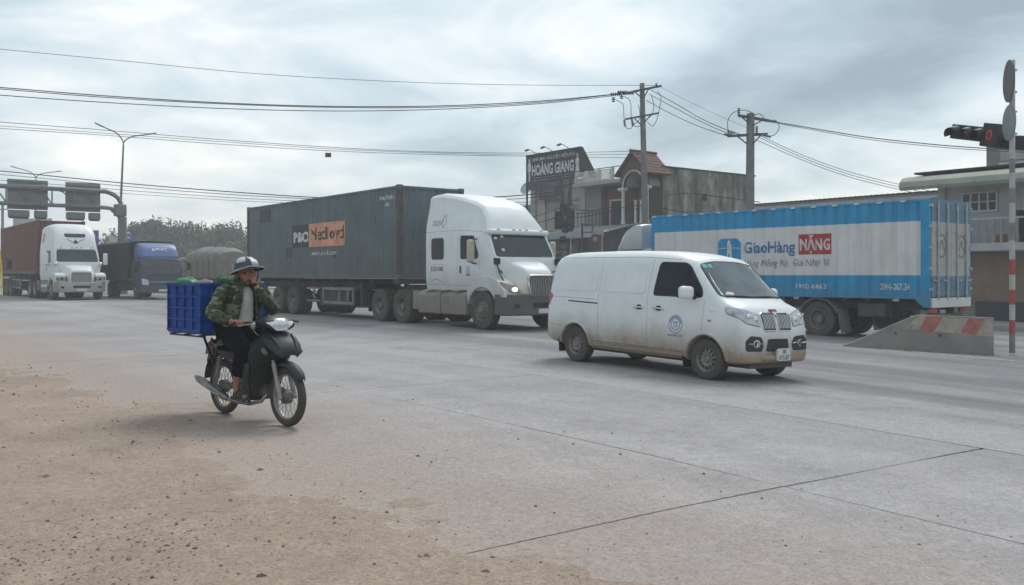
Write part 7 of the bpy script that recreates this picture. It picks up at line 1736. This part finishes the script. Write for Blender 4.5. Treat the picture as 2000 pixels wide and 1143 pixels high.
wirep('upper cable of the low bundle over the sign gantry', [(-160, 322), (0, 334), (150, 349), (300, 363), (480, 377), (620, 386), (800, 392), (1000, 383), (1106, 372)], 56, 49.5, 0.034)
wirep('middle cable of the low bundle over the sign gantry', [(-160, 330), (0, 341), (150, 355), (300, 369), (480, 382), (620, 389), (800, 395), (1000, 389), (1106, 378)], 56, 49.5, 0.022)
wirep('lower cable of the low bundle over the sign gantry', [(-160, 342), (0, 352), (150, 364), (300, 376), (480, 388), (620, 394), (800, 400), (1000, 396), (1106, 390)], 56, 49.5, 0.018)
wirep('lowest thin cable of the bundle over the sign gantry', [(-160, 350), (0, 359), (150, 371), (300, 382), (480, 393), (620, 398), (800, 404), (1000, 400), (1106, 394)], 56, 49.5, 0.014)
wirep('upper cable running from the tall pole to the thicker pole', [(1270, 175), (1320, 203), (1370, 232), (1420, 254), (1458, 266)], YA + 0.3, YB, 0.02)
wirep('middle cable running from the tall pole to the thicker pole', [(1268, 184), (1320, 212), (1370, 238), (1410, 256), (1430, 262)], YA, YB - 0.3, 0.018)
wirep('lower cable running from the tall pole to the thicker pole', [(1262, 196), (1310, 222), (1360, 245), (1400, 259), (1422, 266)], YA - 0.3, YB - 0.4, 0.018)
wirep('faint thin cable between the two pole tops', [(1290, 170), (1340, 196), (1400, 224), (1460, 250)], YA + 0.5, YB + 0.3, 0.008)
wirep('upper dark cable from the thicker pole to the right edge', [(1500, 236), (1600, 253), (1700, 269), (1820, 282), (1925, 290), (2080, 297)], YB + 0.3, 33, 0.024)
wirep('lower dark cable from the thicker pole to the right edge', [(1502, 238), (1600, 256), (1700, 273), (1820, 286), (1925, 294), (2080, 301)], YB + 0.3, 33, 0.016)
for k, (a, lab) in enumerate((((1478, 262), 'upper'), ((1482, 268), 'middle'), ((1474, 272), 'lower'))):
    wirep(lab + ' of three cables descending from the thicker pole to the shed', [a, (1560, 300 + 5 * k), (1640, 330 + 5 * k), (1720, 352 + 5 * k), (1830, 376 + 5 * k)], YB, 42, 0.016)
wirep('slack service cable between the dark pole and the stained wall', [(1106, 405), (1150, 412), (1210, 402), (1262, 392), (1330, 378), (1400, 384), (1484, 395)], 49.5, 48, 0.03)
wirep('lower slack cable crossing before the tiled porch', [(1106, 428), (1160, 420), (1220, 405), (1262, 402), (1320, 412), (1400, 425)], 49.5, 46, 0.026)
wirep('slack cable dropping from the dark pole behind the white cab', [(985, 452), (1030, 440), (1070, 430), (1106, 418)], 49, 49.5, 0.026)
wirep('thin slack cable above the awning left of the dark pole', [(985, 436), (1040, 424), (1080, 412), (1106, 400)], 49, 49.5, 0.018)
# red tag hanging on the cable
rt = P(641, 299, 40.9); b = MB(); b.b2(-0.13, 0.13, -0.03, 0.03, -0.19, 0.0); b.cyl((-0.08, 0, 0), (-0.08, 0, 0.14), 0.008, n=6); b.cyl((0.08, 0, 0), (0.08, 0, 0.14), 0.008, n=6); o = b.build('cable_tag', M('dark red tag', (0.12, 0.03, 0.02), 0.6), None); o.location = rt; tag(o, 'small dark red tag hanging from the middle pair of cables', 'tag')
# ---- double arm street lamps
m_lampp = M('grey lamp post', (0.17, 0.175, 0.175), 0.55, 0.3, var=0.08)
def lamp(label, px_t, py_t, px_b, Y, ltip, rtip):
    x0 = (px_b - 1000) / FPX * Y; r0 = Vector((x0, Y, terrain(x0, Y))); t_ = thing('street_lamp', label, 'street lamp', r0, 0, 'double arm street lamps')
    tp = P(px_t, py_t, Y) - r0; b = MB(); b.cyl((0, 0, 0), tp, 0.13, 0.06, 12); b.build('post', m_lampp, t_, smooth=40)
    b = MB(); b.cyl((0, 0, 0), (0, 0, 0.5), 0.2, 0.16, 12); b.build('base', m_lampp, t_, smooth=40)
    for tip, dy in ((ltip, -1.0), (rtip, 1.0)):
        e = P(*tip, Y + dy) - r0; up = (e.z - tp.z); mid1 = tp + Vector(((e.x - tp.x) * 0.06, 0, up * 0.30)); mid2 = tp + Vector(((e.x - tp.x) * 0.35, dy * 0.35, up * 0.72))
        q = catmull([list(tp), list(mid1), list(mid2), list(e)], 6); b = MB(); b.tube(q, 0.045, 7); ao = b.build('arm', m_lampp, t_, smooth=60)
        d = (e - mid2).normalized(); b = MB(); b.tube([e - d * 0.15, e + d * 0.2, e + d * 0.65, e + d * 0.75], [0.05, 0.11, 0.10, 0.04], 10, flat=0.5); b.build('lamp_head', m_lampp, ao, smooth=60)
lamp('near double-arm street lamp beside the gantry post', 241, 284, 228, 66, (204, 249), (286, 263)); lamp('far double-arm street lamp behind the gantry\'s left sign', 70, 350, 69, 93, (36, 329), (106, 336))
x0 = (5 - 1000) / FPX * 80; b = MB(); b.cyl((0, 0, 0), (0, 0, 7.6), 0.14, 0.10, 12); b.b2(-0.25, 0.25, -0.25, 0.25, 0.0, 0.08); b.b2(-0.5, 0.5, -0.04, 0.04, 7.0, 7.08); o = b.build('steel_post', m_lampp, None, smooth=40); o.location = (x0, 80, terrain(x0, 80)); tag(o, 'plain grey post at the left edge behind the red-brown container', 'post')
# ---- overhead sign gantry, seen from behind
m_gan = M('grey gantry steel', (0.17, 0.18, 0.175), 0.6, 0.3, var=0.1); m_back = M('grey sign back', (0.215, 0.23, 0.225), 0.6, 0.2, var=0.08)
gx = (239 - 1000) / FPX * 62; g0 = Vector((gx, 62, terrain(gx, 62))); ga = thing('sign_gantry', 'grey overhead gantry with two sign boards seen from behind', 'gantry', g0, ROADANG)
# local: -y is along the arm (to the left of the picture), x towards the camera's right
zu, zl = 7.08 - g0.z, 6.0 - g0.z
b = MB(); b.cyl((0, 0, 0), (0, 0, zl - 0.6), 0.34, 0.28, 16); b.build('post', m_gan, ga, smooth=40)
b = MB(); b.cyl((0, -17, 0), (0, -17, zu + 0.1), 0.34, 0.26, 16); b.build('post', m_gan, ga, smooth=40)
b = MB(); b.tube(catmull([[0, 0, zl - 1.2], [0, 0, zl - 0.2], [0, -0.25, zu - 0.45], [0, -0.9, zu - 0.05], [0, -1.7, zu], [0, -6, zu], [0, -11, zu], [0, -17, zu]], 6), 0.15, 10); b.build('upper_chord', m_gan, ga, smooth=60)
b = MB(); b.tube(catmull([[0, 0, zl - 1.3], [0, -0.15, zl - 0.7], [0, -0.6, zl - 0.2], [0, -1.3, zl], [0, -6, zl], [0, -11, zl], [0, -17, zl]], 6), 0.13, 10); b.build('lower_chord', m_gan, ga, smooth=60)
b = MB(); b.box((0, -0.15, zl - 0.15), (0.5, 0.75, 0.8)); b.build('knee_plate', m_gan, ga, bevel=0.05)
for i, y in enumerate((-1.7, -3.0, -4.35, -5.65, -7.0, -8.3, -9.6, -10.9, -12.2, -13.5, -14.8)):
    b = MB(); b.cyl((0, y, zl), (0, y, zu), 0.045, n=8); b.build('strut', m_gan, ga)
    b = MB(); b.tube([(0, y, zl + 0.05), (0, y - 0.3, zl + 0.55), (0, y - 0.7, zl + 0.9), (0, y - 1.2, zu - 0.02)], 0.045, 6); b.build('brace', m_gan, ga, smooth=60)
for y in (-4.9,):
    for z in (zl, zu): b = MB(); b.cyl((0, y - 0.12, z), (0, y + 0.12, z), 0.22, n=14); b.build('flange', m_gan, ga, smooth=40)
for yc, w_ in ((-2.42, 2.15), (-5.72, 2.35)):
    b = MB(); b.b2(-0.32, -0.26, yc - w_ / 2, yc + w_ / 2, zl - 0.32, zu + 0.52); so_ = b.build('sign_board', m_back, ga)
    for z in (zl - 0.1, zl + 0.45, zu - 0.1, zu + 0.35):
        b = MB(); b.b2(-0.255, -0.20, yc - w_ / 2, yc + w_ / 2, z - 0.03, z + 0.03); b.build('stiffener', m_back, so_)
    for dy, ww in ((-w_ * 0.24, w_ * 0.5), (w_ * 0.30, w_ * 0.30)):
        b = MB(); b.b2(-0.3, 0.25, yc + dy - ww / 2, yc + dy + ww / 2, zl - 0.85, zl - 0.4); lo_ = b.build('signal_box', m_gan, ga, bevel=0.03)
        b = MB(); b.b2(-0.2, 0.2, yc + dy - ww / 2 + 0.05, yc + dy + ww / 2 - 0.05, zl - 0.93, zl - 0.852); b.build('signal_visor', m_black, lo_)
# ---- blue direction signs and a billboard in the far haze
m_bsign = M('blue road sign', (0.035, 0.06, 0.22), 0.5, var=0.08)
def bsign(label, px0, px1, py0, py1, Y, marks):
    a, b_ = P(px0, py1, Y), P(px1, py0, Y); x = (a.x + b_.x) / 2; zg_ = terrain(x, Y); r = thing('direction_sign', label, 'road sign', (x, Y, zg_), 0, 'blue direction signs'); w_ = b_.x - a.x
    b = MB(); b.b2(-w_ / 2, w_ / 2, -0.05, 0.0, a.z - zg_, b_.z - zg_); so_ = b.build('board', m_bsign, r)
    for s in (-1, 1): b = MB(); b.cyl((s * w_ * 0.3, 0.06, 0), (s * w_ * 0.3, 0.06, b_.z - zg_), 0.06, n=8); b.build('post', m_gan, r)
    for k, tx in enumerate(marks):
        hh = (b_.z - a.z); z1 = b_.z - zg_ - hh * (0.12 + k * 0.3); vs2, fs = fit_text(tx, -w_ * 0.28, z1 - hh * 0.2, w_ * 0.28, z1, bold=0.03); flat2d(vs2, fs, lambda p, q: (p, -0.056, q)).build('sign_lettering', m_sgn, so_, fix=False)
bsign('blue direction sign right beside the high-roofed white cab', 174, 193, 450, 492, 78, ['A', 'QL', '51']); bsign('blue direction sign behind the gantry post', 240, 263, 449, 478, 80, ['A', 'QL'])
r_ = thing('billboard', 'pale grey billboard far behind the red-brown container', 'billboard', (P(64, 430, 90).x, 90, terrain(-48, 90)), 0); zb0 = zof(446, 90) - terrain(-48, 90); zb1 = zof(427, 90) - terrain(-48, 90)
b = MB(); b.b2(-1.9, 1.9, -0.1, 0.0, zb0, zb1); b.build('board', M('pale green billboard', (0.33, 0.37, 0.34), 0.7), r_)
for s in (-1, 1): b = MB(); b.cyl((s * 1.2, 0.1, 0), (s * 1.2, 0.1, zb1), 0.1, n=8); b.build('post', m_gan, r_)
# ---- striped sign post with two round signs at the right edge
SY = 20.75; sx_ = (1977 - 1000) / FPX * SY; s0 = Vector((sx_, SY, terrain(sx_, SY))); sp_ = thing('sign_post', 'red and white banded sign post with two round signs seen edge-on', 'sign post', s0, 0)
hz_ = zof(118, SY) - s0.z
m_pw = M('off white post paint', (0.42, 0.405, 0.38), 0.7, var=0.12, vs=6); m_pr = M('faded red post paint', (0.36, 0.06, 0.06), 0.7, var=0.12, vs=6); m_pg = M('grey post paint', (0.20, 0.19, 0.185), 0.7, var=0.12, vs=6)
bands = [(690, 652, m_pg), (652, 625, m_pr), (625, 595, m_pw), (595, 566, m_pr), (566, 537, m_pw), (537, 507, m_pr), (507, 470, m_pw), (470, 435, m_pg), (435, 396, m_pw), (396, 368, m_pg), (368, 338, m_pw), (338, 310, m_pg), (310, 118, m_pw)]
for y0, y1, mt in bands:
    z0, z1 = max(0.0, zof(y0, SY) - s0.z), zof(y1, SY) - s0.z; b = MB(); b.cyl((0, 0, z0), (0, 0, z1), 0.062, n=14); b.build('post_band', mt, sp_, smooth=40)
for yc, dm, nm, mt in ((159, 82, 'round_sign', m_pg), (240, 70, 'round_sign', m_back)):
    zc = zof(yc, SY) - s0.z; rr = dm / 2 / FPX * SY; nrm = Vector((-0.52, 0.85, 0)) if yc < 200 else Vector((-0.30, 0.95, 0)); nrm = Vector((-0.966, 0.256, 0)) if yc < 200 else Vector((-0.985, 0.17, 0))
    c_ = Vector((-0.08 if yc < 200 else -0.07, -0.02, zc)); b = MB(); b.lathe([(0.0001, 0.0), (rr, 0.0), (rr, 0.02), (0.0001, 0.02)], c_, nrm, 32); o = b.build(nm, mt if yc > 200 else M('dark sign back', (0.045, 0.045, 0.05), 0.6), sp_, smooth=40)
    for dzz in (-0.25, 0.25): b = MB(); b.b2(-0.07, 0.09, -0.05, 0.05, zc + dzz - 0.02, zc + dzz + 0.02); b.build('bracket', m_steel, o)
# ---- traffic signals on a mast arm reaching in from the right
m_sig = M('black signal housing', (0.016, 0.017, 0.019), 0.5); m_led = M('red signal lamp', (0.3, 0.015, 0.02), 0.3, emit=((1.0, 0.03, 0.05), 0.12)); m_leda = M('dark amber lens', (0.12, 0.08, 0.03), 0.3)
TY = 22.0; mast_x = 15.2; m0 = Vector((mast_x, TY + 0.6, terrain(mast_x, TY))); ms = thing('traffic_signal', 'horizontal black traffic signals with red countdown on a mast arm at the right', 'traffic light', m0, 0)
b = MB(); b.cyl((0, 0, 0), (0, 0, 5.6), 0.14, 0.11, 14); b.build('mast', m_gan, ms, smooth=40)
zarm = zof(268, TY) - m0.z
b = MB(); b.tube([(0, 0, zarm), (-1.8, -0.1, zarm + 0.0), (-2.9, -0.15, zarm + 0.02), (P(1935, 262, TY).x - mast_x, -0.2, zarm + 0.05)], [0.09, 0.07, 0.06, 0.05], 10); b.build('mast_arm', m_gan, ms, smooth=60)
def sighead(px0, py0, px1, py1, Y0, Y1, hh, nm, cd, lit):
    a, b_ = P(px0, py0, Y0) - m0, P(px1, py1, Y1) - m0; d = (b_ - a); L = d.length; d.normalize(); up = Vector((0, 0, 1)); up = (up - d * up.dot(d)).normalized(); f = d.cross(up)   # f points towards the camera
    if f.y > 0: f = -f
    rot = Matrix((d, f, up)).transposed(); mid = (a + b_) / 2; m_ = MB(); m_.box(mid + f * -0.05, (L, 0.16, hh), rot); ho = m_.build(nm, m_sig, ms, bevel=0.03, seg=2)
    for i in range(3):
        c_ = a + d * (L * (i + 0.5) / (3 if not cd else 3.9)); rr = hh * 0.36; ff = (f * 0.9 - up * 0.25).normalized()
        m_ = MB(); m_.lathe([(rr * 1.12, 0.0), (rr * 1.16, 0.30)], c_ + f * 0.0, ff, 20, R(-35), R(215), xdir=d); m_.build('visor', m_sig, ho, smooth=60, solid=0.012)
        m_ = MB(); m_.lathe([(rr, 0.02), (rr * 0.6, 0.05), (0.0001, 0.06)], c_ + f * 0.02, f, 18); m_.build('lens', M('dark lens', (0.03, 0.03, 0.03), 0.25), ho, smooth=60)
        if i == lit:
            ar = [(-0.07, -0.02), (0.01, -0.02), (0.01, -0.06), (0.08, 0), (0.01, 0.06), (0.01, 0.02), (-0.07, 0.02)]; m_ = MB(); m_.add([c_ + f * 0.10 + d * p + up * q for p, q in ar], [tuple(range(7))]); m_.build('red_arrow', m_led, ho, fix=False)
    if cd:
        c_ = b_ - d * (L * 0.11); m_ = MB(); m_.box(c_ + f * 0.04, (L * 0.34, 0.24, hh * 1.55), rot); co_ = m_.build('countdown_box', m_sig, ho, bevel=0.02)
        vs2, fs = fit_text('0', -0.07, -0.12, 0.07, 0.12); flat2d(vs2, fs, lambda p, q: tuple(c_ + f * 0.166 + d * p + up * q)).build('countdown_digit', m_led, co_, fix=False)
    m_ = MB(); m_.bar(mid - f * 0.1, mid - f * 0.32, 0.06); m_.build('bracket', m_gan, ho)
sighead(1858, 256, 1950, 266, 22.6, 21.6, 0.36, 'signal_head', True, 1)
sighead(1952, 276, 2075, 282, 21.8, 21.2, 0.32, 'signal_head', False, 9)
# ---- concrete barrier with a ramped end and red stripes
LB, RB = Vector((8.05, 22.1, 0)), Vector((10.95, 20.75, 0)); bd2 = (RB - LB); BLEN = bd2.length; bang = math.atan2(bd2.y, bd2.x); zc_ = (terrain(LB.x, LB.y) + terrain(RB.x, RB.y)) / 2
bar = thing('concrete_barrier', 'dusty concrete median barrier with ramped end and faded red stripes', 'barrier', (LB.x, LB.y, zc_ - 0.02), bang)
bar.rotation_euler = (0, -math.atan2(terrain(RB.x, RB.y) - terrain(LB.x, LB.y), BLEN), bang)
m_barr = M('grimy barrier concrete', (0.215, 0.198, 0.183), 0.95, var=0.14, vs=2.5, bump=0.3, bs=20, dirt=((0.175, 0.155, 0.14), 0.0, 0.45, 0.65))
secs = []
for x, h in ((0.0, 0.10), (0.12, 0.14), (0.5, 0.33), (1.0, 0.60), (1.35, 0.78), (1.6, 0.89), (2.2, 0.90), (2.8, 0.90), (BLEN, 0.90)):
    k = h / 0.9; tw = 0.30 - 0.2 * sstep(0.0, 1.0, k); mz = min(0.36, h * 0.55); mw = 0.30 - 0.13 * min(1, k * 1.0)
    secs.append([(x, -0.31, 0), (x, -0.31, min(0.09, h * 0.6)), (x, -mw, mz), (x, -tw if h > 0.5 else -mw * 0.97, h), (x, tw if h > 0.5 else mw * 0.97, h), (x, mw, mz), (x, 0.31, min(0.09, h * 0.6)), (x, 0.31, 0)])
b = MB(); b.loft(secs); bb_ = b.build('barrier_body', m_barr, bar, bevel=0.012)
bbv = own_bvh(bb_); SB = dict(plane='xz', direc=(0, 1, 0), start=-3.0)
m_strp = M('faded red stripe', (0.34, 0.115, 0.095), 0.85, var=0.15, vs=7, streak=((0.3, 0.2, 0.17), 0.4)); m_bg = M('faded cream band', (0.33, 0.285, 0.24), 0.9, var=0.14, vs=6)
drape(bbv, [(1.62, 0.86), (1.35, 0.56), (BLEN - 0.02, 0.47), (BLEN - 0.02, 0.87)], off=0.003, thick=0.002, **SB).build('painted_band', m_bg, bar)
for x0 in (1.78, 2.66):
    drape(bbv, [(x0 - 0.14, 0.52), (x0 + 0.18, 0.50), (x0 + 0.36, 0.87), (x0 + 0.02, 0.87)], off=0.006, thick=0.002, **SB).build('red_stripe', m_strp, bar)
for x in (1.15, 2.1):
    h = bbv.ray_cast(Vector((x, -3, 0.44)), Vector((0, 1, 0)))[0]; b = MB(); b.cyl(h + Vector((0, -0.004, 0)), h + Vector((0, 0.02, 0)), 0.028, n=10); b.build('lifting_hole', m_dk, bar)
rub = MB()
for q in range(26):      # crumbled pieces at its foot
    p = LB.lerp(RB, random.uniform(0.2, 1.0)) + Vector((-0.2, -0.5, 0)) * random.uniform(0.7, 1.1); p.z = terrain(p.x, p.y) + 0.01; rock(rub, p, random.uniform(0.015, 0.06))
rub.build('rubble', m_stone, None, fix=False, kind='stuff', label='small broken lumps along the foot of the concrete barrier', category='rubble')
# ---- small sign frame and round red ring sign near the awnings
fx = P(1137, 460, 47); f0 = Vector((fx.x, 47, terrain(fx.x, 47))); fr2 = thing('street_sign', 'dark open square sign frame on a post left of the sheet canopy', 'sign', f0, 0)
za, zb_ = zof(455, 47) - f0.z, zof(440, 47) - f0.z; b = MB(); b.cyl((0, 0, 0), (0, 0, zb_ + 0.1), 0.06, n=8); b.build('post', m_dsteel, fr2)
b = MB(); b.b2(0.0, 0.55, -0.03, 0.03, zb_, zb_ + 0.06); b.b2(0.0, 0.55, -0.03, 0.03, za, za + 0.06); b.b2(0.49, 0.55, -0.03, 0.03, za + 0.06, zb_); b.build('frame', m_dsteel, fr2)
rx_ = P(1166, 470, 45.5); r0_ = Vector((rx_.x, 45.5, terrain(rx_.x, 45.5))); rs = thing('round_sign', 'small round red-rimmed sign on a brown post before the shop awnings', 'road sign', r0_, 0); zc2 = zof(467, 45.5) - r0_.z
b = MB(); b.b2(0.02, 0.22, -0.1, 0.1, 0, zof(458, 45.5) - r0_.z); b.build('post', m_dbrown, rs)
b = MB(); b.lathe([(0.0001, 0.02), (0.12, 0.02)], (-0.1, -0.13, zc2), (0, -1, 0), 24); b.build('disc', m_grend, rs)
b = MB(); b.lathe([(0.12, 0.0), (0.12, 0.04), (0.25, 0.04), (0.25, 0.0)], (-0.1, -0.13, zc2), (0, -1, 0), 24); b.build('rim', M('crimson rim', (0.13, 0.02, 0.04), 0.6), rs)
# ================================================================== trees in the haze on the left
m_leafs = [M('dull green leaves', (0.045, 0.065, 0.03), 0.8, var=0.35, vs=1.5), M('olive leaves', (0.065, 0.078, 0.038), 0.8, var=0.3, vs=1.5), M('deep green leaves', (0.03, 0.05, 0.026), 0.8, var=0.35, vs=1.5)]
m_bark = M('grey bark', (0.12, 0.10, 0.085), 0.95, var=0.2)
def tree(label, px, Y, h, rx, rz, kind, seed, nleaf=1500):
    rnd = random.Random(seed); x = (px - 1000) / FPX * Y; t_ = thing('tree', label, 'tree', (x, Y, terrain(x, Y) - 0.05), rnd.uniform(0, 6.28), 'trees beyond the trucks')
    zc = h - rz; b = MB(); b.tube([(0, 0, 0), (0.1 * rx, 0.05, zc * 0.4), (0.05, -0.1 * rx, zc * 0.8), (0, 0, zc)], [0.05 * h * 0.5 + 0.06, 0.04 * h * 0.5, 0.03 * h * 0.5, 0.018 * h * 0.5], 8)
    lobes = []
    for i in range(11):
        a = rnd.uniform(0, 6.28); e = rnd.uniform(-0.7, 1.0); rr = rnd.uniform(0.45, 0.78); c = Vector((math.cos(a) * rx * rr * math.cos(e * 0.9), math.sin(a) * rx * rr * math.cos(e * 0.9), zc + rz * 0.78 * math.sin(e))); lobes.append((c, rnd.uniform(0.28, 0.46) * rx))
        b.tube([(0, 0, zc * 0.7), Vector((0, 0, zc * 0.9)).lerp(c, 0.5), c], [0.02 * h * 0.5, 0.012 * h * 0.5, 0.006 * h], 5)
    lobes.append((Vector((0, 0, zc)), rx * 0.5))
    b.build('trunk', m_bark, t_, smooth=50)
    c_ = MB(); s_ = 0.16 + 0.028 * rx
    for i in range(nleaf):
        c, r = lobes[rnd.randrange(len(lobes))]; d = Vector((rnd.gauss(0, 1), rnd.gauss(0, 1), rnd.gauss(0, 1))).normalized(); p = c + d * r * (rnd.random() ** 0.4) * rnd.uniform(0.8, 1.2)
        u_ = Vector((rnd.gauss(0, 1), rnd.gauss(0, 1), rnd.gauss(0, 1))).normalized(); v_ = u_.cross(d if abs(u_.dot(d)) < 0.95 else Vector((0, 0, 1))).normalized(); L = s_ * rnd.uniform(0.7, 1.5)
        c_.add([p - u_ * L, p + v_ * L * 0.45, p + u_ * L, p - v_ * L * 0.45], [(0, 1, 2, 3)])
    c_.build('crown', m_leafs[kind], t_, fix=False)
    return t_
TREES = [(196, 150, 7.6, 4.5, 3.0, 1), (226, 142, 8.0, 4.0, 3.0, 0), (262, 150, 8.4, 4.6, 3.2, 2), (282, 128, 9.4, 3.4, 2.6, 0), (306, 134, 9.0, 3.6, 3.0, 2), (330, 132, 9.0, 4.2, 3.4, 1), (356, 136, 9.3, 4.6, 3.6, 0), (384, 132, 8.6, 4.4, 3.6, 2), (408, 128, 8.8, 4.0, 3.2, 0), (432, 130, 9.0, 4.6, 3.4, 1), (456, 126, 7.9, 4.0, 3.2, 2), (480, 122, 6.6, 3.4, 2.8, 0), (500, 124, 5.6, 3.4, 2.4, 1), (340, 118, 5.4, 4.2, 2.4, 1), (375, 116, 5.0, 4.2, 2.2, 2), (420, 114, 4.9, 4.4, 2.2, 0), (462, 112, 4.8, 4.2, 2.2, 1), (300, 116, 5.2, 3.8, 2.3, 0), (262, 120, 5.4, 3.6, 2.4, 2)]
NAMES = ['hazy tree second from the left of the row, above the white cab\'s shoulder', 'hazy tree behind the gantry\'s blue signs', 'hazy tree just right of the gantry post', 'tallest feathery tree standing up right of the gantry post', 'dark tree next right of the tallest feathery one', 'broad olive tree above the blue roof deflector', 'round tree above the right half of the blue cab', 'dark tree above the grey tarpaulin\'s left end', 'tree above the middle of the grey tarpaulin', 'broad olive tree above the rider\'s left', 'dark tree left of the grey-green container\'s end', 'lower tree sloping down to the grey-green container', 'last low tree against the grey-green container\'s rear edge', 'low bush-like tree behind the blue cab', 'low dark tree behind the tarpaulin\'s left end', 'low tree behind the tarpaulin\'s right end', 'low olive tree just above the rider\'s helmet', 'low tree behind the dark canvas cover', 'low dark tree between gantry post and canvas truck']
NAMES[0] = 'leftmost hazy tree, beside the high-roofed white cab'
for i, ((px, Y, h, rx, rz, kd), nm) in enumerate(zip(TREES, NAMES)): tree(nm, px, Y, h, rx, rz, kd, 100 + i)
tm = MB(); rnd = random.Random(5)
for i in range(7000):
    px = rnd.uniform(-60, 520); Y = rnd.uniform(190, 230); hmax = 6.5 + 2.5 * fb(px * 0.02, 1.0) + 1.2 * fb(px * 0.11, 4.0)
    if px > 420: hmax *= max(0.3, 1 - (px - 420) / 150)
    p = P(px, 537, Y); p.z = rnd.random() ** 0.7 * max(2, hmax); u_ = Vector((rnd.gauss(0, 1), rnd.gauss(0, 1), rnd.gauss(0, 1))).normalized(); v_ = u_.cross(Vector((0, 1, 0.2))).normalized(); L = rnd.uniform(0.5, 1.1); tm.add([p - u_ * L, p + v_ * L * 0.6, p + u_ * L, p - v_ * L * 0.6], [(0, 1, 2, 3)])
tm.build('distant_wood', m_leafs[0], None, fix=False, kind='stuff', label='far-off wood fading into the haze at the left', category='wood')
# ================================================================== dusty air
hz = MB(); hz.b2(-2700, 2700, -140, 2700, -1.6, 14.5)
hm = bpy.data.materials.new('dusty air'); hm.use_nodes = True; t = hm.node_tree; t.nodes.clear()
pv = N(t, 'ShaderNodeVolumePrincipled'); pv.inputs['Color'].default_value = (0.84, 0.875, 0.88, 1); pv.inputs['Density'].default_value = 0.0020; pv.inputs['Anisotropy'].default_value = 0.2
om = N(t, 'ShaderNodeOutputMaterial'); t.links.new(pv.outputs[0], om.inputs['Volume'])
MATS['air'] = hm
hz.build('haze', hm, None, kind='stuff', label='even dusty haze filling the air over the road', category='haze')
